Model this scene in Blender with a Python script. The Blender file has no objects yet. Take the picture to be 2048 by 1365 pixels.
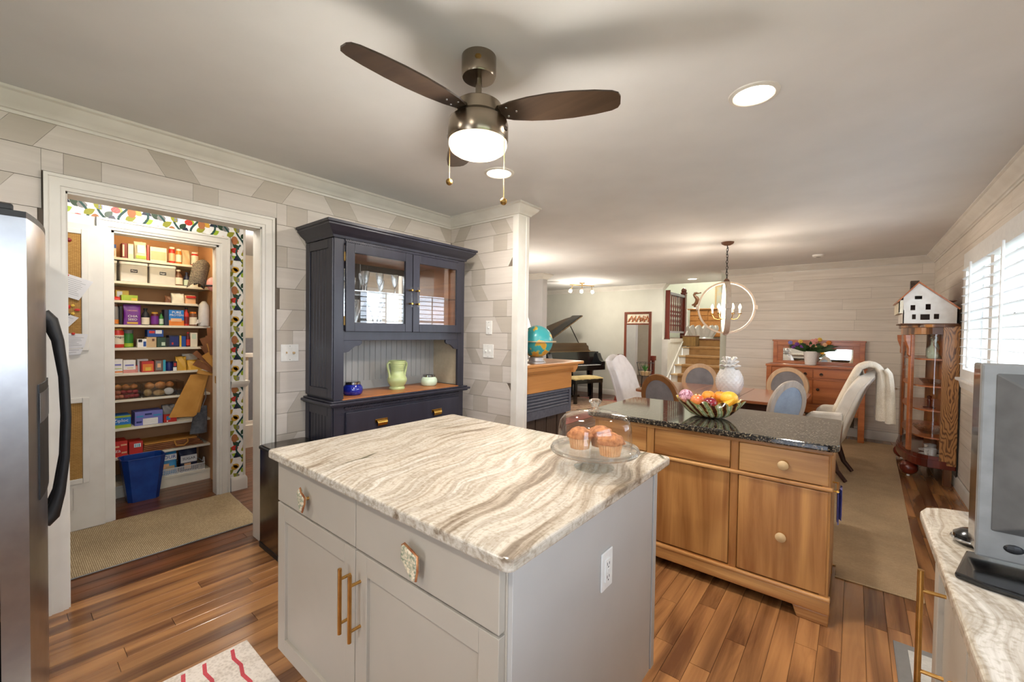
import bpy, bmesh, math, random
from mathutils import Matrix, Vector, Euler
random.seed(7)
rnd = random.random
sc = bpy.context.scene
COL = sc.collection
PI = math.pi

# ---------------------------------------------------------------- camera
cam_d = bpy.data.cameras.new('camera')
cam = bpy.data.objects.new('camera', cam_d)
COL.objects.link(cam)
cam_d.sensor_width = 36.0
cam_d.lens = 840.0 / 2048.0 * 36.0
cam_d.clip_start = 0.02
cam_d.clip_end = 200
cam.location = (0, 0, 1.39)
_y, _p, _r = math.radians(39.2), math.radians(-1.22), math.radians(0.81)
cam.rotation_euler = (Matrix.Rotation(_y, 4, 'Z') @ Matrix.Rotation(PI / 2 + _p, 4, 'X') @ Matrix.Rotation(_r, 4, 'Z')).to_euler()
sc.camera = cam

# ---------------------------------------------------------------- world, exposure
w = bpy.data.worlds.new('world')
sc.world = w
w.use_nodes = True
nt = w.node_tree
bg = nt.nodes['Background']
sky = nt.nodes.new('ShaderNodeTexSky')
sky.sky_type = 'HOSEK_WILKIE'
sky.turbidity = 4.0
sky.ground_albedo = 0.5
sky.sun_direction = (-0.35, -0.45, 0.82)
mixs = nt.nodes.new('ShaderNodeMixRGB')
mixs.inputs[0].default_value = 0.55
mixs.inputs[2].default_value = (0.80, 0.88, 1.0, 1)
nt.links.new(sky.outputs[0], mixs.inputs[1])
nt.links.new(mixs.outputs[0], bg.inputs['Color'])
bg.inputs['Strength'].default_value = 8.0
sc.view_settings.view_transform = 'Standard'
sc.view_settings.look = 'None'
sc.view_settings.gamma = 1.0
sc.view_settings.use_curve_mapping = False
sc.view_settings.exposure = 0.76
sc.cycles.transparent_max_bounces = 14
sc.cycles.max_bounces = 6
sc.cycles.diffuse_bounces = 3
sc.cycles.glossy_bounces = 3
sc.cycles.transmission_bounces = 5


def area_light(name, loc, rot, sx, sy, power, color=(1, 1, 1), portal=False, shape='RECTANGLE', spread=None):
    d = bpy.data.lights.new(name, 'AREA')
    d.shape = shape
    d.size = sx
    d.size_y = sy
    d.energy = power
    d.color = color
    if spread:
        d.spread = spread
    if portal:
        d.cycles.is_portal = True
    o = bpy.data.objects.new(name, d)
    COL.objects.link(o)
    o.location = loc
    o.rotation_euler = rot
    return o


def point_light(name, loc, power, color=(1, .8, .55), r=.03):
    d = bpy.data.lights.new(name, 'POINT')
    d.energy = power
    d.color = color
    d.shadow_soft_size = r
    o = bpy.data.objects.new(name, d)
    COL.objects.link(o)
    o.location = loc
    return o


WARM = (1.0, .935, .86)
# daylight portals at the window openings and the added glazed doorway
area_light('window_portal', (0.93, 4.0, 1.57), (0, PI / 2, 0), 1.0, 2.9, 1, portal=True)
area_light('window_portal', (0.93, 0.0, 1.57), (0, PI / 2, 0), 1.0, 2.0, 1, portal=True)
area_light('fill_door_portal', (-.5, -2.64, 1.05), (PI / 2, 0, PI), 1.0, 2.0, 1, portal=True)

# ---------------------------------------------------------------- helpers
WM = {}


class MB:
    """collects vertices and faces of one mesh"""

    def __init__(s):
        s.v = []
        s.f = []
        s.m = []
        s.mi = 0

    def add(s, vs, fs):
        o = len(s.v)
        s.v += [tuple(v) for v in vs]
        s.f += [tuple(i + o for i in f) for f in fs]
        s.m += [s.mi] * len(fs)
        return s

    def box(s, x0, x1, y0, y1, z0, z1):
        if x0 > x1: x0, x1 = x1, x0
        if y0 > y1: y0, y1 = y1, y0
        if z0 > z1: z0, z1 = z1, z0
        return s.add([(x0, y0, z0), (x1, y0, z0), (x1, y1, z0), (x0, y1, z0), (x0, y0, z1), (x1, y0, z1), (x1, y1, z1), (x0, y1, z1)],
                     [(0, 3, 2, 1), (4, 5, 6, 7), (0, 1, 5, 4), (1, 2, 6, 5), (2, 3, 7, 6), (3, 0, 4, 7)])

    def obox(s, c, size, rot=(0, 0, 0)):
        R = Euler(rot).to_matrix()
        hx, hy, hz = size[0] / 2, size[1] / 2, size[2] / 2
        vs = []
        for z in (-hz, hz):
            for x, y in ((-hx, -hy), (hx, -hy), (hx, hy), (-hx, hy)):
                vs.append(R @ Vector((x, y, z)) + Vector(c))
        return s.add(vs, [(0, 3, 2, 1), (4, 5, 6, 7), (0, 1, 5, 4), (1, 2, 6, 5), (2, 3, 7, 6), (3, 0, 4, 7)])

    def prism(s, poly, axis, a0, a1):
        """poly: 2D polygon in the two other axes (cyclic order), extruded along axis"""
        n = len(poly)

        def P(a, b, t):
            return {'x': (t, a, b), 'y': (a, t, b), 'z': (a, b, t)}[axis]
        vs = [P(a, b, a0) for a, b in poly] + [P(a, b, a1) for a, b in poly]
        fs = [tuple(range(n - 1, -1, -1)), tuple(range(n, 2 * n))] + [(i, (i + 1) % n, n + (i + 1) % n, n + i) for i in range(n)]
        return s.add(vs, fs)

    def frame(s, axis, a0, a1, u0, u1, v0, v1, wd, wt=None, wb=None):
        """rectangular frame of four bars in the plane normal to axis"""
        wt = wd if wt is None else wt
        wb = wd if wb is None else wb

        def B(ua, ub, va, vb):
            if axis == 'x': s.box(a0, a1, ua, ub, va, vb)
            elif axis == 'y': s.box(ua, ub, a0, a1, va, vb)
            else: s.box(ua, ub, va, vb, a0, a1)
        B(u0, u0 + wd, v0, v1)
        B(u1 - wd, u1, v0, v1)
        B(u0 + wd, u1 - wd, v1 - wt, v1)
        B(u0 + wd, u1 - wd, v0, v0 + wb)
        return s

    def cyl(s, p0, p1, r0, r1=None, n=16, cap=True):
        r1 = r0 if r1 is None else r1
        return s.tube([p0, p1], [r0, r1], n, cap)

    def tube(s, pts, r, n=8, cap=True, closed=False):
        pts = [Vector(p) for p in pts]
        N = len(pts)
        rs = r if isinstance(r, (list, tuple)) else [r] * N
        o = len(s.v)
        up = None
        vs = []
        for i, p in enumerate(pts):
            if closed:
                t = pts[(i + 1) % N] - pts[i - 1]
            else:
                t = pts[min(i + 1, N - 1)] - pts[max(i - 1, 0)]
            t.normalize()
            if up is None:
                up = Vector((0, 0, 1)) if abs(t.z) < .9 else Vector((1, 0, 0))
            a = t.cross(up)
            if a.length < 1e-5:
                a = t.cross(Vector((0, 1, 0)))
            a.normalize()
            b = a.cross(t)
            b.normalize()
            up = b
            for k in range(n):
                th = 2 * PI * k / n
                vs.append(p + (a * math.cos(th) + b * math.sin(th)) * rs[i])
        fs = []
        M = N if closed else N - 1
        for i in range(M):
            j = (i + 1) % N
            for k in range(n):
                k2 = (k + 1) % n
                fs.append((i * n + k, j * n + k, j * n + k2, i * n + k2))
        if cap and not closed:
            fs.append(tuple(range(n)))
            fs.append(tuple((N - 1) * n + k for k in range(n - 1, -1, -1)))
        return s.add(vs, fs)

    def lathe(s, prof, c=(0, 0, 0), n=24, sx=1, sy=1, caps=True):
        vs = []
        fs = []
        N = len(prof)
        for r, z in prof:
            for k in range(n):
                th = 2 * PI * k / n
                vs.append((c[0] + r * math.cos(th) * sx, c[1] + r * math.sin(th) * sy, c[2] + z))
        for i in range(N - 1):
            for k in range(n):
                k2 = (k + 1) % n
                fs.append((i * n + k, i * n + k2, (i + 1) * n + k2, (i + 1) * n + k))
        if caps and prof[0][0] > 1e-6: fs.append(tuple(range(n - 1, -1, -1)))
        if caps and prof[-1][0] > 1e-6: fs.append(tuple((N - 1) * n + k for k in range(n)))
        return s.add(vs, fs)

    def ball(s, c, r, n=14, sx=1, sy=1, sz=1):
        prof = [(max(1e-4, r * math.sin(PI * i / n)), -r * sz * math.cos(PI * i / n)) for i in range(n + 1)]
        return s.lathe(prof, c, n, sx, sy)

    def grid(s, fn, nu, nv, cu=False, cv=False):
        vs = [fn(i / (nu if cu else nu - 1), j / (nv if cv else nv - 1)) for i in range(nu) for j in range(nv)]
        fs = []
        for i in range(nu if cu else nu - 1):
            for j in range(nv if cv else nv - 1):
                i2, j2 = (i + 1) % nu, (j + 1) % nv
                fs.append((i * nv + j, i2 * nv + j, i2 * nv + j2, i * nv + j2))
        return s.add(vs, fs)

    def sweep(s, prof, path, closed=False):
        """crown/trim: prof = [(outward, z)], path = [(x, y)] with room on the right-hand side of travel"""
        N = len(path)
        rings = []
        for i, p in enumerate(path):
            p = Vector(p)
            d0 = (p - Vector(path[i - 1])).normalized() if i > 0 else None
            d1 = (Vector(path[i + 1]) - p).normalized() if i < N - 1 else None
            if d0 is None: d0 = d1
            if d1 is None: d1 = d0
            n0 = Vector((d0.y, -d0.x))
            n1 = Vector((d1.y, -d1.x))
            m = (n0 + n1)
            m = m / max(1e-6, m.dot(n0))
            rings.append([(p.x + m.x * a, p.y + m.y * a, z) for a, z in prof])
        k = len(prof)
        vs = [v for r in rings for v in r]
        fs = []
        for i in range(N - 1):
            for j in range(k):
                j2 = (j + 1) % k
                fs.append((i * k + j, i * k + j2, (i + 1) * k + j2, (i + 1) * k + j))
        fs.append(tuple(range(k)))
        fs.append(tuple((N - 1) * k + j for j in range(k - 1, -1, -1)))
        return s.add(vs, fs)

    def xf(s, M, start=0):
        for i in range(start, len(s.v)):
            s.v[i] = tuple(M @ Vector(s.v[i]))
        return s


def mesh_of(name, mb, mats, smooth=False, fix=True):
    me = bpy.data.meshes.new(name)
    me.from_pydata(mb.v, [], mb.f)
    if not isinstance(mats, (list, tuple)): mats = [mats]
    for m in mats: me.materials.append(m)
    if any(mb.m): me.polygons.foreach_set('material_index', mb.m)
    if fix:
        bm = bmesh.new()
        bm.from_mesh(me)
        bmesh.ops.recalc_face_normals(bm, faces=bm.faces)
        bm.to_mesh(me)
        bm.free()
    if smooth:
        me.polygons.foreach_set('use_smooth', [True] * len(me.polygons))
        me.set_sharp_from_angle(angle=smooth if isinstance(smooth, float) else .7)
    return me


def link(o, parent=None, mat=None):
    COL.objects.link(o)
    if parent is not None:
        o.parent = parent
        if mat is None:
            o.matrix_parent_inverse = WM[parent.name].inverted()
            WM[o.name] = Matrix.Identity(4)
        else:
            WM[o.name] = WM[parent.name] @ mat
            o.matrix_basis = mat
    return o


def build(name, mb, mats, parent=None, smooth=False, bevel=0, local=False, seg=2):
    """local=True: vertices are in the parent's own frame; otherwise in world coordinates"""
    me = mesh_of(name, mb, mats, smooth)
    o = bpy.data.objects.new(name, me)
    if parent is None:
        if me.vertices:
            xs = [v.co for v in me.vertices]
            c = Vector(((min(v.x for v in xs) + max(v.x for v in xs)) / 2, (min(v.y for v in xs) + max(v.y for v in xs)) / 2, min(v.z for v in xs)))
            me.transform(Matrix.Translation(-c))
            o.location = c
            WM[o.name] = Matrix.Translation(c)
        COL.objects.link(o)
    elif local:
        link(o, parent, Matrix.Identity(4))
    else:
        link(o, parent)
    if bevel:
        b = o.modifiers.new('bevel', 'BEVEL')
        b.width = bevel
        b.segments = seg
        b.limit_method = 'ANGLE'
        b.angle_limit = .6
    return o


def tag(o, label=None, cat=None, group=None, kind=None):
    if label: o['label'] = label
    if cat: o['category'] = cat
    if group: o['group'] = group
    if kind: o['kind'] = kind
    return o


def thing(name, label, cat, loc=(0, 0, 0), rz=0, group=None):
    o = bpy.data.objects.new(name, None)
    o.empty_display_size = .05
    COL.objects.link(o)
    o.location = loc
    o.rotation_euler = (0, 0, rz)
    WM[o.name] = Matrix.Translation(loc) @ Matrix.Rotation(rz, 4, 'Z')
    return tag(o, label, cat, group)


def struct(name, label, cat, mb, mats, **k):
    return tag(build(name, mb, mats, **k), label, cat, kind='structure')


def copy_tree(o, parent=None):
    c = o.copy()
    COL.objects.link(c)
    WM[c.name] = WM[o.name].copy()
    if parent is not None: c.parent = parent
    for ch in o.children: copy_tree(ch, c)
    return c


def place(o, loc, rz=0, label=None, group=None):
    o.location = loc
    o.rotation_euler = (0, 0, rz)
    WM[o.name] = Matrix.Translation(loc) @ Matrix.Rotation(rz, 4, 'Z')
    if label: o['label'] = label
    if group: o['group'] = group
    return o


# ---------------------------------------------------------------- materials
def S(r, g, b):
    def f(c):
        c /= 255.0
        return c / 12.92 if c <= .04045 else ((c + .055) / 1.055) ** 2.4
    return (f(r), f(g), f(b), 1)


def _base(name, rough, metal=0):
    m = bpy.data.materials.new(name)
    m.use_nodes = True
    b = m.node_tree.nodes['Principled BSDF']
    b.inputs['Roughness'].default_value = rough
    b.inputs['Metallic'].default_value = metal
    return m, m.node_tree, b


def N(t, kind, **k):
    n = t.nodes.new(kind)
    for a, v in k.items():
        if a.startswith('i_'): n.inputs[a[2:].replace('_', ' ')].default_value = v
        else: setattr(n, a, v)
    return n


def _ramp(t, fac, stops):
    r = t.nodes.new('ShaderNodeValToRGB')
    e = r.color_ramp.elements
    while len(e) < len(stops): e.new(.5)
    for el, (p, c) in zip(e, stops):
        el.position = p
        el.color = c
    t.links.new(fac, r.inputs[0])
    return r


def _bump(t, b, h, strength, dist=.002):
    if abs(strength) < .25: return      # relief too fine to show
    bp = t.nodes.new('ShaderNodeBump')
    bp.inputs['Strength'].default_value = strength
    bp.inputs['Distance'].default_value = dist
    t.links.new(h, bp.inputs['Height'])
    t.links.new(bp.outputs[0], b.inputs['Normal'])


def _coords(t, world, scale, rand=False, rot=(0, 0, 0)):
    if world:
        src = t.nodes.new('ShaderNodeNewGeometry').outputs['Position']
    else:
        src = t.nodes.new('ShaderNodeTexCoord').outputs['Object']
    if rand:
        oi = t.nodes.new('ShaderNodeObjectInfo')
        mu = N(t, 'ShaderNodeMath', operation='MULTIPLY')
        mu.inputs[1].default_value = 37.0
        t.links.new(oi.outputs['Random'], mu.inputs[0])
        ad = N(t, 'ShaderNodeVectorMath', operation='ADD')
        t.links.new(src, ad.inputs[0])
        t.links.new(mu.outputs[0], ad.inputs[1])
        src = ad.outputs[0]
    mp = t.nodes.new('ShaderNodeMapping')
    mp.inputs['Scale'].default_value = scale
    mp.inputs['Rotation'].default_value = rot
    t.links.new(src, mp.inputs[0])
    return mp.outputs[0]


def pm(name, c, c2=None, rough=.5, metal=0, sc_=30, bump=0, emit=0, coat=0, sheen=0, trans=0, alpha=1):
    """paint / plastic / metal / ceramic with fine procedural variation"""
    m, t, b = _base(name, rough, metal)
    c2 = c2 or tuple(x * .93 for x in c[:3]) + (1,)
    co = _coords(t, False, (1, 1, 1))
    n = N(t, 'ShaderNodeTexNoise')
    n.inputs['Scale'].default_value = sc_
    n.inputs['Detail'].default_value = 3
    t.links.new(co, n.inputs['Vector'])
    r = _ramp(t, n.outputs['Fac'], [(.35, c2), (.65, c)])
    t.links.new(r.outputs[0], b.inputs['Base Color'])
    if bump: _bump(t, b, n.outputs['Fac'], bump)
    if coat:
        b.inputs['Coat Weight'].default_value = coat
        b.inputs['Coat Roughness'].default_value = .05
    if sheen: b.inputs['Sheen Weight'].default_value = sheen
    if trans: b.inputs['Transmission Weight'].default_value = trans
    if emit:
        b.inputs['Emission Color'].default_value = c
        b.inputs['Emission Strength'].default_value = emit
    if alpha < 1: b.inputs['Alpha'].default_value = alpha
    return m


def wood(name, c1, c2, axis='x', s=1.0, rough=.4, rand=False, world=False, bump=.15, spread=.25, vary=0, cath=0, coat=0):
    """grain stretched along axis; vary: brightness change from piece to piece; cath: cathedral figure"""
    m, t, b = _base(name, rough)
    along, across = 1.1 * s, 16 * s
    scale = tuple(along if a == axis else across for a in 'xyz')
    co = _coords(t, world, scale, rand)
    n = N(t, 'ShaderNodeTexNoise')
    n.inputs['Scale'].default_value = 1.0
    n.inputs['Detail'].default_value = 6
    n.inputs['Roughness'].default_value = .6
    n.inputs['Distortion'].default_value = .8
    t.links.new(co, n.inputs['Vector'])
    fac = n.outputs['Fac']
    if cath:
        sc2 = tuple(.55 * s if a == axis else 3.2 * s for a in 'xyz')
        co2 = _coords(t, world, sc2, rand)
        nn = N(t, 'ShaderNodeTexNoise')
        nn.inputs['Scale'].default_value = 1.0
        nn.inputs['Detail'].default_value = 1
        t.links.new(co2, nn.inputs['Vector'])
        mu = N(t, 'ShaderNodeMath', operation='MULTIPLY')
        mu.inputs[1].default_value = 26
        t.links.new(nn.outputs['Fac'], mu.inputs[0])
        si = N(t, 'ShaderNodeMath', operation='SINE')
        t.links.new(mu.outputs[0], si.inputs[0])
        mm = N(t, 'ShaderNodeMath', operation='MULTIPLY_ADD')
        mm.inputs[1].default_value = .22 * cath
        t.links.new(si.outputs[0], mm.inputs[0])
        t.links.new(fac, mm.inputs[2])
        fac = mm.outputs[0]
    r = _ramp(t, fac, [(.5 - spread, c2), (.5 + spread, c1)])
    out = r.outputs[0]
    if vary:
        oi = t.nodes.new('ShaderNodeObjectInfo')
        mr = N(t, 'ShaderNodeMapRange')
        mr.inputs['To Min'].default_value = 1 - vary
        mr.inputs['To Max'].default_value = 1 + vary
        t.links.new(oi.outputs['Random'], mr.inputs[0])
        hs = t.nodes.new('ShaderNodeHueSaturation')
        t.links.new(mr.outputs[0], hs.inputs['Value'])
        t.links.new(out, hs.inputs['Color'])
        out = hs.outputs[0]
    t.links.new(out, b.inputs['Base Color'])
    _bump(t, b, fac, bump, .001)
    if coat:
        b.inputs['Coat Weight'].default_value = coat
        b.inputs['Coat Roughness'].default_value = .12
    return m


def crystal(name, k=.55):
    """solid cut glass: part refracting, part see-through so that it throws little shadow"""
    m = bpy.data.materials.new(name)
    m.use_nodes = True
    t = m.node_tree
    t.nodes.remove(t.nodes['Principled BSDF'])
    tr = N(t, 'ShaderNodeBsdfTransparent')
    tr.inputs[0].default_value = (.96, .97, .97, 1)
    g = N(t, 'ShaderNodeBsdfGlass')
    g.inputs['IOR'].default_value = 1.42
    g.inputs['Roughness'].default_value = 0.0
    mx = N(t, 'ShaderNodeMixShader')
    mx.inputs[0].default_value = k
    t.links.new(tr.outputs[0], mx.inputs[1])
    t.links.new(g.outputs[0], mx.inputs[2])
    t.links.new(mx.outputs[0], t.nodes['Material Output'].inputs[0])
    return m


def grain_panel(name, xc):
    """flat-sawn oak: nested cathedral arches round a vertical centre line"""
    m, t, b = _base(name, .3)
    co = t.nodes.new('ShaderNodeNewGeometry').outputs['Position']
    sp = N(t, 'ShaderNodeSeparateXYZ')
    t.links.new(co, sp.inputs[0])
    mp = N(t, 'ShaderNodeMapping')
    mp.inputs['Scale'].default_value = (9, 9, 2.6)
    t.links.new(co, mp.inputs[0])
    nz = N(t, 'ShaderNodeTexNoise')
    nz.inputs['Scale'].default_value = 1.0
    nz.inputs['Detail'].default_value = 3
    t.links.new(mp.outputs[0], nz.inputs['Vector'])

    def mth(op, a, b_=None, c=None):
        n = N(t, 'ShaderNodeMath', operation=op)
        for i, v in enumerate((a, b_, c)):
            if v is None: continue
            if isinstance(v, (int, float)): n.inputs[i].default_value = v
            else: t.links.new(v, n.inputs[i])
        return n.outputs[0]
    dx = mth('SUBTRACT', sp.outputs['X'], xc)
    q = mth('MULTIPLY', mth('POWER', mth('ABSOLUTE', dx), 1.6), 62.0)
    v = mth('ADD', mth('ADD', q, mth('MULTIPLY', sp.outputs['Z'], -1.9)), mth('MULTIPLY', nz.outputs['Fac'], 2.4))
    s = mth('SINE', mth('MULTIPLY', v, 30.0))
    f = mth('MULTIPLY_ADD', s, .5, .5)
    r = _ramp(t, f, [(.02, S(104, 64, 32)), (.30, S(156, 104, 56)), (.75, S(186, 132, 76))])
    t.links.new(r.outputs[0], b.inputs['Base Color'])
    _bump(t, b, f, .15, .001)
    b.inputs['Coat Weight'].default_value = .3
    return m


def glass(name, tint=(1, 1, 1, 1), refl=.06, rough=0.0):
    """thin clear pane: mostly see-through, with a surface reflection that grows at grazing angles"""
    m = bpy.data.materials.new(name)
    m.use_nodes = True
    t = m.node_tree
    t.nodes.remove(t.nodes['Principled BSDF'])
    tr = N(t, 'ShaderNodeBsdfTransparent')
    tr.inputs[0].default_value = tint
    gl = N(t, 'ShaderNodeBsdfGlossy')
    gl.inputs['Roughness'].default_value = rough
    fc = N(t, 'ShaderNodeLayerWeight')
    pw = N(t, 'ShaderNodeMath', operation='POWER')
    pw.inputs[1].default_value = 4.0
    t.links.new(fc.outputs['Facing'], pw.inputs[0])
    lw = N(t, 'ShaderNodeMath', operation='MULTIPLY_ADD')
    lw.inputs[1].default_value = .7
    lw.inputs[2].default_value = refl
    t.links.new(pw.outputs[0], lw.inputs[0])
    mx = N(t, 'ShaderNodeMixShader')
    t.links.new(lw.outputs[0], mx.inputs[0])
    t.links.new(tr.outputs[0], mx.inputs[1])
    t.links.new(gl.outputs[0], mx.inputs[2])
    t.links.new(mx.outputs[0], t.nodes['Material Output'].inputs[0])
    return m


def emis(name, c, k):
    m, t, b = _base(name, .4)
    n = N(t, 'ShaderNodeTexNoise')
    n.inputs['Scale'].default_value = 4
    r = _ramp(t, n.outputs['Fac'], [(.3, tuple(x * .97 for x in c[:3]) + (1,)), (.7, c)])
    t.links.new(r.outputs[0], b.inputs['Emission Color'])
    t.links.new(r.outputs[0], b.inputs['Base Color'])
    b.inputs['Emission Strength'].default_value = k
    return m


def fabric(name, c, c2, scale=300, rough=.9, bump=.3, weave='xz'):
    m, t, b = _base(name, rough)
    co = _coords(t, False, (1, 1, 1))
    v = N(t, 'ShaderNodeTexVoronoi')
    v.inputs['Scale'].default_value = scale
    t.links.new(co, v.inputs['Vector'])
    n = N(t, 'ShaderNodeTexNoise')
    n.inputs['Scale'].default_value = 9
    n.inputs['Detail'].default_value = 4
    t.links.new(co, n.inputs['Vector'])
    ad = N(t, 'ShaderNodeMath', operation='MULTIPLY_ADD')
    ad.inputs[1].default_value = .5
    t.links.new(v.outputs['Distance'], ad.inputs[0])
    t.links.new(n.outputs['Fac'], ad.inputs[2])
    r = _ramp(t, ad.outputs[0], [(.4, c2), (.85, c)])
    t.links.new(r.outputs[0], b.inputs['Base Color'])
    _bump(t, b, v.outputs['Distance'], bump, .002)
    b.inputs['Sheen Weight'].default_value = .15
    return m


def woven(name, c, c2, sx, sy, bump=.6, world=True, rough=.95, gap=.06, upright=False):
    """basket / sisal weave in the horizontal plane"""
    m, t, b = _base(name, rough)
    co = _coords(t, world, (sy, sx, sy) if upright else (sx, sy, sy))
    if upright:
        s1 = N(t, 'ShaderNodeSeparateXYZ')
        c1 = N(t, 'ShaderNodeCombineXYZ')
        t.links.new(co, s1.inputs[0])
        t.links.new(s1.outputs['Y'], c1.inputs['X'])
        t.links.new(s1.outputs['Z'], c1.inputs['Y'])
        co = c1.outputs[0]
    br = N(t, 'ShaderNodeTexBrick')
    br.inputs['Scale'].default_value = 1.0
    br.inputs['Color1'].default_value = c
    br.inputs['Color2'].default_value = tuple(a * .5 + q * .5 for a, q in zip(c, c2))
    br.inputs['Mortar'].default_value = c2
    br.inputs['Mortar Size'].default_value = gap
    t.links.new(co, br.inputs['Vector'])
    n = N(t, 'ShaderNodeTexNoise')
    n.inputs['Scale'].default_value = .12
    n.inputs['Detail'].default_value = 5
    t.links.new(co, n.inputs['Vector'])
    mx = N(t, 'ShaderNodeMixRGB', blend_type='MULTIPLY')
    mx.inputs[0].default_value = .5
    r = _ramp(t, n.outputs['Fac'], [(.3, (.72, .72, .72, 1)), (.7, (1.1, 1.1, 1.1, 1))])
    t.links.new(br.outputs[0], mx.inputs[1])
    t.links.new(r.outputs[0], mx.inputs[2])
    t.links.new(mx.outputs[0], b.inputs['Base Color'])
    _bump(t, b, br.outputs['Fac'], -bump, .003)
    return m


def stone_banded(name):
    """veined quartzite: cream, grey-brown bands that wander along the slab"""
    m, t, b = _base(name, .16)
    co = _coords(t, True, (1, 1, 1), rot=(0, 0, math.radians(-12)))
    w1 = N(t, 'ShaderNodeTexNoise')
    w1.inputs['Scale'].default_value = 1.7
    w1.inputs['Detail'].default_value = 2
    t.links.new(co, w1.inputs['Vector'])
    mv = N(t, 'ShaderNodeVectorMath', operation='MULTIPLY_ADD')
    mv.inputs[1].default_value = (.34, .22, .0)
    t.links.new(w1.outputs['Color'], mv.inputs[0])
    t.links.new(co, mv.inputs[2])
    mp = N(t, 'ShaderNodeMapping')
    mp.inputs['Scale'].default_value = (10.5, .75, 10.5)
    t.links.new(mv.outputs[0], mp.inputs[0])
    n = N(t, 'ShaderNodeTexNoise')
    n.inputs['Scale'].default_value = 1.3
    n.inputs['Detail'].default_value = 7
    n.inputs['Roughness'].default_value = .62
    t.links.new(mp.outputs[0], n.inputs['Vector'])
    r = _ramp(t, n.outputs['Fac'], [(.26, S(92, 77, 60)), (.37, S(136, 120, 102)), (.43, S(178, 165, 147)), (.50, S(200, 190, 175)), (.56, S(168, 156, 139)), (.64, S(210, 202, 190)), (.76, S(142, 124, 104))])
    f = N(t, 'ShaderNodeTexNoise')
    f.inputs['Scale'].default_value = 90
    f.inputs['Detail'].default_value = 4
    t.links.new(co, f.inputs['Vector'])
    r2 = _ramp(t, f.outputs['Fac'], [(.36, (.62, .58, .5, 1)), (.5, (1, 1, 1, 1))])
    mx = N(t, 'ShaderNodeMixRGB', blend_type='MULTIPLY')
    mx.inputs[0].default_value = .55
    t.links.new(r.outputs[0], mx.inputs[1])
    t.links.new(r2.outputs[0], mx.inputs[2])
    # sparse dark mineral cracks
    v = N(t, 'ShaderNodeTexVoronoi', feature='DISTANCE_TO_EDGE')
    v.inputs['Scale'].default_value = 2.1
    mp3 = N(t, 'ShaderNodeMapping')
    mp3.inputs['Scale'].default_value = (2.0, .8, 1)
    t.links.new(mv.outputs[0], mp3.inputs[0])
    t.links.new(mp3.outputs[0], v.inputs['Vector'])
    n3 = N(t, 'ShaderNodeTexNoise')
    n3.inputs['Scale'].default_value = 3.2
    t.links.new(co, n3.inputs['Vector'])
    r3 = _ramp(t, v.outputs['Distance'], [(0, (1, 1, 1, 1)), (.02, (0, 0, 0, 1))])
    r4 = _ramp(t, n3.outputs['Fac'], [(.60, (0, 0, 0, 1)), (.68, (1, 1, 1, 1))])
    ml = N(t, 'ShaderNodeMath', operation='MULTIPLY')
    t.links.new(r3.outputs[0], ml.inputs[0])
    t.links.new(r4.outputs[0], ml.inputs[1])
    mx2 = N(t, 'ShaderNodeMixRGB')
    t.links.new(ml.outputs[0], mx2.inputs[0])
    t.links.new(mx.outputs[0], mx2.inputs[1])
    mx2.inputs[2].default_value = S(70, 66, 40)
    t.links.new(mx2.outputs[0], b.inputs['Base Color'])
    return m


def stone_speckled(name):
    m, t, b = _base(name, .06)
    co = _coords(t, True, (1, 1, 1))
    n = N(t, 'ShaderNodeTexNoise')
    n.inputs['Scale'].default_value = 130
    n.inputs['Detail'].default_value = 5
    n.inputs['Roughness'].default_value = .7
    t.links.new(co, n.inputs['Vector'])
    r = _ramp(t, n.outputs['Fac'], [(.46, S(16, 16, 17)), (.54, S(44, 42, 40)), (.60, S(120, 108, 86)), (.68, S(176, 164, 140))])
    t.links.new(r.outputs[0], b.inputs['Base Color'])
    b.inputs['Specular IOR Level'].default_value = .8
    return m


def text_mesh(body, size, mat, parent, loc, axes='x', name='lettering', bold=0, depth=.0006, align='CENTER', rot=0):
    """axes x: on a face that looks along +x; y: on a face that looks along -y; z: lying flat"""
    cu = bpy.data.curves.new('lettering', 'FONT')
    cu.body = body
    cu.size = size
    cu.extrude = depth
    cu.offset = bold
    cu.resolution_u = 2
    cu.align_x = align
    cu.align_y = 'CENTER'
    to = bpy.data.objects.new('lettering', cu)
    me = bpy.data.meshes.new_from_object(to)
    me.name = name
    bpy.data.objects.remove(to)
    bpy.data.curves.remove(cu)
    R = {'x': Matrix(((0, 0, 1), (1, 0, 0), (0, 1, 0))), 'y': Matrix(((1, 0, 0), (0, 0, -1), (0, 1, 0))), 'z': Matrix.Identity(3)}[axes].to_4x4()
    me.transform(Matrix.Translation(loc) @ R @ Matrix.Rotation(rot, 4, 'Z'))
    me.materials.clear()
    me.materials.append(mat)
    o = bpy.data.objects.new(name, me)
    return link(o, parent)


M = {}
M['trim'] = pm('trim_paint', S(228, 224, 215), S(220, 215, 205), .35, sc_=6)
M['ceil'] = pm('ceiling_paint', S(224, 223, 221), S(219, 218, 216), .9, sc_=3, bump=.03)
M['plank'] = wood('pale_plank', S(218, 209, 199), S(196, 186, 175), 'y', 1.5, .55, True, True, .12, .42, .035, .45)
M['plankd'] = wood('taupe_plank', S(196, 186, 173), S(182, 172, 159), 'y', 1.5, .55, True, True, .1, .4, .03)
M['plankx'] = wood('pale_plank_return', S(218, 209, 199), S(196, 186, 175), 'x', 1.5, .55, True, True, .12, .42, .035, .45)
M['plankdx'] = wood('taupe_plank_return', S(196, 186, 173), S(182, 172, 159), 'x', 1.5, .55, True, True, .1, .4, .03)
M['ship'] = wood('whitewash_board', S(246, 240, 230), S(216, 206, 192), 'x', 1.3, .6, True, True, .2, .36, .03)
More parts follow.
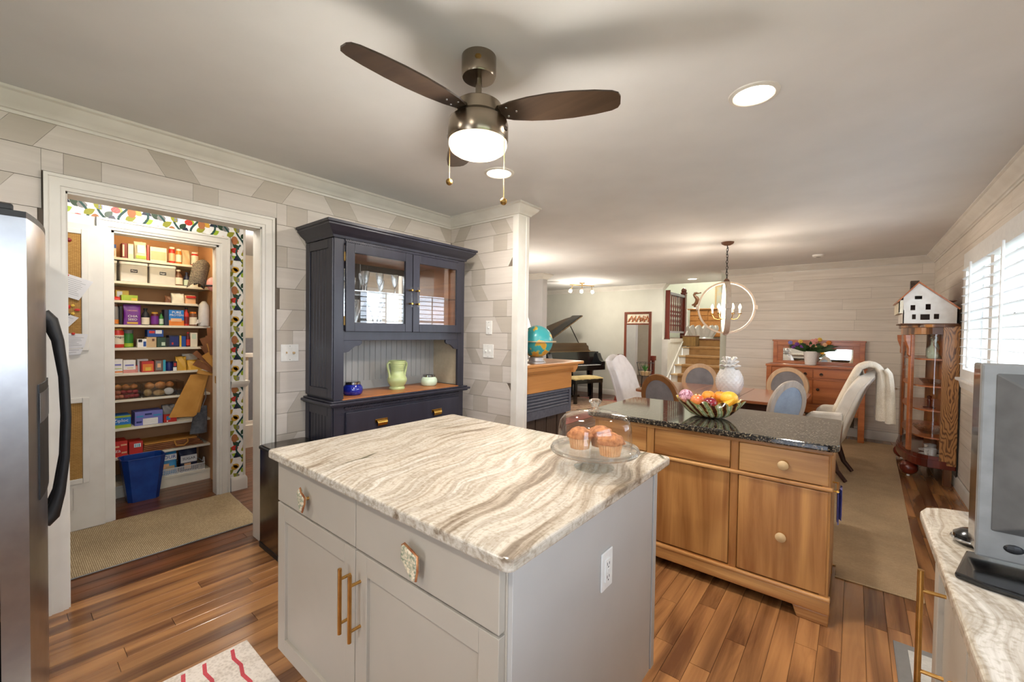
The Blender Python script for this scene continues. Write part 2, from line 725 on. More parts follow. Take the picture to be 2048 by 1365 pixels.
M['shipy'] = wood('whitewash_board_side', S(240, 233, 222), S(212, 201, 187), 'y', 1.3, .6, True, True, .2, .33, .03)
M['gap'] = pm('joint_core', S(120, 108, 95), rough=.9)  # wall core, darker than the boards, showing in their joints
M['floor'] = wood('oak_floor', S(178, 126, 78), S(100, 62, 36), 'y', 1.0, .25, True, True, .08, .27, .14, .8, .35)
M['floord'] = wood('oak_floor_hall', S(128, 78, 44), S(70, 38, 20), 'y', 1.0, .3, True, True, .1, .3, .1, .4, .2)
M['green'] = pm('sage_wall_paint', S(210, 209, 197), S(205, 204, 192), .8, sc_=4)
M['grayw'] = pm('grey_wall_paint', S(205, 203, 202), S(199, 197, 196), .8, sc_=4)
M['cream'] = pm('cream_wall_paint', S(232, 222, 205), S(227, 216, 198), .8, sc_=4)
M['pantry'] = pm('peach_wall_paint', S(208, 158, 112), S(200, 150, 104), .8, sc_=4)
M['shelf'] = pm('shelf_paint', S(236, 229, 209), S(229, 222, 200), .5, sc_=8)
M['taupe'] = pm('greige_cabinet_paint', S(176, 166, 151), S(172, 162, 147), .38, sc_=5)
M['taupe_daylit'] = pm('greige_daylit_side', S(184, 180, 174), S(180, 176, 170), .38, sc_=5)  # cabinet paint again, cooler and lighter: window daylight put into the colour
M['stone'] = stone_banded('veined_stone')
M['dstone'] = stone_speckled('speckled_black_granite')
M['navy'] = wood('navy_black_paint', S(50, 50, 62), S(32, 31, 40), 'z', .8, .3, False, False, .12, .35)
M['gbead'] = pm('grey_beadboard_paint', S(172, 173, 170), S(165, 166, 163), .5, sc_=6)
M['oaki'] = wood('honey_oak_interior', S(190, 122, 66), S(150, 88, 42), 'x', 1.4, .35, True, False, .1, .3)
M['oak'] = wood('worn_oak', S(208, 158, 98), S(150, 96, 48), 'x', 1.2, .35, True, True, .12, .27, .06, .9)
M['oakz'] = wood('worn_oak_upright', S(198, 146, 86), S(142, 90, 44), 'z', 1.2, .38, True, True, .14, .28, .06, .6)
M['oakd'] = wood('bold_grain_oak', S(184, 124, 66), S(92, 52, 22), 'z', 1.1, .3, True, True, .2, .2, 0, 1.3, .3)
M['oakp'] = grain_panel('bold_grain_panel', .70)
M['red'] = wood('red_mahogany', S(122, 44, 26), S(66, 20, 14), 'z', 1.2, .25, True, False, .08, .3, 0, .3, .3)
M['redoak'] = wood('red_brown_oak', S(204, 126, 72), S(156, 84, 46), 'x', 1.3, .3, True, False, .1, .33, .05, .4, .25)
M['mantel'] = wood('maple_mantel', S(208, 146, 82), S(170, 108, 54), 'y', 1.2, .32, True, False, .06, .36, .04, .35, .2)
M['table'] = wood('cherry_table', S(176, 110, 72), S(132, 74, 46), 'x', 1.2, .15, True, False, .05, .35, .04, .3, .5)
M['espresso'] = wood('espresso_leg', S(72, 34, 26), S(38, 17, 13), 'z', 1.5, .3, True, False, .06, .3)
M['black'] = pm('black_lacquer', S(18, 17, 17), S(13, 12, 12), .15, sc_=8, coat=.5)
M['blackm'] = pm('matte_black', S(28, 28, 30), S(20, 20, 22), .5)
M['lid'] = wood('ebony_lid', S(92, 74, 52), S(60, 46, 32), 'x', 1, .2, False, False, .03, .4)
M['bronze'] = pm('dark_nickel', S(150, 138, 122), S(138, 126, 110), .24, 1, sc_=10)
M['blade'] = wood('espresso_blade', S(76, 60, 46), S(48, 36, 28), 'x', 1.4, .35, False, False, .08, .3)
M['brass'] = pm('polished_brass', S(214, 170, 88), S(196, 150, 70), .25, 1)
M['gold'] = pm('brushed_gold', S(206, 158, 90), S(190, 142, 76), .33, 1)
M['abrass'] = pm('antique_brass', S(170, 138, 84), S(140, 110, 62), .35, 1)
M['chrome'] = pm('chrome', S(200, 200, 202), S(188, 188, 190), .12, 1)
M['steel'] = pm('stainless_steel', S(166, 166, 168), S(156, 156, 158), .3, 1, sc_=14)
M['dsteel'] = pm('black_stainless', S(120, 112, 104), S(108, 100, 92), .22, 1)
M['mirror'] = pm('silvered_mirror', S(238, 240, 238), S(235, 237, 235), .015, 1)
M['glass'] = glass('clear_glass')
M['pane'] = glass('window_glass', refl=.05)
M['crystal'] = crystal('thick_glass')
M['frost'] = pm('frosted_plastic', S(232, 226, 210), S(226, 220, 204), .3, alpha=.55)
M['acrylic'] = glass('clear_acrylic', (.94, .95, .95, 1), .06)
M['white'] = pm('white_ceramic', S(240, 238, 234), S(233, 231, 227), .22, coat=.3)
M['plastic'] = pm('white_plastic', S(238, 236, 230), S(230, 228, 222), .35)
M['shut'] = pm('shutter_paint', S(240, 240, 238), S(234, 234, 232), .4)
M['linen'] = fabric('cream_linen', S(232, 224, 212), S(206, 197, 183), 420)
M['linenw'] = fabric('white_linen', S(226, 224, 226), S(202, 199, 200), 420)
M['throw'] = fabric('cream_knit', S(236, 226, 208), S(212, 198, 176), 160, bump=.6)
M['greyf'] = fabric('charcoal_linen', S(122, 118, 120), S(92, 88, 90), 420)
M['bluef'] = fabric('slate_linen', S(150, 164, 182), S(118, 132, 150), 420)
M['limed'] = wood('limed_oak', S(196, 164, 130), S(160, 124, 88), 'z', 1.5, .5, True, False, .2, .35)
M['limedw'] = wood('weathered_ash', S(196, 186, 176), S(150, 136, 120), 'z', 1.5, .5, True, False, .2, .35)
M['walnut'] = wood('walnut_frame', S(150, 104, 62), S(104, 66, 36), 'z', 1.5, .4, True, False, .2, .35)
M['jute'] = woven('jute_rug_weave', S(204, 180, 146), S(158, 130, 96), 34, 52)
M['sisal'] = woven('sisal_runner_weave', S(200, 182, 150), S(136, 116, 86), 30, 30, .8)
M['sisaln'] = woven('grey_sisal_weave', S(190, 176, 158), S(150, 136, 118), 55, 70, .8)
M['ragrug'] = fabric('oatmeal_rag_rug', S(226, 214, 200), S(186, 170, 152), 90, bump=.7)
M['stair'] = fabric('tan_stair_carpet', S(158, 118, 70), S(126, 90, 50), 260)
M['redstripe'] = fabric('red_stripe', S(196, 66, 74), S(166, 50, 58), 120, bump=.6)
M['bamboo'] = woven('bamboo_matting', S(206, 164, 96), S(148, 108, 54), 26, 60, .8, upright=True)
M['kraft'] = pm('kraft_paper', S(206, 150, 70), S(190, 134, 56), .75, sc_=9, bump=.15)
M['kraftd'] = pm('brown_paper', S(150, 96, 56), S(124, 76, 42), .8, sc_=9, bump=.15)
M['paper'] = pm('white_paper', S(226, 226, 228), S(214, 214, 218), .8, sc_=5)
M['ink'] = pm('grey_ink', S(128, 128, 132), rough=.8)
M['blackp'] = pm('black_print', S(30, 30, 34), rough=.6)
M['whitep'] = pm('white_print', S(245, 243, 238), rough=.5)
for k, c in dict(blue=(24, 74, 150), dblue=(26, 40, 104), sky=(60, 150, 200), bri=(36, 128, 206), redp=(200, 48, 36), dred=(124, 24, 22), orange=(226, 130, 44), yellow=(224, 186, 66), lime=(160, 186, 48), greenp=(52, 128, 50), dgreen=(40, 66, 42), purple=(112, 38, 138), pink=(222, 150, 140), tan=(206, 176, 132), brown=(110, 70, 44), grey=(128, 126, 124), navyp=(28, 34, 60), cream=(238, 228, 204), teal=(60, 166, 186), mint=(204, 220, 196), maroon=(90, 26, 38), gold=(212, 164, 60), peach=(236, 186, 140), lav=(120, 122, 196)).items():
    M['c_' + k] = pm(k + '_print', S(*c), rough=.45)
M['bulb'] = emis('warm_bulb', (1, .82, .56, 1), 5)
M['shade'] = emis('opal_shade', (1, .84, .60, 1), 1.0)
M['can'] = emis('downlight_lens', (1, .93, .82, 1), 2.5)
# ================================================================ STRUCTURE
XL, XR, YF, ZC = -2.97, .765, 7.53, 2.44
YR = 2.71            # return wall face
XE = -2.158          # end of return wall
XP = -4.08           # pantry wall

# floor: base slab and planks
mb = MB().box(-7.2, .9, -2.6, 9.3, -.12, -.006)
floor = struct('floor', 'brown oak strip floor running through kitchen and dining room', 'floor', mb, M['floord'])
PW = .083
cand = []
xi = -3.0
while xi < XR - .01:
    y = -.2 - rnd() * 1.2
    while y < 8.2:
        L = .55 + rnd() * .85
        cand.append((xi, y, min(xi + PW, XR), min(y + L, 8.25)))
        y += L
    xi += PW


def hidden_plank(x0, y0, x1, y1):
    if x0 > -1.75 and x1 < -.6 and y0 > .72 and y1 < 1.62: return True
    if y1 < .1: return True
    if x0 > -2.3 and x1 < .3 and y0 > 3.2 and y1 < 7.1: return True
    if x1 < -2.6 and y0 > 1.3: return True
    if x0 > .18 and y1 < 1.6: return True
    return False


def vis_key(c):
    return math.hypot((c[0] + c[2]) / 2, (c[1] + c[3]) / 2)


cand.sort(key=vis_key)
shown = [c for c in cand if not hidden_plank(*c)]
near, rest = shown[:298], shown[298:] + [c for c in cand if hidden_plank(*c)]
unit = mesh_of('floor_plank', MB().prism([(.0006, -.006), (PW - .0006, -.006), (PW - .0006, -.0012), (PW - .0018, 0), (.0018, 0), (.0006, -.0012)], 'y', .0, 1.0), M['floor'])
for x0, y0, x1, y1 in near:
    o = bpy.data.objects.new('floor_plank', unit)
    link(o, floor, WM[floor.name].inverted() @ Matrix.Translation((x0, y0 + .001, 0)) @ Matrix.Diagonal((min(1, (x1 - x0) / PW), y1 - y0 - .002, 1, 1)))
mb = MB()
for x0, y0, x1, y1 in rest: mb.box(x0 + .0015, x1 - .0015, y0 + .001, y1 - .001, -.006, 0)
o = build('floor_planks_beyond', mb, M['floor'], floor)
o['kind'] = 'stuff'
mb = MB()
xi = -7.0
while xi < -3.0:
    y = -.6 - rnd()
    while y < 9:
        L = .7 + rnd() * .8
        mb.box(xi + .0015, min(xi + PW, -3.0) - .0015, y + .001, y + L - .001, -.006, 0)
        y += L
    xi += PW
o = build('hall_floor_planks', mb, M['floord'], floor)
o['kind'] = 'stuff'

# ceiling
struct('ceiling', 'flat off-white painted ceiling', 'ceiling', MB().box(-7.2, .9, -2.6, 8.95, ZC, ZC + .1), M['ceil'])


def wall_pieces(parent, u0, u1, z0, z1, rowh, holes, put, mats, kind):
    """rows of boards; put(u0, u1, z0, z1, lean, mat) makes one board"""
    r = 0
    z = z1
    while z > z0 + .01:
        zb = max(z0, z - rowh)
        u = u0 - rnd() * .5
        segs = []
        if kind == 'mosaic':
            dark = rnd() < .5
            lean = 1
            while u < u1:
                L = (.12 + .07 * rnd()) if dark else (.26 + .16 * rnd())
                segs.append([u, u + L, dark])
                u += L
                dark = not dark
        else:
            while u < u1:
                L = .9 + rnd() * .9
                segs.append([u, u + L, False])
                u += L
        for i, (a, b, dk) in enumerate(segs):
            la = lb = 0
            if kind == 'mosaic' and r % 2 == 0:
                h = (z - zb) * .62
                k = (i + r) // 2
                if dk:
                    s_ = 1 if k % 2 else -1
                    la = lb = s_ * h / 2
                else:
                    la = (1 if ((i - 1 + r) // 2) % 2 else -1) * h / 2
                    lb = (1 if ((i + 1 + r) // 2) % 2 else -1) * h / 2
            a, b = max(a, u0), min(b, u1)
            if a <= u0 + 1e-6: la = 0
            if b >= u1 - 1e-6: lb = 0
            if b - a < .012: continue
            parts = [(a, b, zb, z, la, lb)]
            for (h0, h1, k0, k1) in holes:
                new = []
                for (a_, b_, c_, d_, l0, l1) in parts:
                    if b_ <= h0 or a_ >= h1 or d_ <= k0 or c_ >= k1:
                        new.append((a_, b_, c_, d_, l0, l1))
                        continue
                    if a_ < h0: new.append((a_, h0, c_, d_, l0, 0))
                    if b_ > h1: new.append((h1, b_, c_, d_, 0, l1))
                    mid0, mid1 = max(a_, h0), min(b_, h1)
                    if d_ > k1 + .004: new.append((mid0, mid1, k1, d_, 0, 0))
                    if c_ < k0 - .004: new.append((mid0, mid1, c_, k0, 0, 0))
                parts = new
            for (a_, b_, c_, d_, l0, l1) in parts:
                if b_ - a_ > .02 and d_ - c_ > .006: put(a_, b_, c_, d_, l0, l1, dk)
        z = zb
        r += 1


def board_x(parent, X, sgn, t, mats):
    """boards on a wall normal to x"""
    def put(a, b, c, d, l0, l1, dk):
        g = .0012
        mb = MB().prism([(a - l0 + g, c + g), (b - l1 + g * 0, c + g), (b + l1 - g * 0, d - g), (a + l0 + g, d - g)], 'x', X - sgn * t, X)
        build('wall_board', mb, mats[1 if dk else 0], parent)
    return put


def board_y(parent, Y, sgn, t, mats):
    def put(a, b, c, d, l0, l1, dk):
        g = .0012
        mb = MB().prism([(a - l0 + g, c + g), (b - l1, c + g), (b + l1, d - g), (a + l0 + g, d - g)], 'y', Y - sgn * t, Y)
        build('wall_board', mb, mats[1 if dk else 0], parent)
    return put


T = .007
OY0, OY1, OZ = .205, 1.087, 2.045      # wide cased opening
mb = MB().box(XL - .12, XL - T, -2.5, OY0, 0, ZC).box(XL - .12, XL - T, OY1, YR, 0, ZC).box(XL - .12, XL - T, OY0, OY1, OZ, ZC)
wl = struct('wall_left', 'kitchen wall of pale and taupe wood-look planks around the cased opening', 'wall', mb, M['gap'])
wall_pieces(wl, -.12, YR, .10, 2.36, .14, [(.135, 1.17, -1, 2.118), (1.43, 2.49, -1, 2.02)], board_x(wl, XL, 1, T, (M['plank'], M['plankd'])), None, 'mosaic')
wall_pieces(wl, -1.2, -.12, 1.66, 2.36, .14, [], board_x(wl, XL, 1, T, (M['plank'], M['plankd'])), None, 'mosaic')
mb = MB().box(XL - .12, XE, YR + T, YR + .122 - T, 0, ZC)
wr = struct('wall_return', 'short return wall of pale and taupe planks right of the hutch', 'wall', mb, M['gap'])
wall_pieces(wr, XL, -2.20, .10, 2.36, .14, [], board_y(wr, YR, -1, T, (M['plankx'], M['plankdx'])), None, 'mosaic')
# far wall and right wall
mb = MB().box(-1.63, XR + .12, YF + T, YF + .14, 0, ZC)
wf = struct('wall_far', 'whitewashed shiplap wall behind the sideboard', 'wall', mb, M['gap'])
wall_pieces(wf, -1.628, XR, .12, 2.36, .147, [(-.9, .02, -1, .9)], board_y(wf, YF, -1, T, (M['ship'], M['ship'])), None, 'ship')
WZ0, WZ1 = 1.06, 2.06
WINS = [(2.55, 5.42), (-1.0, 1.0)]
mb = MB()
ys = [-2.6]
for a, b in sorted(WINS): ys += [a, b]
ys.append(YF + .14)
for i in range(0, len(ys), 2): mb.box(XR + T, XR + .14, ys[i], ys[i + 1], 0, ZC)
for a, b in WINS: mb.box(XR + T, XR + .14, a, b, 0, WZ0).box(XR + T, XR + .14, a, b, WZ1, ZC)
wri = struct('wall_right', 'whitewashed shiplap wall around the shuttered window', 'wall', mb, M['gap'])
wall_pieces(wri, 1.2, YF, .12, 2.36, .147, [(2.46, 5.50, .97, 2.15)], board_x(wri, XR, -1, T, (M['shipy'], M['shipy'])), None, 'ship')
# walls out of view close the kitchen; glazed doorway added for fill daylight
mb = MB().box(-7.2, -1.0, -2.62, -2.5, 0, ZC).box(0, .9, -2.62, -2.5, 0, ZC).box(-1.0, 0, -2.62, -2.5, 2.1, ZC)
struct('wall_back', 'plain painted kitchen wall with an added doorway for fill daylight', 'wall', mb, M['cream'])
mb = MB().frame('y', -2.60, -2.52, -1.0, 0, 0, 2.1, .07)
dp = struct('door_fill', 'unseen white glazed door added for fill daylight', 'door', mb, M['trim'])  # unseen door, added to let fill daylight in from behind
build('door_pane', MB().box(-.93, -.07, -2.563, -2.557, .07, 2.03), M['pane'], dp)

# pantry wall with wallpaper, hall
PY0, PY1, PZ = .512, 1.16, 2.07
mb = MB().box(XP - .1, XP, -1.2, PY0, 0, ZC).box(XP - .1, XP, PY1, 1.352, 0, ZC).box(XP - .1, XP, PY0, PY1, PZ, ZC)
wp = struct('wall_pantry', 'hall wall covered in white botanical wallpaper', 'wall', mb, M['whitep'])
# pantry closet shell
mb = MB().box(XP - .1, -5.0, .20, .26, 0, ZC).box(XP - .1, -5.0, 1.235, 1.31, 0, ZC).box(-5.0, -4.94, .26, 1.235, 0, ZC)
struct('wall_closet', 'peach painted pantry closet walls', 'wall', mb, M['pantry'])
# hall beyond
mb = MB().box(-6.9, -6.8, .8, 2.71, 0, ZC).box(-6.9, -3.09, 2.70, 2.825, 0, ZC).box(-6.8, -5.0, .8, .9, 0, ZC).box(-7.2, XP - .1, -1.3, -1.2, 0, ZC).box(-4.1, -3.0, -1.3, -1.2, 0, ZC)
struct('wall_hall', 'cream hall walls beyond the pantry', 'wall', mb, M['cream'])
# living side: back of the kitchen return wall, grey stub, sage wall, stairwell
mb = MB().box(-7.1, -6.9, 2.70, 9.0, 0, ZC)
struct('wall_living', 'grey living room side wall', 'wall', mb, M['grayw'])
struct('wall_stub', 'grey wall end at the piano room archway', 'wall', MB().box(-6.9, -4.33, 6.15, 6.295, 0, ZC), M['grayw'])
struct('wall_piano_room', 'sage green wall behind the grand piano', 'wall', MB().box(-7.0, -3.125, 8.8, 8.92, 0, ZC), M['green'])
mb = MB().box(-3.125, -3.004, 8.8, 10.05, 0, 1.28)
struct('wall_stair_side', 'white wall below the landing banister', 'wall', mb, M['trim'])
mb = MB().box(-5.5, -.5, 12.5, 12.6, 0, 3.9).box(-5.5, -5.4, 8.92, 12.5, 1.2, 3.9).box(-1.75, -1.63, YF + .14, 12.5, 0, 3.9)
mb.box(-5.5, -.5, 8.95, 12.6, 3.8, 3.9).box(-5.5, -1.63, 8.95, 9.0, ZC + .1, 3.9)
struct('wall_upstairs', 'pale sage walls of the upper hall', 'wall', mb, pm('pale_sage_paint', S(222, 226, 212), S(217, 221, 207), .8, sc_=4))
struct('floor_upper', 'upper hall floor above the stairs', 'floor', MB().box(-5.4, -1.75, 10.0, 12.5, 1.2, 1.30).box(-5.4, -3.1, 8.92, 10.0, 1.2, 1.30), M['floord'])

# crown mouldings
CR = [(0, ZC), (.085, ZC), (.085, ZC - .012), (.072, ZC - .018), (.062, ZC - .036), (.040, ZC - .058), (.026, ZC - .070), (.022, ZC - .078), (.012, ZC - .082), (.010, ZC - .095), (0, ZC - .095)]
paths = [([(XL, .0), (XL, YR), (XE, YR), (XE, YR + .122), (XL, YR + .122)], 'white crown moulding over the plank wall and hutch'),
         ([(-1.63, 7.67), (-1.63, YF), (XR, YF), (XR, -2.5)], 'white crown moulding along shiplap walls'),
         ([(-6.9, 8.8), (-3.125, 8.8), (-3.125, 8.95)], 'white crown moulding over the sage wall'),
         ([(-6.9, 6.15), (-4.33, 6.15), (-4.33, 6.295), (-6.9, 6.295)], 'white crown moulding on the grey wall end')]
for i, (p, lab) in enumerate(paths):
    struct('trim_%d' % (i + 1), lab, 'trim', MB().sweep(CR, p), M['trim'], smooth=.5)


def sweep_z(prof, path, name, lab, cat='baseboard'):
    return struct(name, lab, cat, MB().sweep(prof, path), M['trim'], smooth=.5)


BB = [(0, 0), (.014, 0), (.014, .075), (.011, .088), (.004, .1), (0, .1)]
BB2 = [(0, 0), (.016, 0), (.016, .088), (.012, .104), (.004, .118), (0, .118)]
sweep_z(BB, [(XL, 1.17), (XL, YR), (XE - .03, YR)], 'baseboard_left', 'white baseboard under the plank wall')
sweep_z(BB2, [(-1.63, YF), (XR, YF), (XR, 1.7)], 'baseboard_right', 'white baseboard along shiplap walls')
sweep_z(BB2, [(-6.9, 8.8), (-3.125, 8.8)], 'baseboard_far', 'white baseboard under the sage wall')
sweep_z(BB2, [(XP, 1.245), (XP, 1.352), (XP - .1, 1.352)], 'baseboard_pantry', 'white baseboard under the wallpaper strip')
# chair rail on the wallpaper strip
sweep_z([(0, .885), (.012, .885), (.02, .90), (.03, .925), (.03, .938), (0, .938)], [(XP, 1.245), (XP, 1.352), (XP - .1, 1.352)], 'trim_5', 'white chair rail across the wallpaper strip', 'trim')
# outside corner bead of the wallpapered wall
struct('trim_6', 'white corner edge beside the wallpaper strip', 'trim', MB().box(XP - .1, XP + .003, 1.338, 1.356, .118, ZC), M['trim'])


def casing(mb, X, sgn, y0, y1, z1, wd=.072, steps=((0, .012), (.25, .018), (.8, .024))):
    """door casing on a wall normal to x around y0..y1, top z1: stepped boards with mitred corners"""
    for f, t in steps:
        a = wd * f
        for pts in ([(y0 - a, 0), (y0 - wd, 0), (y0 - wd, z1 + wd), (y0 - a, z1 + a)],
                    [(y1 + a, 0), (y1 + wd, 0), (y1 + wd, z1 + wd), (y1 + a, z1 + a)],
                    [(y0 - a, z1 + a), (y1 + a, z1 + a), (y1 + wd, z1 + wd), (y0 - wd, z1 + wd)]):
            mb.prism(pts, 'x', X, X + sgn * t)


mb = MB()
casing(mb, XL, 1, OY0 + .008, OY1 - .008, OZ - .005)
casing(mb, XL - .12, -1, OY0 + .008, OY1 - .008, OZ - .005)
mb.box(XL - .12, XL, OY0 - .001, OY0 + .015, 0, OZ).box(XL - .12, XL, OY1 - .015, OY1 + .001, 0, OZ).box(XL - .12, XL, OY0, OY1, OZ - .015, OZ + .001)
struct('trim_7', 'white stepped casing around the wide opening to the pantry hall', 'trim', mb, M['trim'])
mb = MB()
casing(mb, XP, 1, PY0, PY1, PZ, .075)
mb.box(XP - .1, XP, PY0 - .002, PY0 + .016, 0, PZ).box(XP - .1, XP, PY1 - .016, PY1 + .002, 0, PZ).box(XP - .1, XP, PY0, PY1, PZ - .016, PZ + .002)
pcas = struct('trim_8', 'white casing around the pantry doorway', 'trim', mb, M['trim'])
build('strike_plate', MB().box(XP - .04, XP - .01, PY1 - .0175, PY1 - .016, .93, .99), M['chrome'], pcas)
# casing on the end of the return wall
mb = MB().box(XE - .045, XE - .0, YR - .016, YR, 0, 2.345).box(XE, XE + .014, YR - .016, YR + .122, 0, 2.345).box(XE + .014, XE + .02, YR + .085, YR + .122, 0, 2.345)
struct('trim_9', 'white vertical trim on the end of the return wall', 'trim', mb, M['trim'])

# ---------------------------------------------------------------- botanical wallpaper print
def leaf(mb, c, L, W, a, Y):
    ca, sa = math.cos(a), math.sin(a)
    pts = []
    for i in range(7):
        t = i / 6
        pts.append((t * L, W * math.sin(PI * t ** .8)))
    pts = pts + [(x, -y_) for x, y_ in reversed(pts[1:-1])]
    mb.add([(Y, c[0] + x * ca - y_ * sa, c[1] + x * sa + y_ * ca) for x, y_ in pts], [tuple(range(len(pts)))])


def disc(mb, c, r, Y, n=10, ry=None):
    mb.add([(Y, c[0] + r * math.cos(2 * PI * i / n), c[1] + (ry or r) * math.sin(2 * PI * i / n)) for i in range(n)], [tuple(range(n))])


def ribbon(mb, pts, w_, Y):
    for i in range(len(pts) - 1):
        (a, b), (c, d) = pts[i], pts[i + 1]
        L = math.hypot(c - a, d - b) or 1
        nx, ny = -(d - b) / L * w_ / 2, (c - a) / L * w_ / 2
        mb.add([(Y, a - nx, b - ny), (Y, c - nx, d - ny), (Y, c + nx, d + ny), (Y, a + nx, b + ny)], [(0, 1, 2, 3)])


WPM = [M['c_dgreen'], M['c_lime'], M['c_gold'], M['c_redp'], M['c_brown'], M['c_grey'], M['c_navyp'], pm('wallpaper_stem', S(26, 70, 66), rough=.6), pm('wallpaper_olive', S(150, 150, 44), rough=.6), pm('wallpaper_bird', S(176, 112, 66), rough=.6), M['c_lav']]


def motif(mb, y0, z0, k):
    """one repeat of the print, .42 wide and .42 high: winding stems, leaves, fruit, birds"""
    e = XP + .0008
    Z = lambda: e + .0001 * mb.mi
    R = random.Random(11)
    for j in range(4):
        mb.mi = 7
        yy = y0 + .05 + .105 * j
        ribbon(mb, [(yy + .030 * math.sin(i * .55 + j * 1.7), z0 + i * .021) for i in range(21)], .014, Z())
        for i in range(9):
            mb.mi = (1, 8, 0, 8, 1, 2, 8)[(i + j) % 7]
            sgn = 1 if i % 2 else -1
            leaf(mb, (yy + sgn * .008, z0 + .01 + .046 * i), .058 + .012 * R.random(), .020, PI / 2 - sgn * (.7 + .5 * R.random()), Z())
    for i in range(5):
        for j in range(5):
            a, b = y0 + .03 + .084 * i + .02 * (j % 2), z0 + .03 + .084 * j
            q = (i * 2 + j * 3) % 7
            mb.mi = (3, 2, 9, 5, 6, 10, 8)[q]
            if q == 4:
                mb.add([(Z(), a - .030, b), (Z(), a + .030, b), (Z(), a + .010, b + .042), (Z(), a - .010, b + .042)], [(0, 1, 2, 3)])
            elif q == 2:
                disc(mb, (a, b), .024, Z(), 12, .036)
            elif q == 5:
                for d in range(4): disc(mb, (a + .014 * (d % 2), b + .014 * (d // 2)), .005, Z(), 6)
            elif q == 6:
                leaf(mb, (a, b), .06, .024, 1.0 + i, Z())
            else:
                disc(mb, (a, b), .026, Z(), 12, .022)
                if q == 0:
                    for d in range(5):
                        mb.mi = 5
                        disc(mb, (a - .012 + .006 * d, b - .006 + .008 * (d % 3)), .0025, Z() + .0012, 5)


def clip_print(mb, y0, y1, z0, z1):
    out = MB()
    for f, m_ in zip(mb.f, mb.m):
        vs = [mb.v[i] for i in f]
        pts = [(a, b) for _, a, b in vs]
        X = vs[0][0]
        for ax, lim, sg in ((0, y0, 1), (0, y1, -1), (1, z0, 1), (1, z1, -1)):
            q = []
            for i in range(len(pts)):
                A, B = pts[i - 1], pts[i]
                ia, ib = sg * (A[ax] - lim) >= 0, sg * (B[ax] - lim) >= 0
                if ia != ib:
                    t = (lim - A[ax]) / (B[ax] - A[ax])
                    q.append((A[0] + t * (B[0] - A[0]), A[1] + t * (B[1] - A[1])))
                if ib: q.append(B)
            pts = q
            if len(pts) < 3: break
        if len(pts) >= 3:
            out.mi = m_
            out.add([(X, a, b) for a, b in pts], [tuple(range(len(pts)))])
    return out


mb = MB()
for r in range(6):
    for c in range(4):
        y0, z0 = -.1 + c * .42, .0 + r * .42
        if (z0 + .42 > 2.14) or y0 + .42 > 1.24: motif(mb, y0, z0, c % 2)
a = clip_print(mb, .1, 1.338, 2.145, ZC)
b2 = clip_print(mb, 1.236, 1.338, .94, 2.145)
c2 = clip_print(mb, 1.236, 1.338, .118, .885)
for q in (b2, c2):
    o_ = len(a.v)
    a.v += q.v
    a.f += [tuple(i + o_ for i in f) for f in q.f]
    a.m += q.m
o = bpy.data.objects.new('wallpaper_print', mesh_of('wallpaper_print', a, WPM))
link(o, wp)
o['kind'] = 'stuff'

struct('balustrade_backing', 'grey backing panel added behind the hall balustrade', 'wall', MB().box(-6.79, -6.7, .95, 2.69, 0, 1.25), pm('backing_grey', S(150, 150, 156), S(144, 144, 150), .8))  # added grey backing so the white balusters stand out
# ---------------------------------------------------------------- hall balustrade beyond the pantry
rail = thing('stair_railing', 'white balustrade in the bright hall beyond the wallpaper strip', 'railing', (-5.5, 1.9, 0))
build('handrail', MB().box(-5.54, -5.46, 1.36, 2.68, 1.05, 1.10), M['trim'], rail, bevel=.008)
build('bottom_rail', MB().box(-5.53, -5.47, 1.36, 2.68, .26, .30), M['trim'], rail)
build('skirt_board', MB().box(-5.56, -5.44, 1.36, 2.68, .0, .26), M['trim'], rail)
for i in range(12):
    y = 1.40 + i * .085
    build('baluster', MB().box(-5.514, -5.486, y, y + .03, .30, 1.05), M['trim'], rail)

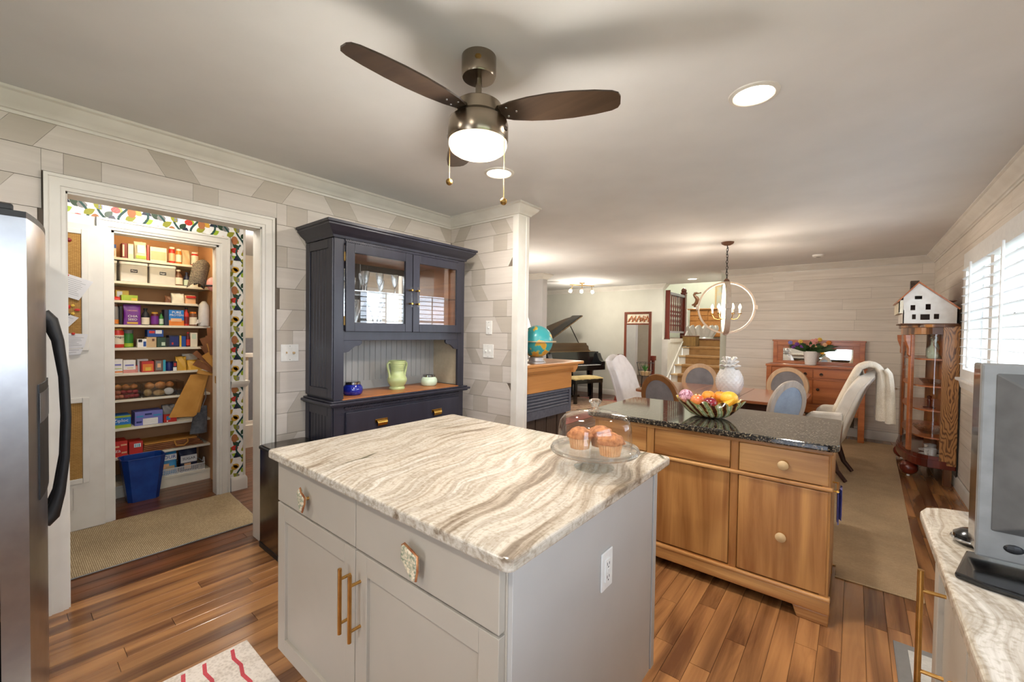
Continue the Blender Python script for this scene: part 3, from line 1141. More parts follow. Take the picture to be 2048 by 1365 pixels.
# ---------------------------------------------------------------- window with plantation shutters
def window(n, y0, y1, panels, visible):
    X = XR
    mb = MB().frame('x', X - .02, X + .0, y0 - .08, y1 + .08, WZ0 - .02, WZ1 + .085, .085, .085, .03)
    mb.box(X - .018, X + .139, y0 + .001, y0 + .008, WZ0, WZ1).box(X - .018, X + .139, y1 - .008, y1 - .001, WZ0, WZ1).box(X - .018, X + .139, y0, y1, WZ1 - .008, WZ1 - .001).box(X - .018, X + .139, y0, y1, WZ0 + .001, WZ0 + .008)
    win = struct('window_%d' % n, 'bright window with white plantation shutters' if visible else 'kitchen window over the sink', 'window', mb, M['shut'])
    mb = MB().box(X - .05, X, y0 - .1, y1 + .1, WZ0 - .045, WZ0 - .02)
    build('window_sill', mb, M['shut'], win, bevel=.004)
    build('window_apron', MB().prism([(X, WZ0 - .11), (X - .016, WZ0 - .11), (X - .026, WZ0 - .06), (X - .03, WZ0 - .045), (X, WZ0 - .045)], 'y', y0 - .08, y1 + .08), M['shut'], win)
    mb = MB().frame('x', X + .09, X + .115, y0, y1, WZ0, WZ1, .035)
    for k in range(1, panels): mb.box(X + .09, X + .115, y0 + (y1 - y0) * k / panels - .02, y0 + (y1 - y0) * k / panels + .02, WZ0, WZ1)
    mb.box(X + .09, X + .115, y0, y1, 1.545, 1.575)
    build('window_sash', mb, M['shut'], win)
    build('window_pane', MB().box(X + .100, X + .104, y0 + .03, y1 - .03, WZ0 + .03, WZ1 - .03), M['pane'], win)
    if not visible: return win
    pw = (y1 - y0) / panels
    for k in range(panels):
        a, b = y0 + k * pw + .002, y0 + (k + 1) * pw - .002
        f = build('shutter_frame', MB().frame('x', X - .022, X + .006, a, b, WZ0, WZ1, .045, .05, .06), M['shut'], win)
        z = WZ0 + .105
        while z < WZ1 - .06:
            mb = MB()
            n_ = 8
            ring = []
            for i in range(n_):
                th = 2 * PI * i / n_
                u, v = .041 * math.cos(th), .0055 * math.sin(th)
                ca, sa = math.cos(-.04), math.sin(-.04)
                ring.append((X - .008 + u * ca - v * sa, z + u * sa + v * ca))
            mb.prism(ring, 'y', a + .046, b - .046)
            build('louver', mb, M['shut'], f, smooth=.6)
            z += .0745
        build('tilt_rod', MB().box(X - .066, X - .052, (a + b) / 2 - .009, (a + b) / 2 + .009, WZ0 + .09, WZ1 - .05), M['shut'], f, bevel=.003)
    return win


window(1, WINS[0][0], WINS[0][1], 3, True)
window(2, WINS[1][0], WINS[1][1], 2, False)
# neighbour house and yard seen as pale shapes between the louvers
struct('ground_outside', 'pale lawn outside the window', 'ground', MB().box(1.2, 30, -20, 30, -1.0, -.6), pm('lawn', S(150, 160, 120), S(120, 134, 92), .9, sc_=1))
fn = thing('fence', 'white picket fence outside the shuttered window', 'fence', (3.4, 5, -.6))
build('fence_rail', MB().box(3.42, 3.46, 2, 11, .9, 1.0), M['shut'], fn)
pk = mesh_of('picket', MB().prism([(0, -.6), (.09, -.6), (.09, 1.35), (.045, 1.42), (0, 1.35)], 'x', 3.38, 3.42), M['shut'])
for i in range(60):
    o = bpy.data.objects.new('picket', pk)
    link(o, fn, WM[fn.name].inverted() @ Matrix.Translation((0, 2.2 + i * .14, 0)))
# ================================================================ KITCHEN
def rounded(x0, x1, y0, y1, r, n=5, corners=(1, 1, 1, 1)):
    pts = []
    for (cx, cy, a0), k in zip(((x1 - r, y1 - r, 0), (x0 + r, y1 - r, 90), (x0 + r, y0 + r, 180), (x1 - r, y0 + r, 270)), corners):
        if k:
            for i in range(n + 1):
                a = math.radians(a0 + 90 * i / n)
                pts.append((cx + r * math.cos(a), cy + r * math.sin(a)))
        else:
            pts.append((cx + (r if a0 in (0, 270) else -r), cy + (r if a0 in (0, 90) else -r)))
    return pts


# ---- island
isl = thing('kitchen_island', 'greige painted island cabinet under the veined stone slab', 'island', (-1.17, 1.15, 0))
mb = MB().box(-1.76, -.592, .722, 1.60, .105, .882).box(-1.70, -.66, .79, 1.56, 0, .105)
build('cabinet_body', mb, M['taupe'], isl, bevel=.002)
build('side_panel', MB().box(-.592, -.578, .724, 1.565, .105, .882), M['taupe_daylit'], isl, bevel=.0015)
build('corner_post', MB().box(-.592, -.574, 1.57, 1.602, .105, .882), M['taupe_daylit'], isl, bevel=.003)


def slab_knob(parent, c, pts, name='stone_knob'):
    x, z = c
    o = build(name, MB().prism([(x + a, z + b) for a, b in pts], 'y', .668, .682), M['agate'], parent, bevel=.003)
    build('knob_rim', MB().tube([(x + a * 1.02, .675, z + b * 1.02) for a, b in pts], .0035, 6, closed=True), M['rustrim'], o, smooth=True)
    build('knob_stem', MB().cyl((x, .68, z), (x, .702, z), .006, n=10), M['gold'], o)


M['agate'] = pm('speckled_agate', S(226, 208, 178), S(116, 128, 104), .35, sc_=140, bump=.2)
M['rustrim'] = pm('gilt_rim', S(196, 140, 92), S(160, 92, 60), .35, .6)
K1 = [(-.022, .030), (-.010, .040), (-.004, .026), (.012, .020), (.026, .014), (.024, -.008), (.014, -.022), (.006, -.040), (-.006, -.034), (-.014, -.012), (-.024, .006)]
K2 = [(-.030, .036), (-.022, .042), (.012, .032), (.032, .026), (.032, -.012), (.026, -.038), (.016, -.040), (-.008, -.018), (-.030, .002)]
for x0, x1, K, kx in ((-1.757, -1.190, K1, -1.50), (-1.186, -.597, K2, -.885)):
    d = build('drawer', MB().box(x0, x1, .70, .722, .712, .866), M['taupe'], isl, bevel=.002)
    slab_knob(d, (kx, .785), K)
for x0, x1, hx in ((-1.757, -1.190, -1.216), (-1.186, -.597, -1.158)):
    mb = MB().frame('y', .70, .722, x0, x1, .112, .704, .062)
    d = build('door', mb, M['taupe'], isl, bevel=.0015)
    build('door_panel', MB().box(x0 + .06, x1 - .06, .711, .72, .17, .646), M['taupe'], d)
    mb = MB().cyl((hx, .664, .445), (hx, .664, .65), .0062, n=12)
    h = build('bar_handle', mb, M['gold'], d, smooth=True)
    for z in (.478, .617): build('handle_post', MB().cyl((hx, .664, z), (hx, .702, z), .0048, n=10), M['gold'], h, smooth=True)
st = tag(build('island_countertop', MB().prism(rounded(-1.784, -.542, .668, 1.656, .022), 'z', .882, .914), M['stone'], bevel=.007, seg=3), 'veined cream and brown stone slab on the island', 'countertop')


def outlet(parent, o, u, v, wd=.072, ht=.118, name='outlet'):
    pass


def wall_plate(name, label, cat, face, a, u0, u1, z0, z1, kind):
    """plate on a face: face 'x+' or 'y-'"""
    t = thing(name, label, cat, (a, (u0 + u1) / 2, z0) if face == 'x+' else ((u0 + u1) / 2, a, z0))

    def B(ua, ub, va, vb, d0, d1):
        if face == 'x+': return MB().box(a + d0, a + d1, ua, ub, va, vb)
        return MB().box(ua, ub, a - d1, a - d0, va, vb)
    build('cover_plate', B(u0, u1, z0, z1, 0, .006), M['plastic'], t, bevel=.003)
    uc, zc = (u0 + u1) / 2, (z0 + z1) / 2
    if kind == 'gfci':
        r = build('receptacle', B(uc - .017, uc + .017, zc - .034, zc + .034, .004, .009), M['plastic'], t, bevel=.001)
        for s_ in (-1, 1):
            build('slot', B(uc - .008, uc - .0055, zc + s_ * .02 - .004, zc + s_ * .02 + .005, .006, .0095), M['blackp'], r)
            build('slot', B(uc + .0055, uc + .008, zc + s_ * .02 - .004, zc + s_ * .02 + .004, .006, .0095), M['blackp'], r)
            build('ground_hole', B(uc - .002, uc + .002, zc + s_ * .02 - .012, zc + s_ * .02 - .008, .006, .0095), M['blackp'], r)
        build('test_button', B(uc - .007, uc + .007, zc - .0045, zc + .0045, .006, .0105), M['plastic'], r)
    else:
        n = kind[1]
        for i in range(n):
            u = uc + (i - (n - 1) / 2) * .046
            s_ = build('switch_slot', B(u - .006, u + .006, zc - .014, zc + .014, .004, .007), M['plastic'], t, bevel=.001)
            if kind[0] == 'dial' and i == 0 or kind[0] == 'mixed' and i == 1:
                build('switch_knob', B(u - .008, u + .008, zc - .008, zc + .008, .006, .02), M['c_tan'], s_, bevel=.004)
            else:
                build('toggle', B(u - .0035, u + .0035, zc - .004, zc + .009, .006, .017), M['plastic'] if kind[0] != 'mixed' else M['c_tan'], s_, bevel=.001)
        for s_ in (-1, 1):
            build('plate_screw', B(uc - .002, uc + .002, zc + s_ * (z1 - z0) * .4 - .002, zc + s_ * (z1 - z0) * .4 + .002, .005, .007), M['chrome'], t)
    return t


wall_plate('electrical_outlet', 'white outlet on the island side panel', 'outlet', 'x+', -.578, 1.146, 1.218, .604, .722, 'gfci')
wall_plate('light_switch', 'double switch plate left of the hutch', 'switch', 'x+', XL, 1.196, 1.312, 1.17, 1.285, ('mixed', 2))
wall_plate('light_switch', 'single toggle switch right of the hutch', 'switch', 'y-', YR, -2.505, -2.433, 1.367, 1.485, ('toggle', 1))
wall_plate('light_switch', 'wide switch plate below the single toggle', 'switch', 'y-', YR, -2.535, -2.413, 1.163, 1.280, ('toggle', 2))
wall_plate('electrical_outlet', 'outlet low on the far shiplap wall', 'outlet', 'y-', YF, .225, .297, .335, .453, 'gfci')

# ---- cake stand with dome and muffins
CX, CY, CZ = -.705, 1.335, .914
M['glassd'] = glass('pressed_glass', (.93, .95, .95, 1), .10)
ck = thing('cake_stand', 'clear glass footed cake stand on the island', 'cake stand', (CX, CY, CZ))
build('foot', MB().lathe([(.0, 0), (.068, 0), (.070, .004), (.050, .010), (.030, .018), (.024, .03), (.030, .045), (.034, .05), (0, .05)], (CX, CY, CZ), 32), M['glassd'], ck, smooth=True)
build('plate', MB().lathe([(0, .05), (.10, .052), (.135, .054), (.152, .060), (.156, .068), (.152, .076), (.146, .072), (.138, .064), (.10, .060), (0, .060)], (CX, CY, CZ), 48), M['crystal'], ck, smooth=True)
build('drain_rim', MB().tube([(CX + .150 * math.cos(i * PI / 24), CY + .150 * math.sin(i * PI / 24), CZ + .066) for i in range(48)], .005, 6, closed=True), M['crystal'], ck, smooth=True)
dm = thing('cake_dome', 'clear glass dome lid over the muffins', 'dome', (CX, CY, CZ + .066))
prof = [(.128, 0), (.129, .03), (.127, .075), (.122, .10), (.108, .118), (.085, .128), (.05, .132), (.018, .133)]
build('dome_shell', MB().lathe(prof, (CX, CY, CZ + .066), 48, caps=False), M['glass'], dm, smooth=True)
build('dome_knob', MB().lathe([(.0, .132), (.02, .134), (.016, .142), (.012, .150), (.014, .158), (.021, .165), (.022, .172), (.014, .178), (0, .179)], (CX, CY, CZ + .066), 20), M['crystal'], dm, smooth=True)
M['muffin'] = pm('muffin_crumb', S(186, 124, 76), S(140, 84, 48), .85, sc_=60, bump=.6)
M['wrapper'] = pm('muffin_wrapper', S(226, 178, 130), S(206, 150, 100), .7)


def muffin(x, y, lab, s=1.0):
    z = CZ + .0605
    t = thing('muffin', lab, 'muffin', (x, y, z), 0, 'muffins under the glass dome')
    n = 56
    mb = MB()
    vs, fs = [], []
    for j, (r, h) in enumerate(((.024, 0), (.026, .012), (.0295, .032))):
        for i in range(n):
            th = 2 * PI * i / n
            k = 1 + (.045 if i % 2 else -.045)
            vs.append((x + r * s * k * math.cos(th), y + r * s * k * math.sin(th), z + h * s))
    for j in range(2):
        for i in range(n): fs.append((j * n + i, j * n + (i + 1) % n, (j + 1) * n + (i + 1) % n, (j + 1) * n + i))
    fs.append(tuple(range(n - 1, -1, -1)))
    mb.add(vs, fs)
    build('paper_cup', mb, M['wrapper'], t)
    mb = MB()

    def f(u, v):
        th, ph = 2 * PI * u, PI * .5 * v
        k = 1 + .07 * math.sin(5 * th + x * 90) * math.cos(ph) + .05 * math.sin(9 * ph + 3 * th)
        return (x + .0345 * s * k * math.cos(ph) * math.cos(th), y + .0345 * s * k * math.cos(ph) * math.sin(th), z + .030 * s + .026 * s * math.sin(ph) * k)
    mb.grid(f, 24, 9, cu=True)
    tp = build('muffin_top', mb, M['muffin'], t, smooth=True)
    for i in range(6):
        a, rr = rnd() * 6.28, .006 + rnd() * .02
        build('chocolate_chip', MB().ball((x + rr * s * math.cos(a), y + rr * s * math.sin(a), z + (.055 - rr * .5) * s), .0032, 6), M['c_brown'], tp)


muffin(CX - .058, CY - .002, 'muffin at the left under the glass dome', 1.34)
muffin(CX - .014, CY + .074, 'muffin at the back, tallest under the glass dome', 1.30)
muffin(CX + .066, CY - .012, 'muffin with dark chips at the right under the dome', 1.36)

# ---- oak cabinet with dark granite top
oc = thing('oak_buffet', 'honey oak buffet cabinet under the dark granite slab', 'cabinet', (-.7, 2.8, 0))
mb = MB().box(-1.33, -.07, 2.52, 3.18, .075, .845)
build('cabinet_body', mb, M['oakz'], oc, bevel=.004)
for x0, x1 in ((-.97, -.925), (-.505, -.465), (-.105, -.068)):
    build('stile', MB().box(x0, x1, 2.503, 2.522, .12, .845), M['oakz'], oc, bevel=.006)
for x0, x1 in ((-.925, -.505), (-.465, -.105)):
    d = build('drawer', MB().box(x0 + .003, x1 - .003 + (.03 if x1 > -.2 else 0), 2.498 if x1 > -.2 else 2.507, 2.52, .672, .82), M['oak'], oc, bevel=.004)
    if x1 > -.2: build('knob', MB().lathe([(0, 0), (.011, 0), (.010, .012), (.022, .018), (.024, .026), (.016, .032), (0, .033)], (0, 0, 0), 20).xf(Matrix.Translation((-.262, 2.499, .742)) @ Matrix.Rotation(PI / 2, 4, 'X')), M['c_tan'], d, smooth=True)
    d = build('door', MB().box(x0 + .003, x1 - .003 + (.03 if x1 > -.2 else 0), 2.498 if x1 > -.2 else 2.507, 2.52, .145, .645), M['oakz'], oc, bevel=.004)
    if x1 > -.2: build('knob', MB().lathe([(0, 0), (.011, 0), (.010, .012), (.022, .018), (.024, .026), (.016, .032), (0, .033)], (0, 0, 0), 20).xf(Matrix.Translation((-.264, 2.499, .378)) @ Matrix.Rotation(PI / 2, 4, 'X')), M['c_tan'], d, smooth=True)
build('drawer', MB().box(-1.30, -.973, 2.507, 2.52, .672, .82), M['oak'], oc, bevel=.004)
build('door', MB().box(-1.30, -.973, 2.507, 2.52, .145, .645), M['oakz'], oc, bevel=.004)
build('top_rail', MB().box(-1.335, -.062, 2.494, 2.53, .822, .846), M['oak'], oc, bevel=.006)
build('waist_moulding', MB().box(-1.335, -.060, 2.490, 2.53, .648, .668), M['oak'], oc, bevel=.007)
build('base_moulding', MB().box(-1.335, -.060, 2.486, 2.53, .118, .138), M['oak'], oc, bevel=.007)
build('plinth', MB().box(-1.335, -.062, 2.492, 2.53, .055, .118), M['oak'], oc, bevel=.003)
for x in (-.19, -1.31):
    build('foot', MB().prism([(x, 0), (x + .125, 0), (x + .125, .056), (x - .02, .056), (x - .012, .03)], 'y', 2.495, 2.60), M['oak'], oc, bevel=.004)
build('foot', MB().box(-.16, -.07, 3.08, 3.17, 0, .076), M['oak'], oc)
build('foot', MB().box(-1.32, -1.22, 3.08, 3.17, 0, .076), M['oak'], oc)
gt = tag(build('granite_countertop', MB().prism(rounded(-1.37, -.040, 2.458, 3.27, .045, 4), 'z', .846, .880), M['dstone'], bevel=.008, seg=3), 'polished black speckled granite slab on the oak buffet', 'countertop')
th_ = thing('hand_towel', 'small lavender tea towel on the right end of the oak buffet', 'towel', (-.05, 2.62, .5))
build('towel_cloth', MB().grid(lambda u, v: (-.050 + .006 * math.sin(u * 9) + .006, 2.58 + .11 * u, .47 + .17 * v), 8, 6).grid(lambda u, v: (-.040 + .006 * math.sin(u * 9 + 1) + .006, 2.58 + .11 * u, .49 + .15 * v), 8, 6), M['c_lav'], th_, smooth=True)
build('towel_bar', MB().cyl((-.045, 2.56, .64), (-.045, 2.72, .64), .006, n=8).cyl((-.05, 2.56, .64), (-.072, 2.56, .64), .004, n=6).cyl((-.05, 2.72, .64), (-.072, 2.72, .64), .004, n=6), M['brass'], th_)

# ---- fruit bowl
BX, BY, BZ = -.69, 2.80, .880
bw = thing('fruit_bowl', 'scalloped clam-shell bowl with green and brown stripes', 'bowl', (BX, BY, BZ))
M['shellstripe'] = None


def shell_mat():
    m, t, b = _base('striped_shell_glaze', .12)
    co = t.nodes.new('ShaderNodeTexCoord').outputs['Object']
    sp = N(t, 'ShaderNodeSeparateXYZ')
    t.links.new(co, sp.inputs[0])
    at = N(t, 'ShaderNodeMath', operation='ARCTAN2')
    t.links.new(sp.outputs['Y'], at.inputs[0])
    t.links.new(sp.outputs['X'], at.inputs[1])
    ma = N(t, 'ShaderNodeMath', operation='MULTIPLY_ADD')
    ma.inputs[1].default_value = 16.0
    t.links.new(at.outputs[0], ma.inputs[0])
    mz = N(t, 'ShaderNodeMath', operation='MULTIPLY')
    mz.inputs[1].default_value = 60.0
    t.links.new(sp.outputs['Z'], mz.inputs[0])
    t.links.new(mz.outputs[0], ma.inputs[2])
    si = N(t, 'ShaderNodeMath', operation='SINE')
    t.links.new(ma.outputs[0], si.inputs[0])
    nz = N(t, 'ShaderNodeTexNoise')
    nz.inputs['Scale'].default_value = 26
    t.links.new(co, nz.inputs['Vector'])
    ad = N(t, 'ShaderNodeMath', operation='MULTIPLY_ADD')
    ad.inputs[1].default_value = .36
    t.links.new(si.outputs[0], ad.inputs[0])
    t.links.new(nz.outputs['Fac'], ad.inputs[2])
    r = _ramp(t, ad.outputs[0], [(.18, S(74, 34, 18)), (.34, S(146, 92, 34)), (.5, S(214, 208, 150)), (.68, S(116, 150, 88)), (.86, S(226, 226, 190))])
    t.links.new(r.outputs[0], b.inputs['Base Color'])
    b.inputs['Coat Weight'].default_value = .5
    return m


M['shellstripe'] = shell_mat()


def bowl_fn(off):
    def f(u, v):
        th = 2 * PI * u
        k = v
        rad = .055 + .112 * k ** .75
        wob = 1 + .07 * k * math.sin(12 * th)
        z = .004 + .10 * k ** 1.5 + .014 * k * math.sin(12 * th + .6)
        return ((rad * wob - off) * math.cos(th) * 1.12, (rad * wob - off) * math.sin(th) * .95, z + off * (1 - k))
    return f


mb = MB().grid(bowl_fn(0), 96, 9, cu=True)
mb.add([(.055 * 1.12 * math.cos(2 * PI * i / 96), .055 * .95 * math.sin(2 * PI * i / 96), .004) for i in range(96)], [tuple(range(96))])
build('bowl_shell', mb, M['shellstripe'], bw, smooth=1.2, local=True)
build('bowl_lining', MB().grid(bowl_fn(.005), 96, 9, cu=True), M['c_yellow'], bw, smooth=1.2, local=True)
fg = 'fruit in the clam-shell bowl'


def fruit(name, lab, x, y, z, r, mat, stem=True, sx=1, sz=1, nub=None):
    t = thing(name, lab, 'fruit', (BX + x, BY + y, BZ + z - r * sz), 0, fg)
    mb = MB()
    c = (BX + x, BY + y, BZ + z)

    def f(u, v):
        th, ph = 2 * PI * u, PI * (v - .5) * .998
        dip = 1 - .12 * max(0, math.sin(ph)) ** 6 if stem else 1
        return (c[0] + r * sx * math.cos(ph) * math.cos(th), c[1] + r * math.cos(ph) * math.sin(th), c[2] + r * sz * math.sin(ph) * dip)
    mb.grid(f, 20, 13, cu=True)
    build('fruit_body', mb, mat, t, smooth=1.5)
    if stem: build('fruit_stem', MB().cyl((c[0], c[1], c[2] + r * sz * .84), (c[0] + .004, c[1], c[2] + r * sz * 1.12), .0022, n=6), M['c_brown'], t)
    return t


M['apple'] = pm('apple_skin', S(196, 70, 56), S(214, 150, 84), .22, sc_=14, coat=.3)
M['plum'] = pm('dark_apple_skin', S(140, 36, 52), S(110, 24, 40), .2, sc_=20, coat=.4)
M['orangef'] = pm('orange_rind', S(232, 150, 48), S(222, 132, 34), .45, sc_=160, bump=.25)
M['lemon'] = pm('lemon_rind', S(236, 184, 66), S(226, 168, 48), .42, sc_=150, bump=.25)
M['cone'] = pm('pink_scaled_sphere', S(226, 180, 196), S(110, 34, 60), .6, sc_=70, bump=.6)
fruit('yarn_ball', 'pink and maroon textured ball at the left of the shell bowl', -.132, -.035, .118, .044, M['cone'], False)
fruit('apple', 'red and gold apple beside the pink ball', -.060, -.045, .098, .043, M['apple'])
fruit('apple', 'shiny dark red apple at the front of the shell bowl', .020, -.062, .090, .044, M['plum'])
fruit('orange', 'orange in the middle of the shell bowl', -.012, .02, .122, .040, M['orangef'])
fruit('orange', 'orange at the back of the shell bowl', .045, .062, .122, .038, M['orangef'])
fruit('lemon', 'large yellow fruit at the right of the shell bowl', .110, -.002, .128, .046, M['lemon'], False, 1.1, .9)
bn = thing('banana', 'curved yellow banana along the right rim of the bowl', 'fruit', (BX + .1, BY - .06, BZ + .09), 0, fg)
mb = MB().tube([(BX + .045 + .1 * t / 7, BY - .075 + .03 * math.sin(t / 7 * 2), BZ + .075 + .055 * (t / 7) ** 2) for t in range(8)], [.006, .014, .017, .018, .018, .016, .012, .005], 8)
build('fruit_body', mb, M['lemon'], bn, smooth=True)

# ---- hutch
HY0, HY1, HX = 1.371, 2.53, -2.60
hu = thing('hutch', 'tall navy-black hutch with glass doors against the plank wall', 'hutch', (-2.78, 1.95, 0))
mb = MB().box(XL + .002, HX - .0, HY0, HY1, .08, .885)
build('base_cabinet', mb, M['navy'], hu, bevel=.003)
build('toe_board', MB().box(XL + .01, HX + .008, HY0 - .008, HY1 + .008, 0, .08), M['navy'], hu, bevel=.004)
mb = MB().box(XL + .002, HX + .03, HY0 - .03, HY1 + .03, .885, .897).box(XL + .002, HX + .045, HY0 - .045, HY1 + .045, .897, .915).box(XL + .002, HX + .028, HY0 - .028, HY1 + .028, .915, .926)
build('ledge_moulding', mb, M['navy'], hu, bevel=.005)
build('shelf_board', MB().box(XL + .02, HX + .005, HY0 + .06, HY1 - .06, .926, .932), M['oaki'], hu)
# upper case
mb = MB().box(XL + .002, HX - .003, HY0, HY0 + .03, .926, 1.985).box(XL + .002, HX - .003, HY1 - .03, HY1, .926, 1.985)
mb.box(XL + .002, HX - .003, HY0 + .03, HY1 - .03, 1.955, 1.985).box(XL + .02, HX - .025, HY0 + .03, HY1 - .03, 1.345, 1.372)
build('upper_case', mb, M['navy'], hu, bevel=.003)
for y0, y1 in ((HY0, HY0 + .068), (HY1 - .068, HY1)):
    build('face_stile', MB().box(HX - .022, HX + .0015, y0 - (.001 if y0 == HY0 else 0), y1 + (.001 if y1 == HY1 else 0), .9265, 1.9845), M['navy'], hu, bevel=.002)
build('face_rail', MB().box(HX - .022, HX, HY0 + .068, HY1 - .068, 1.318, 1.385), M['navy'], hu, bevel=.002)
build('frieze', MB().box(HX - .022, HX, HY0 + .068, HY1 - .068, 1.965, 1.985), M['navy'], hu)
CRH = [(0, 1.985), (.012, 1.985), (.016, 2.0), (.03, 2.012), (.05, 2.028), (.062, 2.044), (.070, 2.052), (.070, 2.062), (.080, 2.066), (.080, 2.082), (0, 2.082)]
build('crown', MB().sweep(CRH, [(HX, HY1), (HX, HY0)][::-1] and [(XL + .002, HY0), (HX, HY0), (HX, HY1), (XL + .002, HY1)]), M['navy'], hu, smooth=.5)
build('crown_top', MB().box(XL + .002, HX + .07, HY0 - .07, HY1 + .07, 2.07, 2.08), M['navy'], hu)
# rope moulding: twisted beads
def rope(z, y0, y1, x, n):
    mb = MB()
    for i in range(n):
        y = y0 + (y1 - y0) * (i + .5) / n
        mb.obox((x, y, z), (.010, (y1 - y0) / n * .8, .020), (.6, 0, 0))
    o = build('rope_moulding', mb, M['navy'], hu)
    o['kind'] = 'stuff'


rope(1.974, HY0 + .075, HY1 - .075, HX + .004, 76)
rope(.868, HY0 + .075, HY1 - .05, HX + .004, 80)
# corbels under the doors
for sgn, y0 in ((1, HY0 + .066), (-1, HY1 - .066)):
    pts = [(y0, 1.322), (y0 + sgn * .135, 1.322), (y0 + sgn * .135, 1.30), (y0 + sgn * .12, 1.285), (y0 + sgn * .085, 1.28), (y0 + sgn * .06, 1.262), (y0 + sgn * .04, 1.244), (y0 + sgn * .022, 1.240), (y0, 1.238)]
    build('corbel', MB().prism(pts, 'x', HX - .020, HX - .002), M['navy'], hu)
# left side: framed beadboard
SY = HY0
def side_panel(z0, z1):
    x0, x1 = XL + .03, HX - .035
    build('side_frame', MB().frame('y', SY - .012, SY - .0012, XL + .004, HX - .003, z0 - .06, z1 + .06, .055, .06, .06), M['navy'], hu, bevel=.003)
    n = 6
    for i in range(n):
        a = XL + .06 + (HX - .056 - XL - .06) * i / n
        b_ = XL + .06 + (HX - .056 - XL - .06) * (i + 1) / n
        build('bead_board', MB().box(a + .0018, b_ - .0018, SY - .005, SY - .0005, z0, z1), M['navy'], hu, bevel=.002)


side_panel(1.0, 1.92)
side_panel(.15, .82)
# interior: beadboard back below, mirror back above
nb = 22
for i in range(nb):
    a = HY0 + .03 + (HY1 - HY0 - .06) * i / nb
    b_ = HY0 + .03 + (HY1 - HY0 - .06) * (i + 1) / nb
    build('back_board', MB().box(XL + .012, XL + .02, a + .0012, b_ - .0012, .932, 1.345), M['gbead'], hu, bevel=.0015)
build('back_rail', MB().box(XL + .02, XL + .025, HY0 + .03, HY1 - .03, .932, 1.0), M['gbead'], hu)
build('side_lining', MB().box(XL + .02, HX - .025, HY1 - .034, HY1 - .03, .932, 1.345), pm('sand_lining', S(188, 174, 148), S(180, 166, 140), .6), hu)
build('mirror_back', MB().box(XL + .012, XL + .018, HY0 + .03, HY1 - .03, 1.372, 1.955), M['mirror'], hu)
mb = MB().box(XL + .018, HX - .03, HY1 - .036, HY1 - .03, 1.372, 1.955).box(XL + .018, HX - .03, HY0 + .03, HY0 + .036, 1.372, 1.955).box(XL + .018, HX - .03, HY0 + .036, HY1 - .036, 1.949, 1.955).box(XL + .018, HX - .03, HY0 + .036, HY1 - .036, 1.372, 1.376)
build('oak_lining', mb, M['oaki'], hu)
build('glass_shelf', MB().box(XL + .02, HX - .04, HY0 + .036, HY1 - .036, 1.655, 1.662), M['crystal'], hu)
# doors
for i, (y0, y1) in enumerate(((HY0 + .072, 1.974), (1.980, HY1 - .04))):
    d = build('door', MB().frame('x', HX - .002, HX + .02, y0, y1, 1.378, 1.962, .062), M['navy'], hu, bevel=.003)
    build('door_pane', MB().box(HX + .006, HX + .009, y0 + .058, y1 - .058, 1.44, 1.90), M['glass'], d)
    hy = y1 - .028 if i == 0 else y0 + .028
    build('acrylic_pull', MB().cyl((HX + .05, hy, 1.565), (HX + .05, hy, 1.715), .0065, n=12), M['crystal'], d, smooth=True)
    for z in (1.59, 1.69):
        build('pull_mount', MB().cyl((HX + .02, hy, z), (HX + .058, hy, z), .007, n=12), M['brass'], d, smooth=True)
    if i == 0:
        for z in (1.45, 1.87): build('hinge', MB().box(HX - .001, HX + .008, y0 - .008, y0, z - .03, z + .03), M['abrass'], d)
# drawer with cup pulls and lower doors
d = build('drawer', MB().box(HX, HX + .018, HY0 + .078, HY1 - .055, .60, .842), M['navy'], hu, bevel=.006)
for y in (1.715, 2.222):
    cp = MB()
    cp.grid(lambda u, v: (HX + .018 + .022 * math.sin(PI * v) * 1.0, y + .042 * (2 * u - 1) * (1 - .12 * v), .738 + .024 * math.cos(PI * v)), 9, 7)
    c_ = build('cup_pull', cp, M['brass'], d, smooth=True)
    build('pull_plate', MB().box(HX + .018, HX + .021, y - .05, y + .05, .742, .766), M['brass'], c_, bevel=.001)
for y0, y1 in ((HY0 + .078, 1.945), (1.955, HY1 - .055)):
    d = build('door', MB().frame('x', HX, HX + .018, y0, y1, .09, .59, .06), M['navy'], hu, bevel=.003)
    build('door_panel', MB().box(HX, HX + .009, y0 + .058, y1 - .058, .148, .532), M['navy'], d)

# things in the hutch
def lathe_thing(name, lab, cat, c, prof, mat, n=28, group=None, part='body'):
    t = thing(name, lab, cat, c, 0, group)
    build(part, MB().lathe(prof, c, n), mat, t, smooth=.9)
    return t


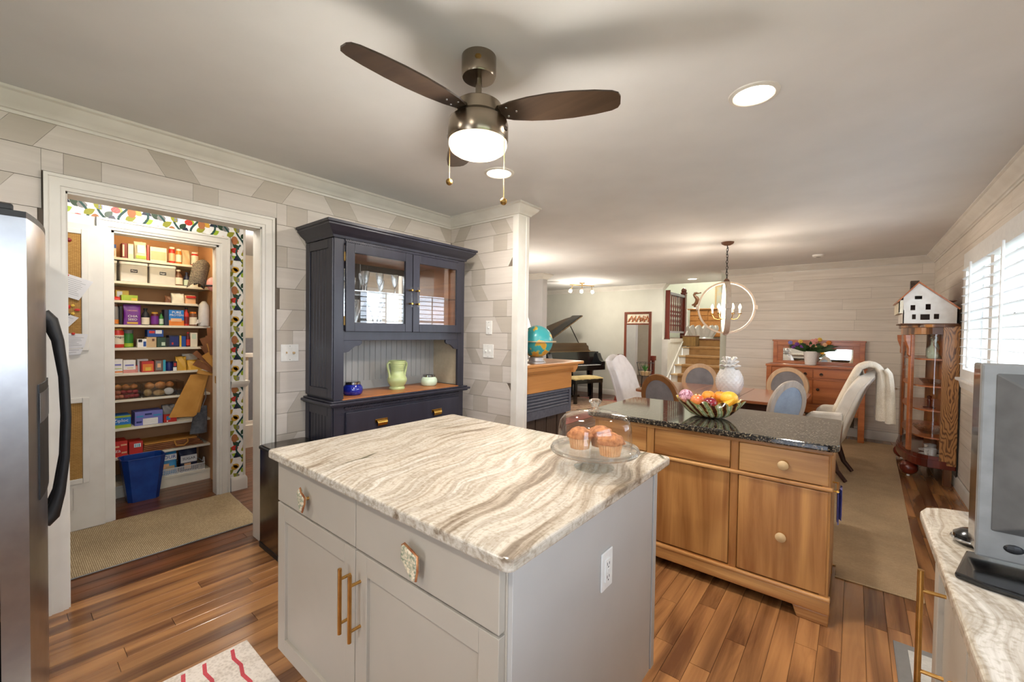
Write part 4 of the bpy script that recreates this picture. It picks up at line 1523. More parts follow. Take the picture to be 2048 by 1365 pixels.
v = (-2.765, 1.975, .932)
M['celadon'] = pm('celadon_glaze', S(186, 198, 142), S(172, 184, 126), .28, sc_=10, coat=.3)
prof = [(0, 0), (.056, 0), (.060, .006), (.058, .016), (.052, .022), (.060, .036), (.073, .060), (.075, .080), (.066, .102), (.054, .118), (.051, .14), (.054, .165), (.060, .19), (.064, .212), (.066, .222), (.062, .224), (.056, .21), (.046, .14), (.06, .06), (0, .02)]
for i in range(5): pass
t = lathe_thing('vase', 'pale green two-handled pottery vase on the hutch ledge', 'vase', v, prof, M['celadon'], 36, part='vase_body')
for s_ in (-1, 1):
    build('vase_handle', MB().tube([(v[0], v[1] + s_ * a, v[2] + b) for a, b in ((.058, .205), (.075, .212), (.088, .198), (.088, .18), (.080, .15), (.072, .12), (.070, .10), (.066, .085))], .009, 8), M['celadon'], t, smooth=True)
for i in range(5): build('throwing_ring', MB().tube([(v[0] + (.0545 + .002 * i) * math.cos(a * PI / 12), v[1] + (.0545 + .002 * i) * math.sin(a * PI / 12), v[2] + .15 + .012 * i) for a in range(24)], .002, 5, closed=True), M['celadon'], t, smooth=True)
for nm, lab, c, col in (('candle_jar', 'cobalt blue glass candle jar with silver lid', (-2.74, 1.585, .932), 'cobalt'), ('candle_jar', 'mint green candle jar with silver lid', (-2.76, 2.29, .932), 'mintg')):
    M[col] = pm(col + '_glass', S(30, 44, 150) if col == 'cobalt' else S(206, 222, 196), S(20, 30, 120) if col == 'cobalt' else S(194, 212, 184), .08, coat=.6)
    t = thing(nm, lab, 'jar', c, 0, 'candle jars on the hutch')
    k = 1.0 if col == 'cobalt' else .98
    build('jar_body', MB().lathe([(0, 0), (.055 * k, 0), (.066 * k, .012), (.070 * k, .035), (.066 * k, .058), (.054 * k, .072), (.05 * k, .076), (0, .076)], c, 32), M[col], t, smooth=.9)
    build('lid', MB().lathe([(.05 * k, .074), (.053 * k, .074), (.053 * k, .090), (.048 * k, .094), (0, .094)], c, 32), M['chrome'], t, smooth=.6)
FL = [(0, 0), (.032, 0), (.034, .002), (.006, .006), (.0045, .04), (.006, .05), (.018, .075), (.027, .12), (.029, .15), (.0275, .15), (.025, .12), (.016, .078), (0, .056)]
flute0 = None
for i, (x, y) in enumerate(((-2.80, 1.54), (-2.74, 1.68), (-2.86, 1.73), (-2.76, 1.81), (-2.74, 1.93), (-2.78, 2.06))):
    lab = ('stemmed glass nearest the left door edge of the hutch', 'tallest looking stemmed glass behind the left hutch door', 'short looking stemmed glass at the back behind the left hutch door', 'stemmed glass right of centre behind the left hutch door', 'stemmed glass behind the meeting stile of the hutch doors', 'stemmed glass just inside the right hutch door')[i]
    if flute0 is None:
        flute0 = thing('wine_glass', lab, 'glass', (0, 0, 0), 0, 'stemmed glasses on the glass shelf')
        build('glass_bowl', MB().lathe(FL[5:], (0, 0, 0), 20), M['crystal'], flute0, smooth=.9)
        build('glass_stem', MB().lathe(FL[:6], (0, 0, 0), 20), M['crystal'], flute0, smooth=.9)
        g = flute0
    else:
        g = copy_tree(flute0)
    place(g, (x, y, 1.6625), 0, lab)
TV_ = [(0, 0), (.04, 0), (.042, .004), (.014, .012), (.011, .03), (.02, .08), (.035, .14), (.06, .2), (.072, .225), (.070, .225), (.057, .2), (.032, .14), (.016, .08), (0, .03)]
for i, (x, y) in enumerate(((-2.78, 1.62), (-2.80, 1.80))):
    t = thing('glass_vase', ('flared clear glass vase at the left of the hutch', 'flared clear glass vase beside the hutch door pulls')[i], 'vase', (x, y, 1.376), 0, 'flared vases in the hutch')
    build('vase_body', MB().lathe(TV_, (x, y, 1.376), 28), M['crystal'], t, smooth=.9)

# ---- trash can
tc = thing('trash_can', 'black stainless trash can beside the island', 'trash can', (-2.78, 1.19, 0))
build('can_body', MB().prism(rounded(-2.935, -2.60, 1.05, 1.345, .03), 'z', .03, .625), M['dsteel'], tc, smooth=.6)
build('base_ring', MB().prism(rounded(-2.938, -2.597, 1.047, 1.348, .03), 'z', 0, .03), M['blackm'], tc)
build('lid_rim', MB().prism(rounded(-2.94, -2.595, 1.045, 1.35, .03), 'z', .625, .642), M['blackm'], tc, bevel=.004)
build('lid_plate', MB().prism(rounded(-2.925, -2.61, 1.06, 1.335, .03), 'z', .642, .648), M['dsteel'], tc, bevel=.002)

# ---- refrigerator
fr = thing('refrigerator', 'stainless side-by-side refrigerator at the left edge', 'refrigerator', (-2.48, -.35, 0))
build('fridge_body', MB().box(-2.945, -2.035, -.78, -.012, .02, 1.73), M['blackm'], fr, bevel=.004)
def door_poly(x0, x1):
    pts = [(x0, .0), (x1, .0)]
    for i in range(13):
        x = x1 + (x0 - x1) * i / 12
        u = (x + 2.49) / .47
        pts.append((x, .060 + .060 * (1 - abs(u) ** 2.2)))
    return pts


for x0, x1, hx in ((-2.486, -2.02, -2.455), (-2.96, -2.494, -2.525)):
    d = build('door', MB().prism(door_poly(x0, x1), 'z', .06, 1.725), M['steel'], fr, smooth=.5)
    build('door_cap', MB().prism(door_poly(x0, x1), 'z', 1.725, 1.745), M['blackm'], d)
    yb = .060 + .06 * (1 - abs((hx + 2.49) / .47) ** 2.2)
    build('handle', MB().tube([(hx, yb - .01, .615), (hx, yb + .012, .635), (hx, yb + .034, .72), (hx, yb + .050, .86), (hx, yb + .055, 1.02), (hx, yb + .050, 1.18), (hx, yb + .034, 1.33), (hx, yb + .012, 1.41), (hx, yb - .01, 1.435)], [.026, .024, .017, .014, .014, .014, .017, .024, .026], 10), M['blackm'], d, smooth=True)
    if x1 > -2.3:
        mb = MB()
        p = [(x, .058 + .060 * (1 - abs((x + 2.49) / .47) ** 2.2)) for x in (-2.40, -2.33, -2.26, -2.19, -2.12)]
        mb.prism(p + [(x, y + .006) for x, y in reversed(p)], 'z', .80, 1.19)
        q = build('dispenser', mb, M['blackm'], d)
        mb = MB().prism([(x, y + .004) for x, y in p] + [(x, y + .0075) for x, y in reversed(p)], 'z', 1.06, 1.16)
        build('control_panel', mb, pm('smoke_panel', S(96, 96, 98), S(84, 84, 86), .3), q)
    build('hinge_cover', MB().box(x1 - .10 if x1 > -2.3 else x0 + .02, x1 - .02 if x1 > -2.3 else x0 + .10, -.06, .035, 1.745, 1.768), M['blackm'], fr, bevel=.006)
for x in (-2.9, -2.08): build('foot', MB().cyl((x, -.05, 0), (x, -.05, .03), .02), M['blackm'], fr)
build('kick_grille', MB().box(-2.94, -2.04, -.03, .0, .02, .055), M['blackm'], fr)

# ---- right-hand counter with television
co_ = thing('base_cabinet', 'greige base cabinet under the right-hand stone counter', 'cabinet', (.47, 1.4, 0))
build('cabinet_body', MB().box(.205, XR - .001, -.9, 1.615, .10, .882).box(.27, XR - .001, -.9, 1.58, 0, .10), M['taupe'], co_, bevel=.002)
for y0, y1, dr in ((1.19, 1.60, False), (.72, 1.18, True), (.25, .71, True)):
    if dr:
        for z0, z1 in ((.70, .868), (.41, .69), (.115, .40)):
            d = build('drawer', MB().box(.184, .205, y0, y1, z0, z1), M['taupe'], co_, bevel=.002)
            build('bar_handle', MB().cyl((.146, (y0 + y1) / 2 - .1, (z0 + z1) / 2), (.146, (y0 + y1) / 2 + .1, (z0 + z1) / 2), .0062, n=10).cyl((.146, (y0 + y1) / 2 - .07, (z0 + z1) / 2), (.185, (y0 + y1) / 2 - .07, (z0 + z1) / 2), .0048, n=8).cyl((.146, (y0 + y1) / 2 + .07, (z0 + z1) / 2), (.185, (y0 + y1) / 2 + .07, (z0 + z1) / 2), .0048, n=8), M['gold'], d, smooth=True)
    else:
        d = build('door', MB().frame('x', .184, .205, y0, y1, .115, .868, .06), M['taupe'], co_, bevel=.002)
        build('door_panel', MB().box(.196, .205, y0 + .058, y1 - .058, .17, .81), M['taupe'], d)
        build('bar_handle', MB().cyl((.140, 1.43, .52), (.140, 1.43, .82), .0065, n=12).cyl((.140, 1.43, .57), (.185, 1.43, .57), .0048, n=8).cyl((.140, 1.43, .77), (.185, 1.43, .77), .0048, n=8), M['gold'], d, smooth=True)
tag(build('counter_slab', MB().prism([(.150, -.92), (XR - .002, -.92), (XR - .002, 1.70), (.30, 1.70), (.20, 1.675), (.165, 1.65), (.152, 1.61)], 'z', .882, .914), M['stone'], bevel=.008, seg=3), 'pale veined stone counter along the right wall', 'countertop')
tv = thing('television', 'flat television on the right counter seen from behind', 'television', (.5, 1.3, .914))
build('screen_frame', MB().box(.205, .745, 1.285, 1.36, .945, 1.338), M['black'], tv, bevel=.004)
build('screen', MB().box(.225, .725, 1.36, 1.362, .97, 1.318), pm('dark_screen', S(16, 18, 22), S(12, 14, 18), .08), tv)
build('back_shell', MB().prism([(.203, .943), (.747, .943), (.747, 1.34), (.203, 1.34)], 'y', 1.272, 1.287), pm('silver_shell', S(128, 127, 124), S(118, 117, 114), .45), tv, bevel=.004)
mb = MB().add([(.222, 1.272, 1.0), (.73, 1.272, 1.0), (.73, 1.272, 1.322), (.222, 1.272, 1.322), (.30, 1.225, 1.045), (.70, 1.225, 1.045), (.70, 1.225, 1.262), (.30, 1.225, 1.262)], [(0, 1, 5, 4), (1, 2, 6, 5), (2, 3, 7, 6), (3, 0, 4, 7), (4, 5, 6, 7), (3, 2, 1, 0)])
build('back_bulge', mb, pm('grey_shell', S(98, 97, 95), S(88, 87, 85), .45), tv, bevel=.003)
build('port', MB().ball((.255, 1.272, .972), .009, 8, 1.6, .5), M['blackm'], tv)
build('stand_foot', MB().prism([(.165, 1.20), (.20, 1.18), (.46, 1.12), (.62, 1.12), (.62, 1.36), (.40, 1.40), (.20, 1.34)], 'z', .9145, .926), M['black'], tv, bevel=.004)
build('stand_neck', MB().box(.42, .53, 1.27, 1.33, .925, .99), M['black'], tv)
sp = thing('speaker_knob', 'glossy black dome gadget beside the television', 'gadget', (.222, 1.42, .914))
build('dome', MB().lathe([(0, 0), (.026, 0), (.034, .010), (.032, .022), (.020, .032), (0, .035)], (.222, 1.42, .914), 24), M['black'], sp, smooth=True)
build('ring', MB().tube([(.222 + .034 * math.cos(i * PI / 12), 1.42 + .034 * math.sin(i * PI / 12), .926) for i in range(24)], .003, 6, closed=True), M['chrome'], sp, smooth=True)

# ---- ceiling fan
FX, FY = -1.142, 1.176
fa = thing('ceiling_fan', 'three-blade dark ceiling fan with a lit opal bowl', 'ceiling fan', (FX, FY, 2.08))
build('canopy', MB().lathe([(0, 2.44), (.066, 2.44), (.066, 2.372), (.062, 2.362), (0, 2.358)], (FX, FY, 0), 36), M['bronze'], fa, smooth=.6)
build('badge', MB().grid(lambda u, v: (FX + (.0664 + .0004 * 0) * math.cos(-.85 + .36 * (u - .5) * math.cos((v - .5) * 2)), FY + .0664 * math.sin(-.85 + .36 * (u - .5) * math.cos((v - .5) * 2)), 2.405 + .018 * (v - .5)), 9, 7), M['abrass'], fa)
build('downrod', MB().cyl((FX, FY, 2.265), (FX, FY, 2.362), .012, n=16).lathe([(.012, 0), (.026, .0), (.024, .012), (.012, .022)], (FX, FY, 2.262), 20), M['bronze'], fa, smooth=.6)
build('motor_housing', MB().lathe([(0, 2.266), (.08, 2.264), (.088, 2.258), (.090, 2.215), (.100, 2.205), (.112, 2.195), (.116, 2.18), (.116, 2.125), (.112, 2.118), (0, 2.116)], (FX, FY, 0), 44), M['bronze'], fa, smooth=.6)
build('light_bowl', MB().lathe([(.111, 2.124), (.112, 2.105), (.106, 2.090), (.088, 2.078), (.055, 2.070), (0, 2.067)], (FX, FY, 0), 44), M['shade'], fa, smooth=True)
for i, ang in enumerate((-94.5, 26.5, 146.0)):
    a = math.radians(ang)
    R = Matrix.Translation((FX, FY, 2.225)) @ Matrix.Rotation(a, 4, 'Z') @ Matrix.Rotation(math.radians(-10), 4, 'X')
    pts = []
    prof = [(.085, .030), (.13, .048), (.20, .062), (.28, .069), (.36, .068), (.44, .060), (.50, .048), (.522, .036), (.53, .018)]
    pts = [(x, y) for x, y in prof] + [(x, -y) for x, y in reversed(prof)]
    bl = build('blade', MB().prism(pts, 'z', -.003, .003).xf(R), M['blade'], fa)
    build('blade_bracket', MB().prism([(.06, -.028), (.15, -.04), (.15, .04), (.06, .028)], 'z', .003, .006).xf(R), M['bronze'], bl)
    for x, y in ((.115, .022), (.115, -.022), (.15, 0)):
        build('blade_screw', MB().lathe([(0, -.0055), (.004, -.005), (.005, -.003)], (x, y, 0), 8).xf(R), M['chrome'], bl)
for k, (dx, dy, zb) in enumerate(((-.103, -.052, 1.975), (.108, .030, 1.880))):
    px, py = FX + dx, FY + dy
    ch = build('pull_chain', MB().cyl((px, py, zb + .012), (px, py, 2.15), .0011, n=6), M['abrass'], fa)
    nb_ = int((2.15 - zb) / .012)
    build('chain_beads', MB(), M['abrass'], ch) if False else None
    build('chain_fob', MB().ball((px, py, zb), .0135, 12, 1, 1, 1), M['abrass'], fa, smooth=True)
    build('chain_port', MB().box(px - .008, px + .008, py - .008, py + .008, 2.145, 2.158), M['chrome'], fa)
fl = point_light('fan_lamp', (FX, FY, 2.04), 22, WARM, .09)

# ---- recessed downlights
def downlight(x, y, lab, power, r=.078):
    t = thing('recessed_light', lab, 'ceiling light', (x, y, 2.42), 0, 'recessed lights in the ceiling')
    build('trim_ring', MB().lathe([(r, 2.4415), (r, 2.434), (r + .004, 2.431), (r + .020, 2.435), (r + .022, 2.4405)], (x, y, 0), 40), M['trim'], t, smooth=.8)
    build('lens', MB().lathe([(0, 2.436), (r, 2.436)], (x, y, 0), 40), M['can'], t)
    if power: area_light('recessed_lamp', (x, y, 2.43), (0, 0, 0), .13, .13, power, WARM, shape='DISK')


downlight(-.366, 2.088, 'lit round recessed light right of the fan', 12)
downlight(-1.845, 2.102, 'lit round recessed light just behind the fan', 12)
downlight(-2.39, 8.27, 'lit round recessed light near the stairs', 14)
downlight(-.45, -.6, 'unseen recessed fill light added behind the camera by the right counter', 9)  # this and the next are unseen lamps added as kitchen fill
downlight(-1.85, -.6, 'unseen recessed fill light added behind the camera by the refrigerator', 9)
sm = thing('smoke_alarm', 'round white smoke alarm on the dining ceiling', 'smoke alarm', (-.387, 6.688, 2.41))
build('alarm_body', MB().lathe([(0, 2.41), (.05, 2.412), (.064, 2.422), (.066, 2.44)], (-.387, 6.688, 0), 28), M['plastic'], sm, smooth=.8)
build('alarm_grille', MB().lathe([(.02, 2.409), (.024, 2.4085), (.028, 2.41)], (-.387, 6.688, 0), 20), M['c_grey'], sm)

# ---- rugs
def slab_rug(name, lab, poly, mat, border=None, h=.010):
    t = thing(name, lab, 'rug', (sum(p[0] for p in poly) / len(poly), sum(p[1] for p in poly) / len(poly), 0))
    build('pile', MB().prism(poly, 'z', .0005, h), mat, t, bevel=.003)
    if border: build('binding', MB().tube([(x, y, h * .5) for x, y in poly], h * .4, 6, closed=True), border, t, smooth=True)
    return t


slab_rug('hall_runner', 'oatmeal sisal runner in front of the pantry', [(-3.282, -.4), (-3.282, 1.185), (-4.045, 1.225), (-4.045, -.4)], M['sisal'], M['c_grey'])
slab_rug('dining_rug', 'large tan jute rug under the dining table', [(-2.1, 3.2), (-.055, 3.2), (-.055, 3.05), (.315, 3.05), (.415, 7.24), (-2.0, 7.27)], M['jute'], M['c_tan'])
rg = slab_rug('rag_rug', 'oatmeal rag rug with red stripes in front of the island', [(-2.055, -.05), (-2.055, .69), (-1.50, .69), (-1.50, -.05)], M['ragrug'])
for i in range(5):
    y = .62 - i * .085
    build('red_stripe', MB().add([(-2.035 + k * .06, y - .01 * (k % 2) - .015 * (i % 2) - .003 * k, .0106) for k in range(9)] + [(-2.035 + k * .06, y + .014 - .01 * (k % 2) - .015 * (i % 2) - .003 * k, .0106) for k in range(8, -1, -1)], [tuple(range(18))]), M['redstripe'], rg)
mt = slab_rug('door_mat', 'small white mat with grey border at the end of the right counter', [(.172, 1.9), (.172, 2.574), (.62, 2.574), (.62, 1.9)], M['c_grey'], M['c_grey'])
build('mat_field', MB().box(.215, .58, 1.94, 2.53, .009, .012), M['sisaln'] if False else woven('white_mat_weave', S(228, 226, 220), S(180, 178, 172), 50, 80), mt)
# ================================================================ PANTRY
def sy(u): return .572 + .002852 * u + 2.447e-6 * u * u


XS = -4.574
SH = [1.945, 1.755, 1.602, 1.405, 1.218, 1.010, .797, .565, .331, .100]
SHG = 'pantry shelves'
for i, z in enumerate(SH):
    if i == 9:
        tag(build('pantry_shelf', MB().box(-4.938, XS, .262, 1.233, z - .022, z).box(XS - .02, XS - .005, .262, 1.233, 0, z - .02), M['shelf'], bevel=.002), 'lowest white pantry shelf with kickboard', 'shelf', SHG)
    else:
        tag(build('pantry_shelf', MB().prism([(-4.938, .262), (XS, .262), (XS, 1.14), (-4.66, 1.14), (-4.66, 1.233), (-4.938, 1.233)], 'z', z - .020, z) if i == 2 else MB().box(-4.938, XS, .262, 1.233, z - .020, z), M['shelf'], bevel=.002), ('topmost white pantry shelf, crowded with packets', 'white pantry shelf holding the big clear canisters', 'white pantry shelf with yellow and green packets', 'white pantry shelf holding the purple pouch', 'white pantry shelf holding the red sauce jar', 'white pantry shelf with two white tea boxes', 'white pantry shelf holding the onion bins', 'white pantry shelf holding the sandwich bag box', 'white pantry shelf with folded paper bags')[i], 'shelf', SHG)


def item(name, lab, cat, u0, u1, si, dz=0):
    y0, y1 = sy(u0), sy(u1)
    z = SH[si] + .0008 + dz
    t = thing(name, lab, cat, (XS - .08, (y0 + y1) / 2, z))
    return t, y0, y1, z


def pbox(lab, u0, u1, si, h, mat, d=.09, panels=(), text=(), dz=0, off=.02, name='food_box', cat='box'):
    t, y0, y1, z = item(name, lab, cat, u0, u1, si, dz)
    xf = XS - off
    b_ = build('carton', MB().box(xf - d, xf, y0, y1, z, z + h), M[mat], t, bevel=.0015)
    for k_, (a, b, c, e, m_) in enumerate(panels):
        build('print_panel', MB().box(xf - .0002 - .0002 * k_, xf + .0006 + .0004 * k_, y0 + (y1 - y0) * a, y0 + (y1 - y0) * b, z + h * c, z + h * e), M[m_], b_)
    for (s_, fy, fz, sz, m_) in text:
        text_mesh(s_, sz, M[m_], b_, (xf + .0034, y0 + (y1 - y0) * fy, z + h * fz))
    return t


def pjar(lab, u0, u1, si, h, mat, lid=None, label=None, text=(), off=.02, name='jar', cat='jar', neck=.8, lidh=.12):
    t, y0, y1, z = item(name, lab, cat, u0, u1, si)
    r = (y1 - y0) / 2
    c = (XS - off - r, (y0 + y1) / 2, z)
    hb = h * (1 - lidh)
    b_ = build('jar_body', MB().lathe([(0, 0), (r * .94, 0), (r, .006), (r, hb * .86), (r * .92, hb * .94), (r * neck, hb), (0, hb)], c, 20), M[mat], t, smooth=.7)
    if label: build('label_band', MB().lathe([(r * 1.0, hb * label[0]), (r * 1.012, hb * label[0]), (r * 1.012, hb * label[1]), (r, hb * label[1])], c, 20), M[label[2]], b_, smooth=.7)
    if lid: build('lid', MB().lathe([(0, hb), (r * (neck + .04), hb), (r * (neck + .04), h), (0, h)], c, 20), M[lid], t, smooth=.6)
    for (s_, fz, sz, m_) in text: text_mesh(s_, sz, M[m_], b_, (c[0] + r * 1.02, c[1], z + h * fz))
    return t


def pbottle(lab, u0, u1, si, h, mat, cap, label=None, off=.02):
    t, y0, y1, z = item('bottle', lab, 'bottle', u0, u1, si)
    r = (y1 - y0) / 2
    c = (XS - off - r, (y0 + y1) / 2, z)
    b_ = build('bottle_body', MB().lathe([(0, 0), (r * .92, 0), (r, .006), (r, h * .55), (r * .8, h * .68), (r * .42, h * .8), (r * .4, h * .9), (0, h * .9)], c, 18), M[mat], t, smooth=.7)
    build('cap', MB().lathe([(0, h * .9), (r * .5, h * .9), (r * .5, h), (0, h)], c, 14), M[cap], t, smooth=.6)
    if label: build('label_band', MB().lathe([(r, h * label[0]), (r * 1.015, h * label[0]), (r * 1.015, h * label[1]), (r, h * label[1])], c, 18), M[label[2]], b_, smooth=.7)
    return t


def pouch(lab, u0, u1, si, h, mat, d=.06, panels=(), text=(), off=.02, name='pouch', cat='pouch', wob=.006, dz=0, seed=0):
    t, y0, y1, z = item(name, lab, cat, u0, u1, si, dz)
    yc, hw = (y0 + y1) / 2, (y1 - y0) / 2
    xc = XS - off - d / 2

    def f(u, v):
        th = 2 * PI * u
        k = (1 - v ** 3 * .85)
        q = 1 - .06 * math.sin(PI * v)
        return (xc + d / 2 * k * max(-1, min(1, 1.3 * math.cos(th))) + wob * math.sin(7 * v + 5 * th + seed) * (.3 + v * .5), yc + hw * q * max(-1, min(1, 1.25 * math.sin(th))), z + h * v + .25 * wob * math.sin(9 * th + seed) * v)
    mb = MB().grid(f, 28, 9, cu=True)
    mb.add([f(i / 28, 0) for i in range(28)], [tuple(range(28))])
    mb.add([f(i / 28, 1) for i in range(28)], [tuple(range(28))])
    b_ = build('bag_body', mb, M[mat], t, smooth=.9)
    xf = xc + d / 2 * 1.02 + wob
    for k_, (a, b, c, e, m_) in enumerate(panels):
        build('print_panel', MB().box(xf - .006 - .0004 * k_, xf + .0004 + .0004 * k_, y0 + (y1 - y0) * a, y0 + (y1 - y0) * b, z + h * c, z + h * e), M[m_], b_)
    for (s_, fy, fz, sz, m_) in text: text_mesh(s_, sz, M[m_], b_, (xf + .003, y0 + (y1 - y0) * fy, z + h * fz))
    return t


# shelf 1 (top)
pbox('blue-lidded white carton at the left end of the top pantry shelf', 0, 12, 0, .10, 'c_cream', panels=[(0, 1, .7, 1, 'c_blue'), (.2, .8, .1, .5, 'c_peach')])
pbox('slim red-brown carton on the top pantry shelf', 24, 35, 0, .12, 'c_dred', panels=[(.1, .4, .1, .9, 'c_cream')])
pbox('white and green packet on the top pantry shelf', 36, 47, 0, .12, 'c_cream', panels=[(.1, .9, .3, .9, 'whitep')])
pouch('white bag with green base on the top pantry shelf', 49, 74, 0, .15, 'c_cream', .08, panels=[(.1, .9, .05, .22, 'c_lime'), (.2, .8, .35, .8, 'whitep')], name='snack_bag', cat='bag')
pbox('thin red packet edge beside the tub on the top shelf', 74, 78, 0, .13, 'c_redp')
pbox('wide translucent storage tub on the top pantry shelf', 80, 113, 0, .12, 'c_cream', .14, panels=[(.04, .96, .1, .7, 'c_tan')], name='storage_tub', cat='tub')
pjar('red tomato jar on the top pantry shelf', 118, 131, 0, .14, 'c_redp', 'c_cream', (.15, .7, 'c_peach'))
pjar('orange jar on the top pantry shelf', 132, 144, 0, .13, 'c_orange', 'c_cream', (.15, .7, 'c_cream'))
pouch('tan bag on the top pantry shelf', 144, 161, 0, .13, 'c_tan', .07, name='snack_bag', cat='bag')
pjar('white-labelled jar at the right of the top pantry shelf', 163, 178, 0, .12, 'c_redp', 'c_cream', (.1, .85, 'c_cream'))


# shelf 2: canisters
def canister(u0, u1, txt, lab, fill):
    t, y0, y1, z = item('food_canister', lab, 'canister', u0, u1, 1)
    t['group'] = 'clear canisters of baking goods'
    xf = XS - .015
    h = .140
    body = build('canister_body', MB().prism(rounded(xf - .17, xf, y0, y1, .012, 3), 'z', z, z + h), M['frost'], t)
    build('canister_fill', MB().add([(xf - .165, y0 + .005, z + .004), (xf - .005, y0 + .005, z + .004), (xf - .005, y1 - .005, z + .004), (xf - .165, y1 - .005, z + .004), (xf - .165, y0 + .005, z + h * fill), (xf - .005, y0 + .005, z + h * fill), (xf - .005, y1 - .005, z + h * (fill - .12)), (xf - .165, y1 - .005, z + h * (fill - .12))], [(0, 3, 2, 1), (4, 5, 6, 7), (0, 1, 5, 4), (1, 2, 6, 5), (2, 3, 7, 6), (3, 0, 4, 7)]), M['white'], body)
    build('lid', MB().prism(rounded(xf - .175, xf + .004, y0 - .003, y1 + .003, .015, 3), 'z', z + h, z + h + .022), M['plastic'], t, bevel=.004)
    if txt:
        tg = build('chalk_label', MB().box(xf, xf + .0012, (y0 + y1) / 2 - .022, (y0 + y1) / 2 + .022, z + h * .56, z + h * .74), M['blackp'], body, bevel=.004)
        text_mesh(txt, .016, M['whitep'], tg, (xf + .0018, (y0 + y1) / 2, z + h * .65))


canister(-8, 13, None, 'clear canister half hidden by the pantry door frame', .55)
canister(19, 75, 'Flour', 'clear canister with a small Flour label', .52)
canister(78, 131, 'Sugar', 'clear canister with a small Sugar label', .58)
pbottle('brown barbecue sauce bottle with cream label', 129, 147, 1, .14, 'c_brown', 'c_cream', (.08, .5, 'c_cream'))
pbottle('dark-capped slim bottle with pale blue label', 148, 160, 1, .125, 'c_navyp', 'c_navyp', (.05, .45, 'c_mint'))
pouch('small white bag right of the dark-capped bottle', 160, 176, 1, .085, 'c_cream', .05, name='snack_bag', cat='bag')
# shelf 3
pbox('yellow carton on the upper pantry shelf', 14, 41, 2, .085, 'c_yellow', panels=[(.1, .5, .3, .9, 'whitep')], off=.10)
pbox('green flat packet in front of the yellow carton', 22, 55, 2, .045, 'c_lime', panels=[(.6, .95, .05, .5, 'c_yellow')], off=.02)
pouch('small red packet at the left of the upper shelf', 2, 21, 2, .028, 'c_redp', .05, name='snack_packet', cat='packet')
pouch('brown chocolate packet on the upper shelf', 110, 122, 2, .055, 'c_brown', .05, name='snack_packet', cat='packet')
pouch('crumpled white flour packet on the upper shelf', 123, 149, 2, .085, 'c_cream', .08, name='snack_packet', cat='packet', wob=.01)
pouch('pale pasta packet with red top on the upper shelf', 150, 172, 2, .075, 'c_peach', .08, panels=[(.05, .95, .65, .9, 'c_redp')], name='snack_packet', cat='packet')
# shelf 4
pjar('grey coffee jar with orange band', 1, 18, 3, .165, 'c_grey', 'c_brown', (.05, .28, 'c_orange'))
pbox('slim black packet beside the coffee jar', 18, 24, 3, .15, 'blackp', .1)
pouch('purple chia seed pouch', 26, 62, 3, .165, 'c_purple', .05, panels=[(.2, .8, .04, .14, 'c_gold')], text=[('CHIA', .5, .42, .026, 'whitep'), ('SEED', .5, .26, .026, 'whitep'), ('ORGANIC', .5, .7, .014, 'c_peach')], wob=.003)
pbottle('black bottle with beige bull label', 63, 80, 3, .14, 'blackp', 'blackp', (.04, .45, 'c_cream'))
pjar('dark jam jar with pink label', 82, 98, 3, .11, 'c_maroon', 'c_gold', (.1, .8, 'c_purple'))
pbottle('small green bottle beside the jam jar', 98, 107, 3, .11, 'c_greenp', 'blackp', (.1, .5, 'c_mint'))
pbox('slim navy box left of the protein bars', 108, 116, 3, .135, 'c_navyp', .1)
pbox('blue and orange protein bar box', 117, 147, 3, .135, 'c_bri', panels=[(0, 1, 0, .34, 'c_orange'), (.12, .85, .26, .46, 'c_peach')], text=[('PURE', .5, .84, .028, 'whitep'), ('PROTEIN', .5, .66, .024, 'whitep')])
pbottle('red sauce bottle beside the protein bars', 147, 159, 3, .16, 'c_redp', 'blackp', (.1, .5, 'c_dred'))
pjar('nut butter jar with orange lid', 159, 175, 3, .125, 'c_brown', 'c_orange', (.1, .7, 'c_cream'))
# water dispenser jug
t, y0, y1, z = item('water_jug', 'white water jug with a spigot at the right of the pantry', 'jug', 181, 208, 3)
r = .052
c = (XS - .03, 1.193, z)
build('jug_body', MB().lathe([(0, 0), (r * .95, 0), (r, .01), (r, .15), (r * .9, .19), (r * .5, .215), (r * .3, .225), (0, .225)], c, 26, 1, .8), M['plastic'], t, smooth=.8)
build('spigot', MB().tube([(c[0] + .03, c[1] - .03, z + .035), (c[0] + .045, c[1] - .06, z + .03), (c[0] + .045, c[1] - .075, z + .012)], .008, 8).cyl((c[0] + .045, c[1] - .06, z + .03), (c[0] + .045, c[1] - .055, z + .055), .006, n=8), M['plastic'], t, smooth=True)
# shelf 5
pjar('large red pasta sauce jar', 2, 29, 4, .155, 'c_redp', 'c_gold', (.2, .72, 'c_cream'), text=[('Prego', .56, .028, 'blackp')], lidh=.09)
pjar('green metal can beside the sauce jar', 27, 49, 4, .145, 'c_greenp', 'c_grey', (.05, .3, 'c_lime'), neck=.95, lidh=.2, off=.05)
pbox('small white carton with a black seal', 54, 65, 4, .07, 'whitep', .06, panels=[(.15, .85, .62, .95, 'blackp')])
pbox('small blue and white carton', 65, 72, 4, .07, 'whitep', .06, panels=[(.1, .9, .1, .7, 'c_blue')])
pbox('plain tan carton under the blue box', 72, 92, 4, .085, 'c_tan', .1, panels=[(.55, .8, .6, .85, 'c_brown')])
pbox('blue box lying on top of the tan carton', 74, 106, 4, .06, 'c_blue', .1, panels=[(.5, .9, .45, .95, 'whitep'), (.1, .45, .5, .85, 'c_redp')], dz=.088)
pbox('dark green tea box', 93, 111, 4, .084, 'c_dgreen', .1, panels=[(.5, .9, .15, .5, 'c_mint')])
pbox('slim black packet beside the green tea box', 111, 117, 4, .08, 'blackp', .08)
